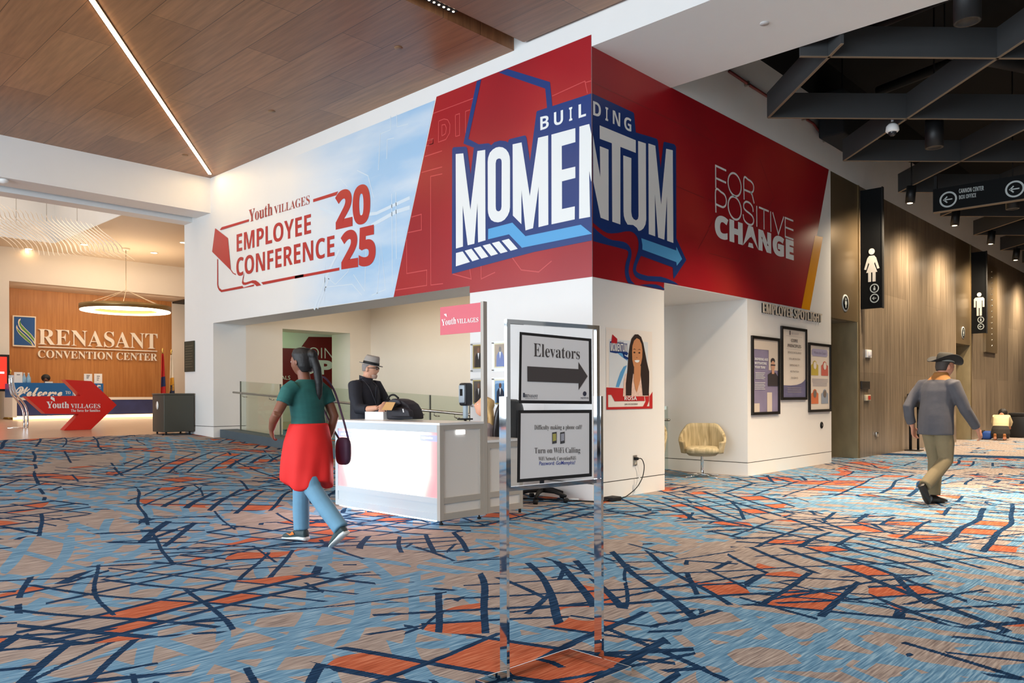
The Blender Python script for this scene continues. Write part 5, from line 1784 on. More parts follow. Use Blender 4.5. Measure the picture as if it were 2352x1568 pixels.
for (u, v) in [(2181, 465), (2334, 442)]:
    q_ = onY(u, v, SY - 0.006)
    arrow_disc(mb, q_.x, q_.z, SY - 0.006)
mb.build('arrow_symbol', SGW, t)
mb = MB()
text(mb, 'CANNON CENTER', *pl([(2206, 441), (2263, 434), (2206, 451), (2263, 444.5)], 0.006), BOLD)
text(mb, 'BOX OFFICE', *pl([(2206, 456), (2245, 450.5), (2206, 465), (2245, 460)], 0.006), BOLD)
mb.build('lettering', SGW, t)


def figure_sign(y, u0, u1, vt, vb, woman, label):
    q0, q1 = onY(u0, vt, y), onY(u1, vb, y)
    x0_, z1_, z0_ = 0.0, q0.z, q1.z
    x1_ = q1.x
    W_, H_ = x1_ - x0_, z1_ - z0_
    t = thing('blade_sign', (0, y, z0_), label, 'sign', 'tall black restroom blade signs')
    MB().box(0.0, x1_, y, y + 0.07, z0_, z1_).build('panel', SGN, t)
    MB().box(x1_, x1_ + 0.02, y - 0.005, y + 0.075, z0_ - 0.01, z1_ + 0.01).build('edge_trim', BLACK, t)
    yy = y - 0.006
    f = lambda pts: [(x0_ + W_ * a, yy, z0_ + H_ * b) for a, b in pts]
    mb = MB()
    if woman:
        mb.poly(f(circ(0.54, 0.475, 0.145, 0.026)))
        mb.poly(f([(0.42, 0.44), (0.66, 0.44), (0.75, 0.42), (0.90, 0.33), (0.80, 0.325), (0.69, 0.385), (0.66, 0.37), (0.80, 0.30), (0.72, 0.30), (0.72, 0.222), (0.57, 0.222), (0.57, 0.30), (0.51, 0.30), (0.51, 0.222), (0.37, 0.222), (0.37, 0.30), (0.28, 0.30), (0.42, 0.37), (0.39, 0.385), (0.28, 0.325), (0.18, 0.33), (0.33, 0.42)]))
    else:
        mb.poly(f(circ(0.56, 0.475, 0.15, 0.026)))
        mb.poly(f([(0.30, 0.44), (0.82, 0.44), (0.90, 0.42), (0.90, 0.32), (0.78, 0.32), (0.78, 0.40), (0.73, 0.40), (0.73, 0.215), (0.59, 0.215), (0.59, 0.31), (0.53, 0.31), (0.53, 0.215), (0.39, 0.215), (0.39, 0.40), (0.33, 0.40), (0.33, 0.32), (0.21, 0.32), (0.21, 0.42)]))
    mb.build('person_symbol', M('sign_symbol', 'E2DED6', 0.5), t)
    mb = MB()
    for b_ in (0.165, 0.082):
        stroke(mb, f(circ(0.66, b_, 0.19, 0.034, 24)), 0.02, (0, -1, 0), True)
    cx_, cz_ = x0_ + W_ * 0.66, z0_ + H_ * 0.082
    stroke(mb, [(cx_ + 0.035, yy, cz_), (cx_ - 0.035, yy, cz_)], 0.014, (0, -1, 0))
    stroke(mb, [(cx_ - 0.005, yy, cz_ + 0.03), (cx_ - 0.036, yy, cz_), (cx_ - 0.005, yy, cz_ - 0.03)], 0.014, (0, -1, 0))
    mb.poly(f(circ(0.66, 0.180, 0.03, 0.006)))
    mb.poly(f([(0.61, 0.172), (0.71, 0.172), (0.71, 0.148), (0.61, 0.148)]))
    mb.build('small_symbols', SGW, t)
    return t


figure_sign(8.755, 1978, 2027, 444, 712, True, "black blade sign with a white woman symbol, nearer of the two restroom signs")
figure_sign(17.19, 2231, 2266, 588, 772, False, "black blade sign with a white man symbol, further of the two restroom signs")
for k, (u, v, lab) in enumerate([(1943, 701, 'oval restroom plate on the bronze panel right of the white wall'), (2213, 771, 'oval restroom plate on the far bronze panel behind the cowboy hat')]):
    q_ = onX(u, v, 0.004)
    t = thing('restroom_plate', q_[:], lab, 'sign', 'oval restroom plates')
    MB().loft([((x, q_.y, q_.z), (0, 0.165, 0), (0, 0, 0.165)) for x in (0.002, 0.012)], 32).build('pale_ring', SGW, t)
    MB().loft([((x, q_.y, q_.z), (0, 0.135, 0), (0, 0, 0.135)) for x in (0.012, 0.015)], 32).build('dark_disc', SGN, t)
    MB().poly([(0.017, q_.y + a_, q_.z + b_) for a_, b_ in circ(0, 0.07, 0.025)]).poly([(0.017, q_.y + a_, q_.z + b_) for a_, b_ in [(-0.045, 0.035), (0.045, 0.035), (0.05, -0.03), (0.025, -0.03), (0.022, -0.095), (-0.022, -0.095), (-0.025, -0.03), (-0.05, -0.03)]]).build('symbol', SGW, t)
# strip of bronze on the far wall, wall devices
t = thing('metal_pilaster', (0.03, 20.2, 3), 'narrow riveted bronze strip on the stone wall beyond the man sign', 'panel')
MB().box(0.001, 0.06, 18.6, 20.0, 2.5, 5.1).build('strip', BRONZE, t)
mb = MB()
for k in range(14):
    mb.sphere((0.062, 19.3, 2.7 + k * 0.17), 0.025, 8, 5)
mb.build('rivets', STEEL, t)['kind'] = 'stuff'
for k, (u, v, w_, h_, nm, mat, lab, cat) in enumerate([(1993, 818, 0.14, 0.16, 'fire_strobe', WHITE2, 'small white alarm strobe on the stone wall', 'alarm'), (1985, 890, 0.22, 0.16, 'wall_plate', M('plate_dark', '2A241E', 0.5), 'small dark plate on the stone wall below the white strobe', 'plate'), (1990, 919, 0.14, 0.12, 'pull_station', M('pull_ivory', 'CFC4A8', 0.5), 'small ivory and red alarm pull on the stone wall', 'alarm'), (2011, 1003, 0.06, 0.1, 'wall_outlet', STEEL, 'small outlet low on the stone wall', 'outlet')]):
    q_ = onX(u, v, 0.0)
    t = thing(nm, (0, q_.y, q_.z), lab, cat)
    o = MB().rbox(0.0, 0.04, q_.y - w_, q_.y + w_, q_.z - h_ / 2, q_.z + h_ / 2, 0.006).build('housing', mat, t)
    if nm == 'fire_strobe':
        MB().rbox(0.04, 0.07, q_.y - 0.08, q_.y + 0.06, q_.z - 0.05, q_.z + 0.05, 0.01).build('lens', M('strobe_lens', 'E8E8F0', 0.2), t)
    if nm == 'pull_station':
        MB().box(0.04, 0.05, q_.y - 0.02, q_.y + 0.1, q_.z - 0.04, q_.z + 0.04).build('red_handle', M('pull_red', 'B8301E', 0.5), t)
# stanchion pair, trash bin by the kneeling person, blue bag
q_ = fl(2092, 1041)
t = thing('belt_post', q_[:], 'slim black post standing before the stone wall behind the walking cowboy', 'post')
MB().tube([q_ + Vector((0, -0.05, 0)), q_ + Vector((0, -0.05, 1.28))], 0.03, 10).build('post', BLACK, t)
MB().tube([q_ + Vector((0.13, 0.05, 0)), q_ + Vector((0.13, 0.05, 0.98))], 0.025, 10).build('second_post', BLACK, t)
MB().rbox(q_.x - 0.06, q_.x + 0.2, q_.y - 0.1, q_.y + 0.1, 0.98, 1.28, 0.02).build('head', BLACK, t)
MB().rbox(q_.x - 0.1, q_.x + 0.22, q_.y - 0.16, q_.y + 0.16, 0.0, 0.02, 0.005).build('foot', BLACK, t)
q_ = fl(2326, 1012)
t = thing('trash_bin', q_[:], 'black trash bin next to the kneeling person at far right', 'bin')
MB().rbox(q_.x - 0.05, q_.x + 0.36, q_.y - 0.2, q_.y + 0.3, 0.0, 0.62, 0.02).build('body', DL, t)
MB().rbox(q_.x - 0.07, q_.x + 0.38, q_.y - 0.22, q_.y + 0.32, 0.62, 0.72, 0.02).build('lid', BLACK, t)
q_ = fl(2266, 1017)
t = thing('blue_bag', q_[:], 'blue and black bag on the carpet left of the kneeling person', 'bag')
bulge(MB(), (q_.x, q_.y, 0.005), 0.13, 0.12, 0.12, 0.1).build('body', M('bag_blue', '1F4C9A', 0.6, var=0.2, scale=10), t)
bulge(MB(), (q_.x - 0.11, q_.y + 0.02, 0.005), 0.05, 0.11, 0.13, 0.1).build('dark_side', BLACK, t)
# ------------------------------------------------------------------ lobby beyond the opening
DX = -17.2
FL = 0.70
t = thing('lobby_desk', (DX, 0.2, FL), 'long white lobby reception desk with dark blue patterned front and glowing base', 'desk')
d0, d1 = -1.68, 2.06
DW = M('desk_white', 'EDE4D4', 0.35)
MB().box(DX - 0.75, DX, d0, d1, 1.20, 1.27).box(DX - 0.75, DX, d1 - 0.14, d1, FL + 0.06, 1.20).box(DX - 0.75, DX, d0, d0 + 0.1, FL + 0.06, 1.20).build('desk_frame', DW, t)
MB().box(DX - 0.05, DX - 0.02, d0 + 0.1, d1 - 0.14, FL + 0.1, 1.20).build('front_panel', M('desk_navy_pattern', '35406E', 0.3, var=0.4, scale=3.5), t)
MB().box(DX - 0.04, DX - 0.005, d0 + 0.02, d1 - 0.02, FL + 0.005, FL + 0.09).build('base_glow', M('desk_glow', 'FFE9C0', 0.5, emit='FFD58C', strength=3.5), t)
light('desk_base_glow', 'AREA', (DX + 0.15, 0.2, FL + 0.25), 9, WARMER, (DX + 1, 0.2, FL - 0.3), 3.6, 0.1)
MB().box(DX - 0.75, DX - 0.02, d0 + 0.02, 0.47, 1.27, 1.63).build('raised_screen', M('desk_screen_blue', '155C9C', 0.4), t)
t = thing('welcome_banner', (DX + 0.02, -0.6, 1.28), 'blue Welcome banner along the upper front of the lobby desk', 'banner')
MB().box(DX + 0.0, DX + 0.012, -1.64, 0.485, 1.285, 1.645).build('banner_panel', M('banner_blue', '15609F', 0.4), t)
mb = MB()
wv = lambda pts: [onX(u, v, DX + 0.016) for u, v in pts]
text(mb, 'Welcome', *wv([(38, 878.5), (144, 884), (36, 903), (143, 902)]), SCRIPT, 0.028)
text(mb, 'TO', *wv([(150.5, 890), (162, 891), (150.5, 897.5), (162, 897.5)]), SERIF)
text(mb, 'M', *wv([(166, 892), (180, 893), (166, 904), (180, 904)]), SERIF)
text(mb, 'm', *wv([(222, 876), (232, 877), (222, 888), (232, 888)]), SCRIPT, 0.02)
mb.build('script_lettering', M('banner_white', 'E8E4DA', 0.5), t)
# things on the desk
for k, (u0, u1, v0, v1, lab) in enumerate([(193.5, 212, 851, 866.5, 'white printed sheet on a stand, left of the pair on the lobby desk'), (217, 235, 851, 873, 'white printed sheet on a stand, right of the pair on the lobby desk'), (33, 52, 846, 869, 'white leaflet holder at the left end of the lobby desk')]):
    p_, r_ = onX(u0, v0, DX - 0.25), onX(u1, v1, DX - 0.25)
    t = thing('paper_sign', (DX - 0.25, (p_.y + r_.y) / 2, 1.63 if k != 1 else 1.6), lab, 'sign', 'paper signs on the lobby desk')
    MB().box(DX - 0.262, DX - 0.25, p_.y, r_.y, min(1.632, r_.z), p_.z).build('sheet', M('sheet_white', 'F0ECE6', 0.5), t)
    mb = MB()
    for j in range(3 if k != 2 else 1):
        w_ = (r_.y - p_.y)
        zz = p_.z - (p_.z - r_.z) * (0.3 + 0.2 * j)
        mb.box(DX - 0.249, DX - 0.247, p_.y + w_ * 0.3, p_.y + w_ * (0.7 - 0.08 * j), zz, zz + 0.02)
    mb.build('print', M('sheet_ink', '6A6A70', 0.5), t)
BLUEB = M('bottle_blue', '8FB4CC', 0.2, var=0.3, scale=20)
for k, u in enumerate((55.5, 66)):
    p_ = onX(u, 868, DX - 0.3)
    t = thing('water_bottle', (p_.x, p_.y, 1.63), ['clear blue bottle by the leaflet holder, left of two on the lobby desk', 'clear blue bottle, right of two beside the leaflet holder on the lobby desk'][k], 'bottle', 'bottles on the lobby desk')
    MB().lathe([(0.05, 0.0), (0.055, 0.05), (0.05, 0.15), (0.02, 0.22), (0.018, 0.25)], (p_.x, p_.y, 1.63), 14).build('bottle', BLUEB, t)
    MB().lathe([(0.02, 0.25), (0.02, 0.28)], (p_.x, p_.y, 1.63), 10).build('cap', DW, t)
p_ = onX(113, 868, DX - 0.35)
t = thing('desk_monitor', (p_.x, p_.y, 1.63), 'low pale card holder on the lobby desk before the receptionist', 'holder')
MB().box(p_.x - 0.05, p_.x, p_.y - 0.09, p_.y + 0.09, 1.632, 1.69).build('card_holder', DW, t)
# raised wall letters and emblem
t = thing('wall_sign', (-19.98, 1.2, 2.7), 'large raised white RENASANT CONVENTION CENTER letters on the lobby wood wall', 'sign')
LW = M('raised_white', 'F6EAD8', 0.45)
wl = lambda pts: [onX(u, v, -19.95) for u, v in pts]
mb = MB()
text(mb, 'RENASANT', *wl([(89, 746.5), (363, 760), (89, 783.5), (363, 796)]), SERIF, -0.004, depth=(-0.04, 0, 0))
mb.build('large_letters', LW, t)
mb = MB()
text(mb, 'CONVENTION CENTER', *wl([(88, 795.5), (362, 806), (88, 813.5), (362, 823)]), SERIF, -0.004, depth=(-0.04, 0, 0))
mb.build('small_letters', LW, t)
MB().prism(wl([(89, 787.3), (362, 799.6), (362, 801.8), (89, 789.8)]), (-0.04, 0, 0)).build('rule', LW, t)
t = thing('wall_emblem', (-19.98, -0.7, 2.75), 'blue square emblem with two green and white flame strokes on the lobby wood wall', 'sign')
MB().prism(wl([(30.5, 715.5), (84, 719), (83, 789.5), (30, 786.5)]), (-0.05, 0, 0)).build('white_border', LW, t)
el = lambda pts, o: [onX(u, v, -19.95 + o) for u, v in pts]
MB().poly(el([(33.5, 718.5), (81.5, 721.5), (80.5, 786), (33, 783.5)], 0.004)).build('blue_field', M('emblem_blue', '12559C', 0.4), t)
Z = lambda pts: tr((10, 690), 6.03, pts)
MB().poly(el(Z([(235, 198), (205, 215), (196, 250), (205, 300), (235, 350), (320, 425), (390, 500), (425, 560), (430, 490), (380, 420), (290, 330), (245, 280), (225, 240)]), 0.008)).poly(el(Z([(180, 285), (170, 320), (180, 365), (215, 420), (300, 500), (360, 545), (400, 580), (415, 575), (380, 520), (300, 440), (215, 360), (190, 325)]), 0.008)).build('white_strokes', LW, t)
MB().poly(el(Z([(225, 225), (213, 245), (215, 290), (250, 345), (330, 420), (405, 505), (420, 530), (420, 490), (375, 425), (290, 340), (240, 285)]), 0.012)).poly(el(Z([(182, 330), (190, 370), (230, 425), (310, 500), (395, 568), (370, 520), (300, 450), (215, 370)]), 0.012)).build('green_strokes', M('emblem_green', '5E9A4A', 0.4), t)
# red display screen at the far left
p_, r_ = onX(-60, 803, -18.1), onX(22, 890, -18.1)
t = thing('display_screen', (-18.1, r_.y, r_.z), 'lit red display screen in a black frame at the left edge of the lobby', 'screen')
MB().box(-18.19, -18.1, p_.y, r_.y, r_.z, p_.z).build('bezel', M('bezel_black', '161416', 0.4), t)
MB().box(-18.1, -18.095, p_.y + 0.08, r_.y - 0.06, r_.z + 0.06, p_.z - 0.06).build('picture', M('screen_red', 'D82A22', 0.4, emit='FF3A28', strength=0.9), t)
MB().box(-18.095, -18.09, p_.y + 0.08, r_.y - 0.12, (r_.z + p_.z) / 2 - 0.02, (r_.z + p_.z) / 2 + 0.03).build('white_caption', M('lit_caption', 'FFFFFF', 0.5, emit='FFFFFF', strength=1.0), t)
MB().box(-18.3, -18.15, p_.y + 0.3, r_.y - 0.3, FL, r_.z).build('pedestal', M('pedestal_grey', 'CFC8BE', 0.5), t)
# red arrow sign on the floor
AX = -12.4
t = thing('arrow_sign', (AX, -1.7, fz(AX)), 'big red standing arrow sign with white YouthVILLAGES lettering on the lobby floor', 'sign')
ar = [onX(u, v, AX) for u, v in tr((40, 850), 9.408, [(1030, 135), (1600, 170), (2145, 690), (1585, 1200), (1000, 1205), (1330, 880), (600, 868), (180, 490), (1370, 485)])]
zf = fz(AX) + 0.003
for p in (ar[3], ar[4]):
    p.z = zf
MB().prism(ar, (-0.26, 0, 0)).build('arrow_body', M('arrow_red', 'CE2016', 0.35), t)
mb = MB()
aq = lambda pts: [onX(u, v, AX + 0.006) for u, v in tr((40, 850), 9.408, pts)]
text(mb, 'Youth', *aq([(630, 605), (1115, 615), (630, 750), (1115, 752)]), SERIF, 0.008)
text(mb, 'VILLAGES', *aq([(1150, 655), (1790, 662), (1150, 752), (1790, 757)]), SERIF)
text(mb, 'The force for families', *aq([(1155, 775), (1785, 778), (1155, 832), (1785, 833)]), SERIF)
mb.poly(aq([(725, 490), (800, 530), (810, 605), (715, 545)]))
mb.build('white_lettering', VWHITE, t)
# chrome curved stand
p_ = fl(50, 974)
t = thing('curved_stand', p_[:], 'curved chrome floor stand with a pale sign top at the left of the lobby', 'stand')
sx = p_.x
cv = lambda u, v, o=0.0: onX(u, v, sx + o)
for o in (0.0, 0.0):
    pass
MB().tube(bez([cv(63, 973), cv(63, 950), cv(58, 925), cv(44, 905), cv(33, 893), cv(28, 875), cv(27, 858)]), 0.022, 8).build('front_tube', CHROME, t)
MB().tube(bez([cv(55, 974), cv(55, 952), cv(50, 928), cv(37, 908), cv(27, 896), cv(23, 878), cv(22, 860)]), 0.022, 8).build('rear_tube', CHROME, t)
mb = MB()
L_ = bez([cv(20, 853), cv(21, 875), cv(27, 893), cv(35, 900)])
R_ = bez([cv(32, 853), cv(33, 870), cv(36, 884), cv(41, 893)])
mb.add(L_ + R_, [(i, i + 1, len(L_) + i + 1, len(L_) + i) for i in range(len(L_) - 1)])
mb.build('sign_top', M('stand_top_pale', 'D5DEE4', 0.3), t)
MB().tube([cv(64, 974), cv(16, 975)], 0.022, 8).build('foot_tube', CHROME, t)
# grey bin
t = thing('recycling_bin', (-10.75, -0.4, fz(-10.75)), 'dark grey square bin with a small white emblem beside the white jamb', 'bin')
bz = fz(-10.4) + 0.0
bx0, bx1, by0, by1 = -11.08, -10.5, -0.66, -0.03
GR = M('bin_grey', '4A4A42', 0.5, 0.2, var=0.06, scale=6)
MB().rbox(bx0, bx1, by0, by1, bz + 0.07, bz + 0.84, 0.012).build('body', GR, t)
MB().rbox(bx0 - 0.01, bx1 + 0.01, by0 - 0.01, by1 + 0.01, bz + 0.84, bz + 0.87, 0.008).build('lid', M('bin_lid', '55554C', 0.45, 0.2), t)
for X in (bx0 + 0.07, bx1 - 0.07):
    for Y in (by0 + 0.07, by1 - 0.07):
        MB().tube([(X, Y, fz(X)), (X, Y, bz + 0.075)], 0.02, 8).build('foot', BLACK, t)
MB().loft([((bx0 + 0.25, by0 - 0.001, bz + 0.62), (0.055, 0, 0), (0, 0, 0.085)), ((bx0 + 0.25, by0 - 0.005, bz + 0.62), (0.055, 0, 0), (0, 0, 0.085))], 18).build('white_emblem', VWHITE, t)
# ring pendant
rc = onX(291, 702, -16.5)
R1 = 1.13
t = thing('ring_pendant', rc[:], 'large glowing ring pendant light hanging in the lobby', 'light')
mb = MB()


def ringband(r0, r1, z0, z1, n=56):
    mb = MB()
    vs, fs = [], []
    for k in range(n):
        an = 2 * math.pi * k / n
        for r, z in ((r0, z0), (r1, z0), (r1, z1), (r0, z1)):
            vs.append((rc.x + r * math.cos(an), rc.y + r * math.sin(an), rc.z + z))
    for k in range(n):
        for j in range(4):
            a_, b_ = 4 * k + j, 4 * k + (j + 1) % 4
            c_, d_ = 4 * ((k + 1) % n) + (j + 1) % 4, 4 * ((k + 1) % n) + j
            fs.append((a_, b_, c_, d_))
    return mb.add(vs, fs, True)


ringband(R1 - 0.06, R1, -0.06, 0.07).build('ring_band', M('ring_brass', '8A7248', 0.35, 0.7), t)
ringband(R1 - 0.34, R1 - 0.02, -0.085, -0.06).build('lower_diffuser', M('ring_glow', 'FFF4DC', 0.5, emit='FFE9C8', strength=5), t)
ringband(R1 - 0.34, R1 - 0.07, 0.05, 0.065).build('upper_diffuser', M('ring_glow', 'FFF4DC', 0.5, emit='FFE9C8', strength=5), t)
mb = MB()
MB().tube([(rc.x, rc.y, LC), (rc.x, rc.y, rc.z + 0.5)], 0.012, 6).build('cable', M('cable_grey', '9A8A74', 0.5), t)
for k in range(5):
    an = 2 * math.pi * (k + 0.3) / 5
    MB().tube([(rc.x, rc.y, rc.z + 0.5), (rc.x + (R1 - 0.03) * math.cos(an), rc.y + (R1 - 0.03) * math.sin(an), rc.z + 0.07)], 0.006, 5).build('suspension_wire', M('cable_grey', '9A8A74', 0.5), t)
MB().lathe([(0.10, 0.0), (0.10, 0.05)], (rc.x, rc.y, LC - 0.05), 16).build('canopy', DW, t)
light('ring_uplight', 'AREA', (rc.x, rc.y, rc.z + 0.25), 24, WARM, (rc.x, rc.y, 10), 1.8, 1.8)
for k, (u, v) in enumerate([(356, 574), (68, 563), (196, 554), (424, 551)]):
    q_ = onZ(u, v, LC)
    t = thing('recessed_light', (q_.x, q_.y, LC - 0.01), ['small round recessed light in the lobby ceiling, right of the ring pendant cable', 'small round recessed light in the lobby ceiling, below the ribbon sculpture', 'small round recessed light in the lobby ceiling, left of the pendant cable', 'small round recessed light in the lobby ceiling at the white jamb edge'][k], 'light', 'recessed lobby lights')
    MB().lathe([(0.09, -0.008), (0.11, 0.0)], (q_.x, q_.y, LC - 0.004), 18).build('trim_ring', DW, t)
    MB().lathe([(0.001, 0.0), (0.085, 0.0)], (q_.x, q_.y, LC - 0.0125), 18).build('lamp', DLE, t)
# ribbon sculpture hanging in the ceiling well
t = thing('ribbon_sculpture', (-15.0, -2.2, 5.2), 'hanging sculpture of many wavy translucent ribbons in the lobby ceiling well', 'sculpture')
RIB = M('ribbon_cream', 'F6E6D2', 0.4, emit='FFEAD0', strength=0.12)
rnd = random.Random(3)
for k in range(66):
    row = k % 3
    u0 = -40 + (k // 3) * 13 + row * 5
    v0 = (448 + 3.2 * (k // 3), 476 + 2.6 * (k // 3), 506 + 1.2 * (k // 3))[row]
    X = (-13.4, -14.6, -15.8)[row]
    pts = []
    for j in range(7):
        s_ = j / 6
        u = u0 + 62 * s_ + 9 * math.sin(6.0 * s_ + (k // 3) * 0.22 + row * 1.4)
        v = v0 + 62 * s_ + 5 * math.sin(5 * s_ + (k // 3) * 0.25 + row)
        pts.append(onX(u, v, X + 0.15 * math.sin(4 * s_ + (k // 3) * 0.3)))
    pts = bez(pts, 4)
    MB().tube(pts, [0.003 + 0.008 * math.sin(math.pi * min(1, i / (len(pts) - 1) * 0.9 + 0.08)) for i in range(len(pts))], 5).build('ribbon', RIB, t)
mb = MB()
for u in (40, 110, 180):
    for X in (-13.6, -15.6):
        p_ = onX(u, 500, X)
        MB().tube([p_, (p_.x, p_.y, 7.6)], 0.004, 4).build('hanging_wire', M('cable_grey', '9A8A74', 0.5), t)
# flags at the right end of the wood wall and one at the far left
def flag(u, v, X, hue, lab, stripes):
    tip = onX(u, v, X)
    t = thing('flag', (X, tip.y, FL), lab, 'flag', 'draped flags in the lobby')
    MB().tube([(X, tip.y, FL + 0.04), (X, tip.y, tip.z - 0.16)], 0.018, 8).build('pole', M('pole_brass', 'B08A40', 0.3, 0.8), t)
    MB().lathe([(0.001, 0.16), (0.035, 0.08), (0.012, 0.02), (0.03, 0.0)], (X, tip.y, tip.z - 0.16), 10).build('finial', M('finial_gold', 'E0BE6A', 0.25, 0.9), t)
    MB().lathe([(0.17, 0.0), (0.15, 0.05), (0.03, 0.07)], (X, tip.y, FL + 0.001), 20).build('base', M('pole_brass', 'B08A40', 0.3, 0.8), t)
    nm = [('cloth', hue[0], 0.0, 1.0)] + stripes
    for name, col, a0, a1 in nm:
        vs, fs = [], []
        N_, Mv = 14, 16
        for j in range(Mv):
            s_ = a0 + (a1 - a0) * j / (Mv - 1)
            wdt = 0.04 + 0.14 * s_ ** 0.8
            for i in range(N_):
                q_ = i / (N_ - 1)
                off = 0.035 * math.sin(q_ * 9 + 2 * s_)
                vs.append((X + 0.05 + off + (0.012 if name != 'cloth' else 0), tip.y - 0.03 + wdt * (q_ - 0.35) * 1.3, tip.z - 0.2 - 1.75 * s_ * (1 - 0.04 * q_)))
        for j in range(Mv - 1):
            for i in range(N_ - 1):
                p = j * N_ + i
                fs.append((p, p + 1, p + N_ + 1, p + N_))
        o = MB().add(vs, fs, True).build(name, M('flag_' + col, col, 0.7), t, fixn=False)
    return t


flag(374, 792, -19.2, ['B81E22'], 'red flag with a dark round emblem draped on a pole by the lobby wood wall', [('emblem_patch', '1E2C60', 0.42, 0.60), ('gold_fringe', 'D2A03C', 0.90, 1.0)])
flag(394, 795, -19.2, ['E8E0D0'], 'white blue and gold flag draped on a pole right of the red flag', [('blue_part', '26304E', 0.55, 1.0), ('gold_emblem', 'CF9A30', 0.42, 0.66)])
flag(24, 838, -18.3, ['B03A34'], 'red and white striped flag partly behind the red display screen', [('white_stripe', 'E8E0D8', 0.25, 0.45)])

# mural and exit glow seen through the alcove doorway
t = thing('passage_mural', (-12.99, 3.5, 1.2), 'dark red mural with GOING UP lettering seen through the alcove doorway', 'mural')
MX = -12.985
mz = lambda u, v, o=0.0: onX(u, v, MX + o)
MB().poly([(MX, 1.5, 1.1), (MX, 6.8, 1.1), (MX, 6.8, 3.0), (MX, mz(710, 770).y, mz(710, 770).z), (MX, mz(690, 795).y, mz(690, 797).z), (MX, 1.5, mz(650, 797).z)]).build('red_field', M('passage_red', '7A1418', 0.4), t)
mb = MB()
text(mb, 'GOING', mz(684, 792, 0.004), mz(790, 798, 0.004), mz(684, 817, 0.004), mz(790, 822, 0.004), None, -0.012)
mb.build('thin_lettering', VWHITE, t)
mb = MB()
text(mb, 'UP', mz(684, 821, 0.004), mz(765, 825, 0.004), mz(684, 855, 0.004), mz(765, 858, 0.004), BOLD, 0.03)
text(mb, 'MEALS', mz(630, 859, 0.004), mz(667, 859, 0.004), mz(630, 867, 0.004), mz(667, 868, 0.004), None)
mb.build('bold_lettering', VWHITE, t)
p_ = mz(656, 962)
t = thing('green_indicator', (MX, p_.y, p_.z), 'glowing green signal light low in the alcove doorway', 'light')
MB().rbox(MX + 0.003, MX + 0.12, 2.2, 2.9, 0.85, 1.15, 0.02).build('housing', BLACK, t)
MB().box(MX + 0.12, MX + 0.13, 2.25, 2.8, 0.90, 1.0).build('lamp', M('lamp_green', '30FF60', 0.5, emit='20FF50', strength=6), t)
light('green_signal_glow', 'POINT', (MX + 0.8, 2.6, 2.4), 14, (0.6, 1.0, 0.45), soft=0.3)

# ------------------------------------------------------------------ people
SK_D = M('skin_deep', '7A4A34', 0.55)
SK_F = M('skin_fair', 'D9A285', 0.55)
SK_T = M('skin_tan', 'C08468', 0.55)


def fuse(mb, name, mat, parent, voxel=0.01, it=4, fac=0.5):
    """melt overlapping closed shapes into one continuous surface"""
    me = bpy.data.meshes.new('tmp')
    me.from_pydata(mb.v, [], mb.f)
    o = bpy.data.objects.new('tmp', me)
    COL.objects.link(o)
    bm = bmesh.new()
    bm.from_mesh(me)
    bmesh.ops.recalc_face_normals(bm, faces=bm.faces[:])
    bm.to_mesh(me)
    bm.free()
    r = o.modifiers.new('r', 'REMESH')
    r.mode = 'VOXEL'
    r.voxel_size = voxel
    s_ = o.modifiers.new('s', 'SMOOTH')
    s_.iterations = it
    s_.factor = fac
    dg = bpy.context.evaluated_depsgraph_get()
    m2 = bpy.data.meshes.new_from_object(o.evaluated_get(dg))
    bpy.data.objects.remove(o)
    bpy.data.meshes.remove(me)
    m2.name = name
    L = world_loc(parent)
    m2.transform(Matrix.Translation(-L))
    m2.materials.clear()
    m2.materials.append(mat)
    for p in m2.polygons:
        p.use_smooth = True
    ob = bpy.data.objects.new(name, m2)
    COL.objects.link(ob)
    ob.parent = parent
    return ob


class Fig:
    """local frame: x right, y forward, z up from the ground under the pelvis"""
    def __init__(s, base, F, k=1.0):
        s.o = Vector(base)
        F = Vector((F[0], F[1], 0)).normalized()
        s.F, s.R, s.k = F, Vector((F.y, -F.x, 0)), k

    def __call__(s, p):
        return s.o + (s.R * p[0] + s.F * p[1] + Vector((0, 0, p[2]))) * s.k

    def d(s, p):
        return s.R * p[0] + s.F * p[1] + Vector((0, 0, p[2]))

    def limb(s, mb, pts, rs, n=14):
        return mb.tube([s(p) for p in pts], [r * s.k for r in rs], n)

    def ring(s, mb, rings, n=22):
        """rings: (centre, half width, half depth)"""
        return mb.loft([(s(c), s.d((w * s.k, 0, 0)), s.d((0, dp * s.k, 0))) for c, w, dp in rings], n)


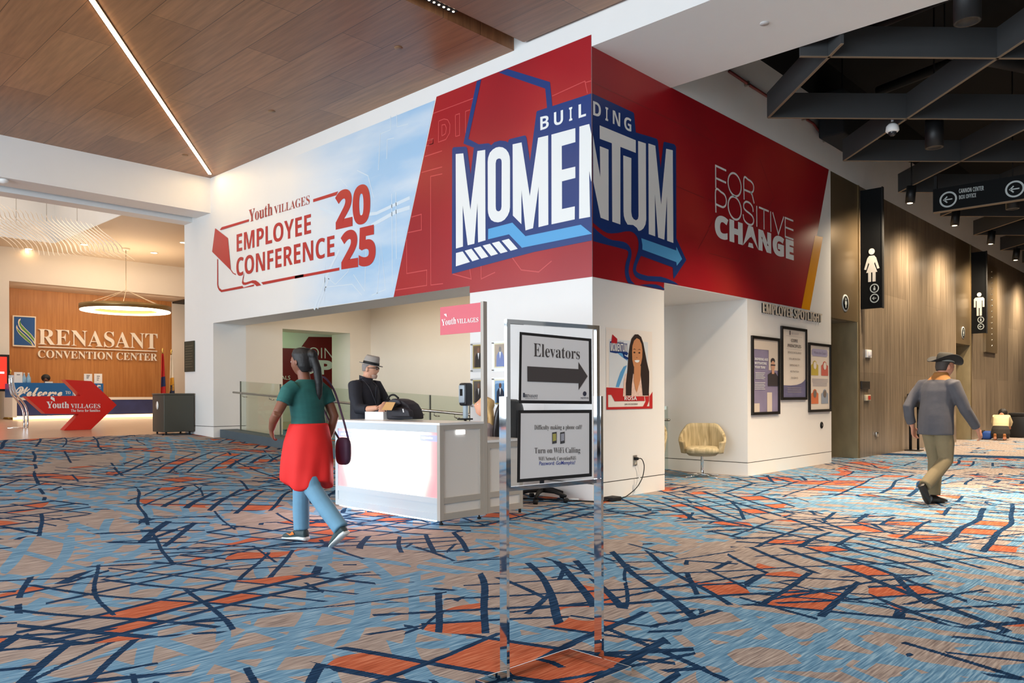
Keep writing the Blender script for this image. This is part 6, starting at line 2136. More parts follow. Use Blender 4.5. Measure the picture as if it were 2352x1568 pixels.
def head(mb, c, f, u, h=0.235, ears=True):
    """one head: cranium, jaw, brow, eye hollows, nose, lips, chin, ears"""
    c, f, u = Vector(c), Vector(f).normalized(), Vector(u).normalized()
    r = f.cross(u).normalized()
    u = r.cross(f)
    k = h / 0.235
    vs, fs = [], []
    n, m = 36, 28
    g = lambda a, s_: math.exp(-(a / s_) ** 2)
    for i in range(m + 1):
        th = math.pi * i / m
        for j in range(n):
            ph = 2 * math.pi * j / n
            x, y, z = 0.076 * math.sin(th) * math.cos(ph), 0.096 * math.sin(th) * math.sin(ph), 0.1175 * math.cos(th)
            if z < 0:
                q_ = -z / 0.1175
                x *= 1 - 0.34 * q_ ** 1.6
                if y < 0:
                    y *= 1 - 0.35 * q_
                else:
                    y *= 1 - 0.06 * q_
            if y > 0.02:
                w_ = min(1, (y - 0.02) / 0.04)
                y += w_ * (0.024 * g(x, 0.013) * g(z + 0.022, 0.020) + 0.012 * g(x, 0.010) * g(z - 0.005, 0.02) + 0.004 * g(z - 0.028, 0.010) - 0.009 * g(abs(x) - 0.031, 0.013) * g(z - 0.010, 0.012) + 0.007 * g(x, 0.020) * g(z + 0.054, 0.009) - 0.004 * g(x, 0.02) * g(z + 0.072, 0.008) + 0.010 * g(x, 0.02) * g(z + 0.094, 0.016))
            vs.append(c + (r * x + f * y + u * z) * k)
    for i in range(m):
        for j in range(n):
            a_, b_ = i * n + j, i * n + (j + 1) % n
            fs.append((a_, a_ + n, b_ + n, b_))
    mb.add(vs, fs, True)
    if ears:
        for sg in (-1, 1):
            p = c + (r * (0.076 * sg) - f * 0.008 - u * 0.005) * k
            mb.loft([(p - r * 0.012 * k, f * 0.012 * k, u * 0.022 * k), (p + r * (0.012 * sg) * k - f * 0.004, f * 0.017 * k, u * 0.031 * k), (p + r * (0.016 * sg) * k - f * 0.008, f * 0.012 * k, u * 0.026 * k)], 12)
    return r, f, u


def eyes(c, f, u, parent, h=0.235, look=(0, 0)):
    c, f, u = Vector(c), Vector(f).normalized(), Vector(u).normalized()
    r = f.cross(u).normalized()
    u = r.cross(f)
    k = h / 0.235
    mw_, md = MB(), MB()
    for sg in (-1, 1):
        p = c + (r * (0.031 * sg) + f * 0.0765 + u * 0.011) * k
        e_ = MB().sphere(p, 0.0105 * k, 12, 8).build('eye', M('eye_white', 'EDE8E2', 0.2), parent)
        MB().sphere(p + f * 0.0085 * k, 0.0052 * k, 10, 6).build('iris', M('eye_dark', '2E2018', 0.15), e_)


def hand(mb, w, d, nrm, side, k=1.0, curl=0.35):
    """palm, four bent fingers of unequal length and a thumb from the side of the palm; w wrist, d towards the fingers, nrm out of the back"""
    w, d, nrm = Vector(w), Vector(d).normalized(), Vector(nrm)
    s_ = d.cross(nrm).normalized() * side        # towards the thumb
    nrm = s_.cross(d).normalized() * side
    if nrm.dot(Vector(nrm)) < 0:
        nrm = -nrm
    mb.loft([(w - d * 0.015 * k, s_ * 0.026 * k, nrm * 0.019 * k), (w + d * 0.03 * k, s_ * 0.036 * k, nrm * 0.017 * k), (w + d * 0.075 * k, s_ * 0.042 * k, nrm * 0.014 * k), (w + d * 0.092 * k, s_ * 0.040 * k, nrm * 0.010 * k)], 14)
    for i, (o, L) in enumerate([(0.030, 0.072), (0.010, 0.080), (-0.010, 0.074), (-0.029, 0.058)]):
        p = w + (d * 0.085 + s_ * o) * k
        pts, rs = [p], [0.0095 * k]
        dirv = d.copy()
        ang = 0
        for q_ in range(3):
            ang += curl * (0.7 + 0.5 * q_) + 0.05 * i
            dv = d * math.cos(ang) - nrm * math.sin(ang)
            p = p + dv * (L * (0.42, 0.32, 0.26)[q_]) * k
            pts.append(p)
            rs.append((0.009, 0.0085, 0.0065)[q_] * k)
        mb.tube(pts, rs, 8)
    p = w + (d * 0.022 + s_ * 0.024) * k
    tp = [p]
    for q_ in range(3):
        dv = (d * (0.55 + 0.2 * q_) + s_ * (0.75 - 0.28 * q_) - nrm * 0.28).normalized()
        p = p + dv * (0.034, 0.030, 0.024)[q_] * k
        tp.append(p)
    mb.tube(tp, [0.014 * k, 0.0115 * k, 0.010 * k, 0.0075 * k], 8)
    return mb


def shoe(mb, fg, heel, toe, w=0.047, hgt=0.075):
    """closed shoe from heel to toe, both at sole level, local points"""
    h_, t_ = Vector(heel), Vector(toe)
    d = (t_ - h_)
    L = d.length
    d.normalize()
    up_ = Vector((0, 0, 1)) - d * d.z
    up_.normalize()
    r_ = d.cross(up_)
    R = []
    for s_, wk, hk in [(-0.02, 0.5, 0.5), (0.02, 0.8, 0.95), (0.25, 0.86, 1.0), (0.45, 0.88, 0.80), (0.7, 1.05, 0.55), (0.9, 0.92, 0.42), (1.0, 0.6, 0.3), (1.03, 0.2, 0.15)]:
        hh = hgt * hk / 2
        R.append((fg(h_ + d * (L * s_) + up_ * (hh + 0.002)), fg.d(r_ * (w * wk)) * fg.k, fg.d(up_ * hh) * fg.k))
    mb.loft(R, 18)
    return mb


def legs_arms(fg, mb, L):
    pass


# ---- 1: person in teal top and red wrap, walking left
base = fl(708, 1247)
fg = Fig(base, -rt * math.cos(math.radians(30)) + fw * math.sin(math.radians(30)), 1.0)
t = thing('person', base[:], 'person in teal top, red wrap and jeans striding left past the counter', 'person')
body = MB()
hc = fg((0.0, 0.085, 1.545))
hf, hu = fg.d((-0.1, 1, -0.05)), fg.d((0, 0.05, 1))
head(body, hc, hf, hu, 0.23)
fg.limb(body, [(0, 0.03, 1.33), (0, 0.05, 1.41), (0, 0.065, 1.47)], [0.06, 0.053, 0.052])
fg.ring(body, [((0, 0, 0.84), 0.15, 0.11), ((0, 0, 0.95), 0.155, 0.115), ((0, 0.01, 1.08), 0.13, 0.10), ((0, 0.025, 1.22), 0.15, 0.105), ((0, 0.03, 1.33), 0.14, 0.085), ((0, 0.03, 1.38), 0.08, 0.06)])
# left arm bent forward, right arm back
fg.limb(body, [(-0.16, 0.03, 1.345), (-0.225, 0.05, 1.24), (-0.285, 0.07, 1.12)], [0.05, 0.047, 0.04])
fg.limb(body, [(-0.285, 0.07, 1.12), (-0.27, 0.13, 1.06), (-0.225, 0.20, 0.985)], [0.04, 0.038, 0.027])
hand(body, fg((-0.225, 0.205, 0.98)), fg.d((0.4, 0.35, -0.6)), fg.d((-1, 0.2, 0)), 1, 0.95)
fg.limb(body, [(0.16, 0.03, 1.345), (0.20, -0.03, 1.22), (0.215, -0.09, 1.08), (0.20, -0.06, 0.96), (0.19, -0.02, 0.86)], [0.05, 0.046, 0.04, 0.036, 0.027])
hand(body, fg((0.19, -0.015, 0.85)), fg.d((0, 0.2, -1)), fg.d((1, 0, 0)), -1, 0.95)
lr = [(0.09, 0.0, 0.88), (0.095, 0.10, 0.68), (0.09, 0.18, 0.49), (0.09, 0.185, 0.28), (0.09, 0.18, 0.10)]
ll = [(-0.09, 0.0, 0.88), (-0.09, -0.06, 0.68), (-0.085, -0.12, 0.49), (-0.085, -0.28, 0.33), (-0.08, -0.43, 0.18)]
for q_ in (lr, ll):
    fg.limb(body, q_, [0.09, 0.078, 0.055, 0.05, 0.036])
ob = fuse(body, 'body', SK_D, t, 0.0085, 3)
eyes(hc, hf, hu, t, 0.23)
mb = MB()
fg.ring(mb, [((0, 0, 0.97), 0.168, 0.128), ((0, 0.01, 1.08), 0.155, 0.122), ((0, 0.025, 1.22), 0.170, 0.125), ((0, 0.03, 1.31), 0.172, 0.108), ((0, 0.03, 1.365), 0.135, 0.085), ((0, 0.035, 1.40), 0.075, 0.066)])
fg.limb(mb, [(-0.13, 0.03, 1.335), (-0.195, 0.042, 1.30), (-0.238, 0.055, 1.20)], [0.07, 0.066, 0.062])
fg.limb(mb, [(0.13, 0.03, 1.335), (0.19, -0.01, 1.28), (0.205, -0.045, 1.19)], [0.07, 0.066, 0.062])
fuse(mb, 'teal_top', M('teal_knit', '1E5C58', 0.8, var=0.3, scale=9, bump=0.3, stretch=(1, 1, 3)), t, 0.010, 3)
mb = MB()
fg.ring(mb, [((0, 0.0, 1.03), 0.172, 0.145), ((0, 0.005, 0.97), 0.185, 0.165), ((0, 0.01, 0.86), 0.205, 0.195), ((0, 0.015, 0.72), 0.215, 0.215), ((0, 0.02, 0.66), 0.215, 0.222), ((0, 0.02, 0.60), 0.215, 0.225), ((0, 0.02, 0.55), 0.212, 0.226), ((0, 0.02, 0.51), 0.205, 0.222), ((0, 0.02, 0.50), 0.15, 0.16)], 64)
def fold(p):
    q_ = p - fg.o
    a_ = math.atan2(q_.dot(fg.F), q_.dot(fg.R))
    hgt = max(0.0, min(1.0, (1.0 - q_.z) / 0.45))
    k_ = 1 + hgt * (0.05 * math.sin(5 * a_ + 4 * q_.z) + 0.035 * math.sin(9 * a_ - 7 * q_.z + 1)) 
    c_ = fg.o + Vector((0, 0, q_.z))
    zz = 0.035 * math.sin(3 * a_ + 0.6) * hgt
    return c_ + (p - c_) * k_ + Vector((0, 0, zz))


mb.xf(fold)
fuse(mb, 'red_wrap', M('red_cloth', 'DE1F1C', 0.75, var=0.14, scale=5, bump=0.5, stretch=(1, 1, 0.25)), t, 0.012, 4)
mb = MB()
for q_ in (lr, ll):
    fg.limb(mb, q_, [0.108, 0.095, 0.075, 0.072, 0.068])
fuse(mb, 'jeans', M('faded_denim', '6C9AB5', 0.85, var=0.16, scale=10, bump=0.2), t, 0.010, 3)
SHD = M('sneaker_dark', '33474A', 0.6, var=0.2, scale=30)
SOLE = M('sneaker_sole', 'D9DEDC', 0.5)
for hl, to in [((0.09, 0.12, 0.012), (0.09, 0.385, 0.012)), ((-0.08, -0.495, 0.15), (-0.08, -0.335, 0.022))]:
    mb = MB()
    shoe(mb, fg, hl, to, 0.048, 0.105)
    o = fuse(mb, 'sneaker', SHD, t, 0.007, 2)
    mb = MB()
    shoe(mb, fg, (hl[0], hl[1] - 0.008, hl[2] - 0.008), (to[0], to[1] + 0.012, to[2] - 0.008), 0.054, 0.045)
    fuse(mb, 'sole', SOLE, o, 0.007, 2)
    if hl[0] > 0:
        q0 = Vector(hl) + Vector((-0.05, 0.13, 0.045))
        MB().poly([fg((-0.0 + hl[0] - 0.049, hl[1] + a_, hl[2] + b_)) for a_, b_ in [(0.10, 0.05), (0.15, 0.035), (0.20, 0.055), (0.15, 0.05), (0.12, 0.075)]]).build('orange_flash', M('flash_orange', 'E07A20', 0.5), o)
        MB().box(0, 0.001, 0, 0.001, 0, 0.001)
mb = MB()
r_, f_, u_ = hf.cross(hu).normalized(), hf.normalized(), hu.normalized()
HP = lambda x, y, z: hc + r_ * x + f_ * y + u_ * z
mb.loft([(HP(0, -0.012, 0.127), r_ * 0.03, f_ * 0.03), (HP(0, -0.012, 0.115), r_ * 0.065, f_ * 0.075), (HP(0, -0.018, 0.07), r_ * 0.087, f_ * 0.098), (HP(0, -0.03, 0.02), r_ * 0.089, f_ * 0.086), (HP(0, -0.05, -0.04), r_ * 0.08, f_ * 0.062), (HP(0, -0.06, -0.085), r_ * 0.055, f_ * 0.04)], 20)
mb.loft([(HP(0, -0.105, 0.07), r_ * 0.035, u_ * 0.035), (HP(0, -0.13, 0.06), r_ * 0.045, u_ * 0.045), (HP(0, -0.16, 0.05), r_ * 0.03, u_ * 0.03)], 14)
mb.tube(bez([HP(0, -0.13, 0.03), HP(0.01, -0.16, -0.06), HP(0.02, -0.17, -0.18), HP(0.02, -0.165, -0.30), HP(0.02, -0.16, -0.37)]), [0.035] * 12 + [0.03] * 20 + [0.02], 10) if False else mb.tube([HP(0, -0.13, 0.03), HP(0.01, -0.155, -0.06), HP(0.015, -0.165, -0.18), HP(0.015, -0.16, -0.28), HP(0.015, -0.15, -0.34)], [0.035, 0.036, 0.034, 0.028, 0.012], 10)
fuse(mb, 'tied_hair', M('hair_black', '151212', 0.6, bump=0.4, scale=40), t, 0.008, 2)
bgp = fg((0.2, -0.2, 0.62))
tb = thing('shoulder_bag', bgp[:], 'dark purple bag hanging at the side of the person in the red wrap', 'bag')
mb = bulge(MB(), (0, 0, 0), 0.04, 0.075, 0.12, 0.0)
mb.xf(lambda p: fg((0.27 + p.x, -0.14 + p.y, 0.66 + p.z)))
mb.build('bag_body', M('bag_plum', '4A2A44', 0.6, var=0.2, scale=10), tb)
MB().tube(bez([fg((0.27, -0.20, 0.88)), fg((0.26, -0.14, 1.08)), fg((0.235, -0.06, 1.32)), fg((0.19, 0.03, 1.425)), fg((0.25, 0.12, 1.25)), fg((0.275, 0.0, 1.0)), fg((0.275, -0.09, 0.88))]), 0.009, 8).build('strap', M('bag_plum', '4A2A44', 0.6), tb)

# ---- 2: person in cowboy hat and grey blazer, walking right
base = fl(2150, 1166)
fg = Fig(base, rt * math.cos(math.radians(24)) + fw * math.sin(math.radians(24)), 1.0)
t = thing('person', base[:], 'person in black cowboy hat, grey jacket and khaki trousers walking right', 'person')
body = MB()
hc = fg((0.02, 0.12, 1.565))
hf, hu = fg.d((0.25, 1, -0.1)), fg.d((0, 0.12, 1))
head(body, hc, hf, hu, 0.235)
fg.limb(body, [(0, 0.03, 1.36), (0, 0.06, 1.44), (0.01, 0.095, 1.50)], [0.068, 0.06, 0.058])
fg.ring(body, [((0, -0.02, 0.86), 0.16, 0.12), ((0, -0.01, 1.0), 0.165, 0.12), ((0, 0.01, 1.15), 0.16, 0.115), ((0, 0.03, 1.30), 0.17, 0.11), ((0, 0.035, 1.38), 0.15, 0.09), ((0, 0.04, 1.42), 0.09, 0.065)])
ra = [(0.185, 0.03, 1.37), (0.235, 0.07, 1.22), (0.265, 0.12, 1.08), (0.27, 0.22, 0.97), (0.265, 0.32, 0.86)]
la = [(-0.185, 0.03, 1.37), (-0.235, -0.06, 1.24), (-0.255, -0.14, 1.11), (-0.25, -0.13, 1.0), (-0.24, -0.09, 0.89)]
for q_ in (ra, la):
    fg.limb(body, q_, [0.052, 0.048, 0.042, 0.038, 0.029])
hand(body, fg((0.264, 0.33, 0.85)), fg.d((-0.05, 0.55, -0.85)), fg.d((1, 0.1, 0)), -1)
hand(body, fg((-0.24, -0.085, 0.88)), fg.d((0, 0.2, -1)), fg.d((-1, 0, 0)), 1)
ll = [(-0.09, -0.02, 0.92), (-0.09, 0.06, 0.70), (-0.09, 0.095, 0.50), (-0.09, 0.08, 0.29), (-0.09, 0.065, 0.10)]
lr = [(0.09, -0.02, 0.92), (0.09, 0.02, 0.70), (0.09, 0.03, 0.51), (0.09, -0.15, 0.36), (0.09, -0.31, 0.24)]
for q_ in (lr, ll):
    fg.limb(body, q_, [0.09, 0.078, 0.056, 0.05, 0.038])
fuse(body, 'body', SK_T, t, 0.0085, 3)
eyes(hc, hf, hu, t)
GJ = M('jacket_grey', '4E4C50', 0.85, var=0.14, scale=12, bump=0.3)
mb = MB()
fg.ring(mb, [((0, -0.02, 0.80), 0.20, 0.155), ((0, -0.015, 0.90), 0.20, 0.155), ((0, -0.01, 1.02), 0.195, 0.148), ((0, 0.01, 1.16), 0.19, 0.142), ((0, 0.03, 1.30), 0.205, 0.138), ((0, 0.035, 1.385), 0.18, 0.115), ((0, 0.04, 1.43), 0.11, 0.085)])
for q_ in (ra, la):
    pts = [Vector(x) for x in q_]
    fg.limb(mb, [pts[0] + (Vector((0, 0.03, 1.36)) - pts[0]) * 0.25, pts[0], pts[1], pts[2], pts[3], pts[3] * 0.25 + pts[4] * 0.75], [0.07, 0.078, 0.068, 0.062, 0.056, 0.050])
fuse(mb, 'jacket', GJ, t, 0.011, 3)
mb = MB()
fg.ring(mb, [((0, 0.035, 1.385), 0.155, 0.105), ((0, 0.05, 1.43), 0.125, 0.096), ((0, 0.07, 1.475), 0.085, 0.080), ((0, 0.08, 1.51), 0.073, 0.072)])
fuse(mb, 'tan_collar', M('collar_tan', 'A06A34', 0.8, var=0.15, scale=15), t, 0.009, 3)
mb = MB()
for q_ in (lr, ll):
    fg.limb(mb, q_, [0.092, 0.096, 0.078, 0.075, 0.07])
fg.ring(mb, [((0, -0.02, 0.80), 0.150, 0.115), ((0, -0.02, 0.93), 0.150, 0.110)])
fuse(mb, 'trousers', M('khaki_cloth', '7A6C50', 0.85, var=0.1, scale=14), t, 0.010, 3)
SHB = M('shoe_black', '1A1614', 0.4)
for hl, to in [((-0.09, 0.0, 0.004), (-0.09, 0.27, 0.004)), ((0.09, -0.41, 0.23), (0.09, -0.27, 0.03))]:
    fuse(shoe(MB(), fg, hl, to, 0.047, 0.10), 'shoe', SHB, t, 0.007, 2)
r_, f_, u_ = hf.cross(hu).normalized(), hf.normalized(), (hu.normalized() * 1.0)
u_ = r_.cross(f_)
HAT = M('hat_black_felt', '14120F', 0.8)
HP = lambda x, y, z: hc + r_ * x + f_ * y + u_ * z


def cowboy_brim():
    vs, fs = [], []
    n = 40
    for j, rr in enumerate((0.07, 0.11, 0.145, 0.175)):
        for k in range(n):
            an = 2 * math.pi * k / n
            x, y = rr * 0.88 * math.cos(an), rr * 1.15 * math.sin(an)
            curl = 0.075 * (rr / 0.175) ** 2 * abs(math.cos(an)) ** 2.0 - 0.012 * (rr / 0.175) ** 2 * math.sin(an) ** 2
            vs.append(HP(x, y - 0.005, 0.055 + curl))
    N = len(vs)
    vs += [v + u_ * 0.006 for v in vs]
    for j in range(3):
        for k in range(n):
            p, q_ = j * n + k, j * n + (k + 1) % n
            fs += [(p, q_, q_ + n, p + n), (N + p, N + p + n, N + q_ + n, N + q_)]
    for j in (0, 3):
        for k in range(n):
            p, q_ = j * n + k, j * n + (k + 1) % n
            fs.append((p, q_, N + q_, N + p))
    return MB().add(vs, fs, True)


hat = cowboy_brim().build('cowboy_hat', HAT, t)
mb = MB().loft([(HP(0, -0.005, 0.052), r_ * 0.083, f_ * 0.102), (HP(0, -0.005, 0.10), r_ * 0.081, f_ * 0.099), (HP(0, -0.003, 0.145), r_ * 0.070, f_ * 0.092), (HP(0, 0.0, 0.165), r_ * 0.052, f_ * 0.08), (HP(0, 0, 0.150), r_ * 0.02, f_ * 0.06)], 24)
mb.build('hat_crown', M('hat_crown_felt', '221F16', 0.8), hat)
MB().loft([(HP(0, -0.005, 0.060), r_ * 0.0845, f_ * 0.1035), (HP(0, -0.005, 0.078), r_ * 0.0835, f_ * 0.102)], 24).build('hat_band', M('band_grey', '8A8C84', 0.6), hat)
mb = MB().loft([(HP(0, -0.03, 0.06), r_ * 0.081, f_ * 0.075), (HP(0, -0.045, 0.0), r_ * 0.080, f_ * 0.06), (HP(0, -0.05, -0.045), r_ * 0.066, f_ * 0.045)], 18)
fuse(mb, 'short_hair', M('hair_grey_brown', '3A322C', 0.7), t, 0.008, 2)

# ---- 3: person in grey fedora behind the counter
bx_ = onY(839, 905, -1.60)
base = Vector((bx_.x, -1.60, fz(bx_.x)))
FB = (rt * 0.86 - fw * 0.5).normalized()
fg = Fig(base, FB, 1.0)
t = thing('person', base[:], 'person in grey fedora, glasses and black shirt standing behind the glowing counter', 'person')
body = MB()
hc = fg((-0.04, 0.045, 1.53))
hf = (rt * 0.98 - fw * 0.12 + Vector((0, 0, -0.04))).normalized()
hu = Vector((0, 0, 1)) + hf * 0.02
head(body, hc, hf, hu, 0.24)
fg.limb(body, [(0, 0.0, 1.31), (-0.01, 0.015, 1.39), (-0.03, 0.03, 1.46)], [0.072, 0.066, 0.064])
fg.ring(body, [((0, 0.0, 0.84), 0.17, 0.13), ((0, 0.0, 1.0), 0.175, 0.14), ((0, 0.0, 1.14), 0.175, 0.135), ((0, 0.0, 1.25), 0.185, 0.125), ((0, 0.0, 1.33), 0.15, 0.09), ((0, 0.0, 1.37), 0.09, 0.065)])
hR = onY(866, 934, -1.80)
hL = onY(882, 926, -1.84)
inv = lambda P: (fg.R.dot(P - fg.o), fg.F.dot(P - fg.o), P.z - fg.o.z)
wR, wL = inv(hR), inv(hL)
ra = [(0.19, 0.0, 1.33), (0.25, 0.06, 1.18), (0.265, 0.13, 1.04), ((0.265 + wR[0]) / 2, (0.13 + wR[1]) / 2, (1.04 + wR[2]) / 2 - 0.01), wR]
la = [(-0.19, 0.0, 1.33), (-0.255, 0.06, 1.18), (-0.26, 0.15, 1.05), ((-0.26 + wL[0]) / 2, (0.15 + wL[1]) / 2, (1.05 + wL[2]) / 2 + 0.01), wL]
for q_ in (ra, la):
    fg.limb(body, q_, [0.055, 0.05, 0.044, 0.04, 0.030])
hand(body, hR, fg.d((-0.7, 0.65, -0.15)), fg.d((0, 0.1, 1)), -1, 1.0, 0.3)
hand(body, hL, fg.d((0.75, 0.35, -0.5)), fg.d((0.2, 0.3, 1)), 1, 1.0, 0.35)
for sg in (-1, 1):
    fg.limb(body, [(0.09 * sg, 0, 0.88), (0.095 * sg, 0.01, 0.48), (0.1 * sg, -0.01, 0.09)], [0.09, 0.056, 0.04])
fuse(body, 'body', SK_F, t, 0.0075, 2)
eyes(hc, hf, hu, t, 0.24)
mb = MB()
fg.ring(mb, [((0, 0.0, 0.80), 0.20, 0.158), ((0, 0.0, 0.92), 0.205, 0.172), ((0, 0.0, 1.06), 0.205, 0.172), ((0, 0.0, 1.18), 0.212, 0.16), ((0, 0.0, 1.27), 0.208, 0.142), ((0, 0.0, 1.335), 0.175, 0.112), ((0, 0.005, 1.38), 0.10, 0.085), ((-0.01, 0.01, 1.42), 0.083, 0.08)])
for q_ in (ra, la):
    pts = [Vector(x) for x in q_]
    fg.limb(mb, [pts[0] + (Vector((0, 0, 1.31)) - pts[0]) * 0.25, pts[0], pts[1], pts[2], pts[3]], [0.075, 0.086, 0.078, 0.072, 0.056])
fuse(mb, 'black_shirt', M('shirt_black', '20212A', 0.8, var=0.2, scale=10, bump=0.35), t, 0.010, 2)
mb = MB()
for sg in (-1, 1):
    fg.limb(mb, [(0.09 * sg, 0, 0.90), (0.095 * sg, 0.01, 0.48), (0.1 * sg, -0.01, 0.06)], [0.115, 0.085, 0.075])
fuse(mb, 'dark_jeans', M('jeans_navy', '26324A', 0.85), t, 0.012, 2)
for sg in (-1, 1):
    fuse(shoe(MB(), fg, (0.1 * sg, -0.08, 0.004), (0.11 * sg, 0.19, 0.004), 0.048, 0.09), 'shoe', SHB, t, 0.008, 2)
r_, f_ = hf.cross(hu).normalized(), hf.normalized()
u_ = r_.cross(f_)
mb = MB()
for sg in (-1, 1):
    mb.prism([fg((0.015 * sg, 0.085, 1.375)), fg((0.075 * sg, 0.06, 1.43)), fg((0.09 * sg, -0.02, 1.455)), fg((0.10 * sg, -0.01, 1.40)), fg((0.06 * sg, 0.115, 1.335))], fg.d((0.006 * sg, 0.006, 0)))
mb.build('shirt_collar', M('shirt_black', '20212A', 0.8), t)
MB().obox(fg((0.0, 0.168, 1.15)), fg.d((0.018, 0, 0)), fg.d((0, 0.006, -0.003)), fg.d((0, 0.02, 0.16))).build('shirt_placket', M('shirt_black', '20212A', 0.8), t)
# the hat sits tipped a little forward
tu = (u_ * math.cos(0.17) - f_ * math.sin(-0.17)).normalized()
tf = r_.cross(tu) * -1
tf = tu.cross(r_).normalized()
FED = M('hat_grey_felt', 'A29B94', 0.85, var=0.06, scale=30)
HP = lambda x, y, z: hc + r_ * x + tf * y + tu * z
hat = MB().loft([(HP(0, 0.0, 0.052), r_ * 0.086, tf * 0.103), (HP(0, 0.0, 0.054), r_ * 0.125, tf * 0.150), (HP(0, 0.0, 0.060), r_ * 0.126, tf * 0.151), (HP(0, 0.0, 0.060), r_ * 0.086, tf * 0.104), (HP(0, 0.0, 0.10), r_ * 0.083, tf * 0.099), (HP(0, 0.004, 0.15), r_ * 0.070, tf * 0.090), (HP(0, 0.006, 0.172), r_ * 0.050, tf * 0.078), (HP(0, 0.004, 0.160), r_ * 0.02, tf * 0.060)], 30).build('fedora', FED, t)
MB().loft([(HP(0, 0, 0.061), r_ * 0.0875, tf * 0.105), (HP(0, 0, 0.092), r_ * 0.0855, tf * 0.102)], 28).build('hat_ribbon', M('ribbon_black', '121214', 0.6), hat)
MB().loft([(HP(0, 0.0, 0.0595), r_ * 0.1265, tf * 0.1515), (HP(0, 0.0, 0.0625), r_ * 0.1265, tf * 0.1515)], 30).build('hat_brim_edge', M('brim_dark', '3A3A3C', 0.7), hat)
HQ = lambda x, y, z: hc + r_ * x + f_ * y + u_ * z
GLB = M('glasses_black', '101012', 0.3)
gl_ = None
mb = MB()
for sg in (-1, 1):
    mb.tube([HQ(0.077 * sg, -0.01, 0.012), HQ(0.075 * sg, 0.05, 0.014), HQ(0.062 * sg, 0.094, 0.014)], 0.0045, 6)
    pts = [HQ(0.034 * sg + 0.026 * math.cos(a_), 0.102 - 0.15 * abs(0.034 * sg + 0.026 * math.cos(a_)) ** 1.2, 0.010 + 0.018 * math.sin(a_)) for a_ in [2 * math.pi * k / 14 for k in range(15)]]
    mb.tube(pts, 0.0042, 6)
mb.tube([HQ(-0.01, 0.103, 0.014), HQ(0.01, 0.103, 0.014)], 0.004, 6)
mb.build('glasses', GLB, t)
mb = MB().loft([(HQ(0, 0.048, -0.066), r_ * 0.050, f_ * 0.046), (HQ(0, 0.05, -0.09), r_ * 0.044, f_ * 0.046), (HQ(0, 0.052, -0.119), r_ * 0.026, f_ * 0.034)], 16)
fuse(mb, 'grey_beard', M('beard_grey', 'B39584', 0.8, var=0.1, scale=60), t, 0.006, 2)
mb = MB().loft([(HQ(0, -0.02, 0.06), r_ * 0.080, f_ * 0.085), (HQ(0, -0.035, 0.02), r_ * 0.079, f_ * 0.068), (HQ(0, -0.045, -0.03), r_ * 0.068, f_ * 0.052)], 18)
fuse(mb, 'cropped_hair', M('hair_silver', '8C8480', 0.8), t, 0.007, 2)
mb = MB().tube(bez([fg((-0.085, 0.02, 1.41)), fg((-0.075, 0.13, 1.30)), fg((-0.02, 0.185, 1.12)), fg((0.0, 0.19, 1.05))]), 0.004, 6).tube(bez([fg((0.085, 0.02, 1.41)), fg((0.075, 0.13, 1.30)), fg((0.03, 0.185, 1.12)), fg((0.0, 0.19, 1.05))]), 0.004, 6)
mb.build('lanyard', M('lanyard_dark', '3A3A42', 0.6), t)
MB().obox(fg((0.0, 0.192, 0.99)), fg.d((0.035, 0, 0)), fg.d((0, 0.002, 0)), fg.d((0, 0, 0.05))).build('badge', M('badge_blue', '8A94AA', 0.4, var=0.3, scale=60), t)

# ---- 4: fair-haired person seated behind the return desk, looking up
hp = onY(1110, 934, -1.02)
base = Vector((hp.x + 0.02, -1.0, 0))
fg = Fig(base, (-0.93, -0.36), 1.0)
t = thing('person', base[:], 'fair-haired person in pale grey jacket seated behind the white post, looking up', 'person')
body = MB()
hc = Vector((hp.x, -1.02, hp.z))
hf = (-rt * 0.95 - fw * 0.1 + Vector((0, 0, 0.36))).normalized()
hu = (Vector((0, 0, 1)) + rt * 0.35).normalized()
lz = hc.z - 1.12
head(body, hc, hf, hu, 0.225)
fg.limb(body, [(0, -0.02, 0.90 + lz), (0, -0.015, 0.98 + lz), (0, 0.0, 1.05 + lz)], [0.06, 0.05, 0.05])
fg.ring(body, [((0, 0, 0.50), 0.16, 0.12), ((0, 0, 0.62), 0.15, 0.11), ((0, -0.01, 0.78), 0.155, 0.10), ((0, -0.02, 0.90), 0.13, 0.08), ((0, -0.02, 0.94), 0.07, 0.055)])
ra = [(0.165, -0.02, 0.90), (0.205, 0.03, 0.76), (0.205, 0.12, 0.64), (0.16, 0.26, 0.66)]
la = [(-0.165, -0.02, 0.90), (-0.205, 0.03, 0.76), (-0.205, 0.12, 0.64), (-0.16, 0.26, 0.66)]
for q_ in (ra, la):
    fg.limb(body, q_, [0.048, 0.044, 0.038, 0.028])
hand(body, fg((0.16, 0.27, 0.66)), fg.d((-0.3, 1, -0.1)), fg.d((0, 0, 1)), -1, 0.92)
hand(body, fg((-0.16, 0.27, 0.66)), fg.d((0.3, 1, -0.1)), fg.d((0, 0, 1)), 1, 0.92)
for sg in (-1, 1):
    fg.limb(body, [(0.09 * sg, 0.0, 0.54), (0.095 * sg, 0.22, 0.55), (0.1 * sg, 0.40, 0.50), (0.1 * sg, 0.42, 0.28), (0.1 * sg, 0.40, 0.09)], [0.085, 0.075, 0.055, 0.048, 0.036])
fuse(body, 'body', SK_F, t, 0.0075, 2)
eyes(hc, hf, hu, t, 0.225)
mb = MB()
fg.ring(mb, [((0, 0, 0.52), 0.185, 0.145), ((0, 0, 0.64), 0.178, 0.135), ((0, -0.01, 0.78), 0.185, 0.125), ((0, -0.02, 0.89), 0.168, 0.105), ((0, -0.02, 0.945), 0.10, 0.075)])
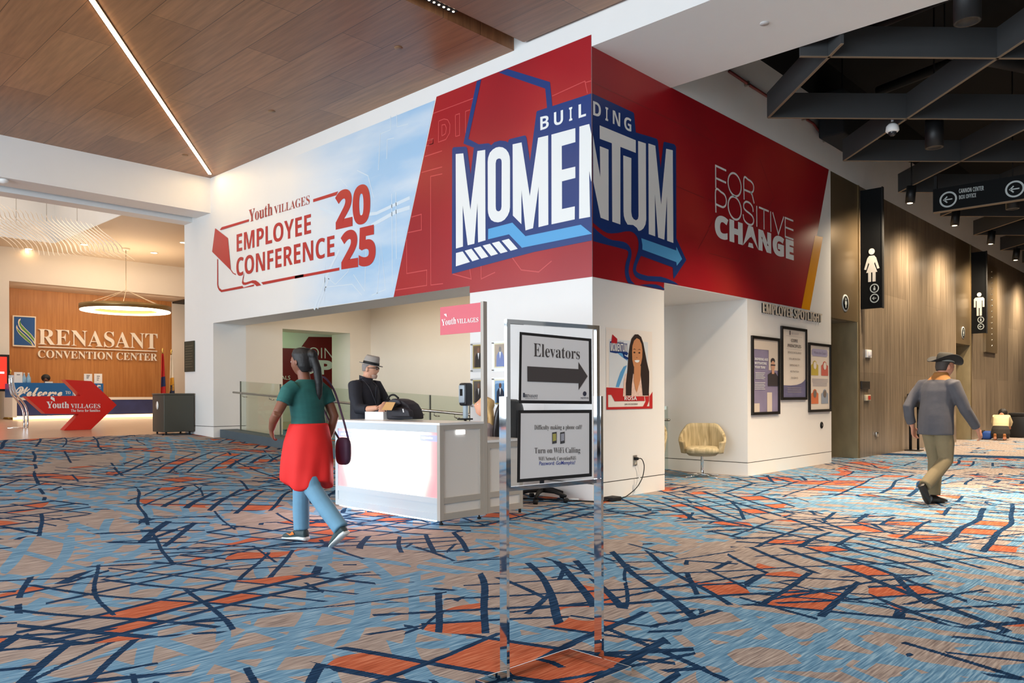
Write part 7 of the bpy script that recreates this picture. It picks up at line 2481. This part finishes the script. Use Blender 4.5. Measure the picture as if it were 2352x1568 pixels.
for q_ in (ra, la):
    fg.limb(mb, q_, [0.07, 0.064, 0.055, 0.045])
fuse(mb, 'grey_jacket', M('jacket_pale', 'BDB3B4', 0.8, bump=0.25, scale=12), t, 0.010, 2)
mb = MB()
for sg in (-1, 1):
    fg.limb(mb, [(0.09 * sg, 0.0, 0.54), (0.095 * sg, 0.22, 0.55), (0.1 * sg, 0.40, 0.50), (0.1 * sg, 0.42, 0.28), (0.1 * sg, 0.40, 0.07)], [0.105, 0.095, 0.075, 0.068, 0.06])
fuse(mb, 'dark_trousers', M('trousers_charcoal', '2A2A2E', 0.85), t, 0.012, 2)
for sg in (-1, 1):
    fuse(shoe(MB(), fg, (0.1 * sg, 0.34, 0.004), (0.1 * sg, 0.58, 0.004), 0.042, 0.08), 'shoe', SHB, t, 0.008, 2)
r_, f_ = hf.cross(hu).normalized(), hf.normalized()
u_ = r_.cross(f_)
HQ = lambda x, y, z: hc + r_ * x + f_ * y + u_ * z
mb = MB().loft([(HQ(0, -0.01, 0.128), r_ * 0.03, f_ * 0.03), (HQ(0, -0.015, 0.115), r_ * 0.068, f_ * 0.078), (HQ(0, -0.022, 0.065), r_ * 0.090, f_ * 0.096), (HQ(0, -0.04, 0.0), r_ * 0.094, f_ * 0.08)], 20)
dn_ = Vector((0, 0, -1))
mb.loft([(HQ(0, -0.04, 0.02), r_ * 0.094, f_ * 0.078), (HQ(0, -0.075, 0.0) + dn_ * 0.06, r_ * 0.10, f_ * 0.062), (HQ(0, -0.09, 0.0) + dn_ * 0.15, r_ * 0.10, f_ * 0.055), (HQ(0, -0.085, 0.0) + dn_ * 0.24, r_ * 0.085, f_ * 0.045), (HQ(0, -0.07, 0) + dn_ * 0.28, r_ * 0.05, f_ * 0.03)], 20)
for sg in (-1, 1):
    mb.tube([HQ(0.08 * sg, 0.0, 0.05), HQ(0.09 * sg, -0.01, -0.02), HQ(0.09 * sg, -0.02, -0.03) + dn_ * 0.09, HQ(0.075 * sg, 0.0, -0.04) + dn_ * 0.18], [0.022, 0.026, 0.026, 0.012], 10)
fuse(mb, 'long_fair_hair', M('hair_blond', 'D8B478', 0.6, var=0.25, scale=30, bump=0.4, stretch=(3, 3, 0.4)), t, 0.007, 2)

# ---- 5: person kneeling far down the concourse
q_ = fl(2292, 1018)
base = Vector((max(q_.x, 0.55), q_.y, 0))
base = Vector((q_.x + 0.06, q_.y, 0))
fg = Fig(base, rt * 0.6 + fw * 0.8, 1.0)
t = thing('person', base[:], 'person in cream top kneeling on the carpet at far right, seen from behind', 'person')
body = MB()
hc = fg((0.02, 0.42, 0.72))
head(body, hc, fg.d((0, 0.8, -0.6)), fg.d((0, 0.6, 0.8)), 0.22)
fg.limb(body, [(0, 0.22, 0.68), (0, 0.33, 0.70)], [0.06, 0.055])
fg.ring(body, [((0, -0.05, 0.26), 0.18, 0.15), ((0, 0.02, 0.42), 0.165, 0.13), ((0, 0.12, 0.56), 0.165, 0.11), ((0, 0.22, 0.67), 0.13, 0.08)])
for sg in (-1, 1):
    fg.limb(body, [(0.16 * sg, 0.2, 0.64), (0.2 * sg, 0.32, 0.48), (0.17 * sg, 0.46, 0.36)], [0.05, 0.042, 0.03])
    hand(body, fg((0.17 * sg, 0.47, 0.35)), fg.d((0, 1, -0.4)), fg.d((0, 0.4, 1)), -sg, 0.92)
    fg.limb(body, [(0.1 * sg, -0.05, 0.25), (0.11 * sg, 0.14, 0.11), (0.11 * sg, -0.10, 0.07), (0.11 * sg, -0.28, 0.06)], [0.10, 0.065, 0.055, 0.04])
fuse(body, 'body', SK_T, t, 0.012, 2)
mb = MB()
fg.ring(mb, [((0, 0.0, 0.37), 0.195, 0.155), ((0, 0.06, 0.48), 0.195, 0.15), ((0, 0.14, 0.60), 0.19, 0.13), ((0, 0.22, 0.69), 0.14, 0.095)])
for sg in (-1, 1):
    fg.limb(mb, [(0.14 * sg, 0.2, 0.65), (0.205 * sg, 0.32, 0.48), (0.18 * sg, 0.42, 0.39)], [0.075, 0.06, 0.05])
fuse(mb, 'cream_top', M('top_cream', 'D9C79C', 0.85), t, 0.013, 2)
mb = MB()
fg.ring(mb, [((0, -0.07, 0.05), 0.20, 0.20), ((0, -0.07, 0.18), 0.23, 0.215), ((0, -0.05, 0.30), 0.215, 0.19), ((0, -0.01, 0.40), 0.18, 0.14)])
fuse(mb, 'patterned_skirt', M('skirt_dark_pattern', '2C2824', 0.85, var=0.6, scale=50), t, 0.013, 2)
for sg in (-1, 1):
    fuse(shoe(MB(), fg, (0.11 * sg, -0.30, 0.17), (0.11 * sg, -0.25, 0.01), 0.045, 0.07), 'shoe', M('shoe_rust', 'B0703C', 0.6), t, 0.010, 2)
fuse(MB().sphere(hc + fg.d((0, -0.02, 0.03)), 0.115, 16, 12), 'dark_hair', M('hair_black', '151212', 0.6), t, 0.01, 2)

# ---- 6: receptionist behind the lobby desk
hp = onX(106, 863, -18.25)
base = Vector((-18.25, hp.y, FL))
fg = Fig(base, (1, -0.2), 1.0)
t = thing('person', base[:], 'dark-haired person seated behind the lobby desk, only the head showing', 'person')
body = MB()
hz = hp.z - FL
hc = hp
head(body, hc, (1, -0.4, -0.1), (0, 0, 1), 0.235)
fg.limb(body, [(0, 0, hz - 0.24), (0, 0, hz - 0.1)], [0.06, 0.055])
fg.ring(body, [((0, 0, 0.42), 0.17, 0.13), ((0, 0, 0.6), 0.16, 0.12), ((0, 0, hz - 0.34), 0.18, 0.11), ((0, 0, hz - 0.22), 0.09, 0.07)])
for sg in (-1, 1):
    fg.limb(body, [(0.18 * sg, 0, hz - 0.30), (0.21 * sg, 0.05, hz - 0.5), (0.17 * sg, 0.25, hz - 0.55)], [0.055, 0.045, 0.03])
    hand(body, fg((0.17 * sg, 0.26, hz - 0.55)), fg.d((0, 1, 0)), fg.d((0, 0, 1)), -sg)
    fg.limb(body, [(0.09 * sg, 0, 0.46), (0.1 * sg, 0.35, 0.46), (0.1 * sg, 0.36, 0.08)], [0.09, 0.06, 0.04])
fuse(body, 'body', SK_D, t, 0.012, 2)
mb = MB()
fg.ring(mb, [((0, 0, 0.44), 0.19, 0.15), ((0, 0, 0.6), 0.18, 0.14), ((0, 0, hz - 0.34), 0.2, 0.13), ((0, 0, hz - 0.23), 0.11, 0.085)])
fuse(mb, 'dark_jacket', M('jacket_black', '1C1A1E', 0.8), t, 0.014, 2)
fuse(MB().sphere(hc + Vector((-0.02, 0, 0.035)), 0.118, 16, 12, (1, 0.95, 0.9)), 'dark_hair', M('hair_black', '151212', 0.6), t, 0.01, 2)
ts = thing('stool', (-18.25, hp.y, FL), 'plain stool behind the lobby desk under the seated person', 'stool')
MB().lathe([(0.2, 0.36), (0.2, 0.38)], (-18.28, hp.y, FL), 20).build('seat', BLACK, ts)
MB().lathe([(0.2, 0.0), (0.03, 0.03), (0.03, 0.36)], (-18.28, hp.y, FL), 16).build('pedestal', BLACK, ts)
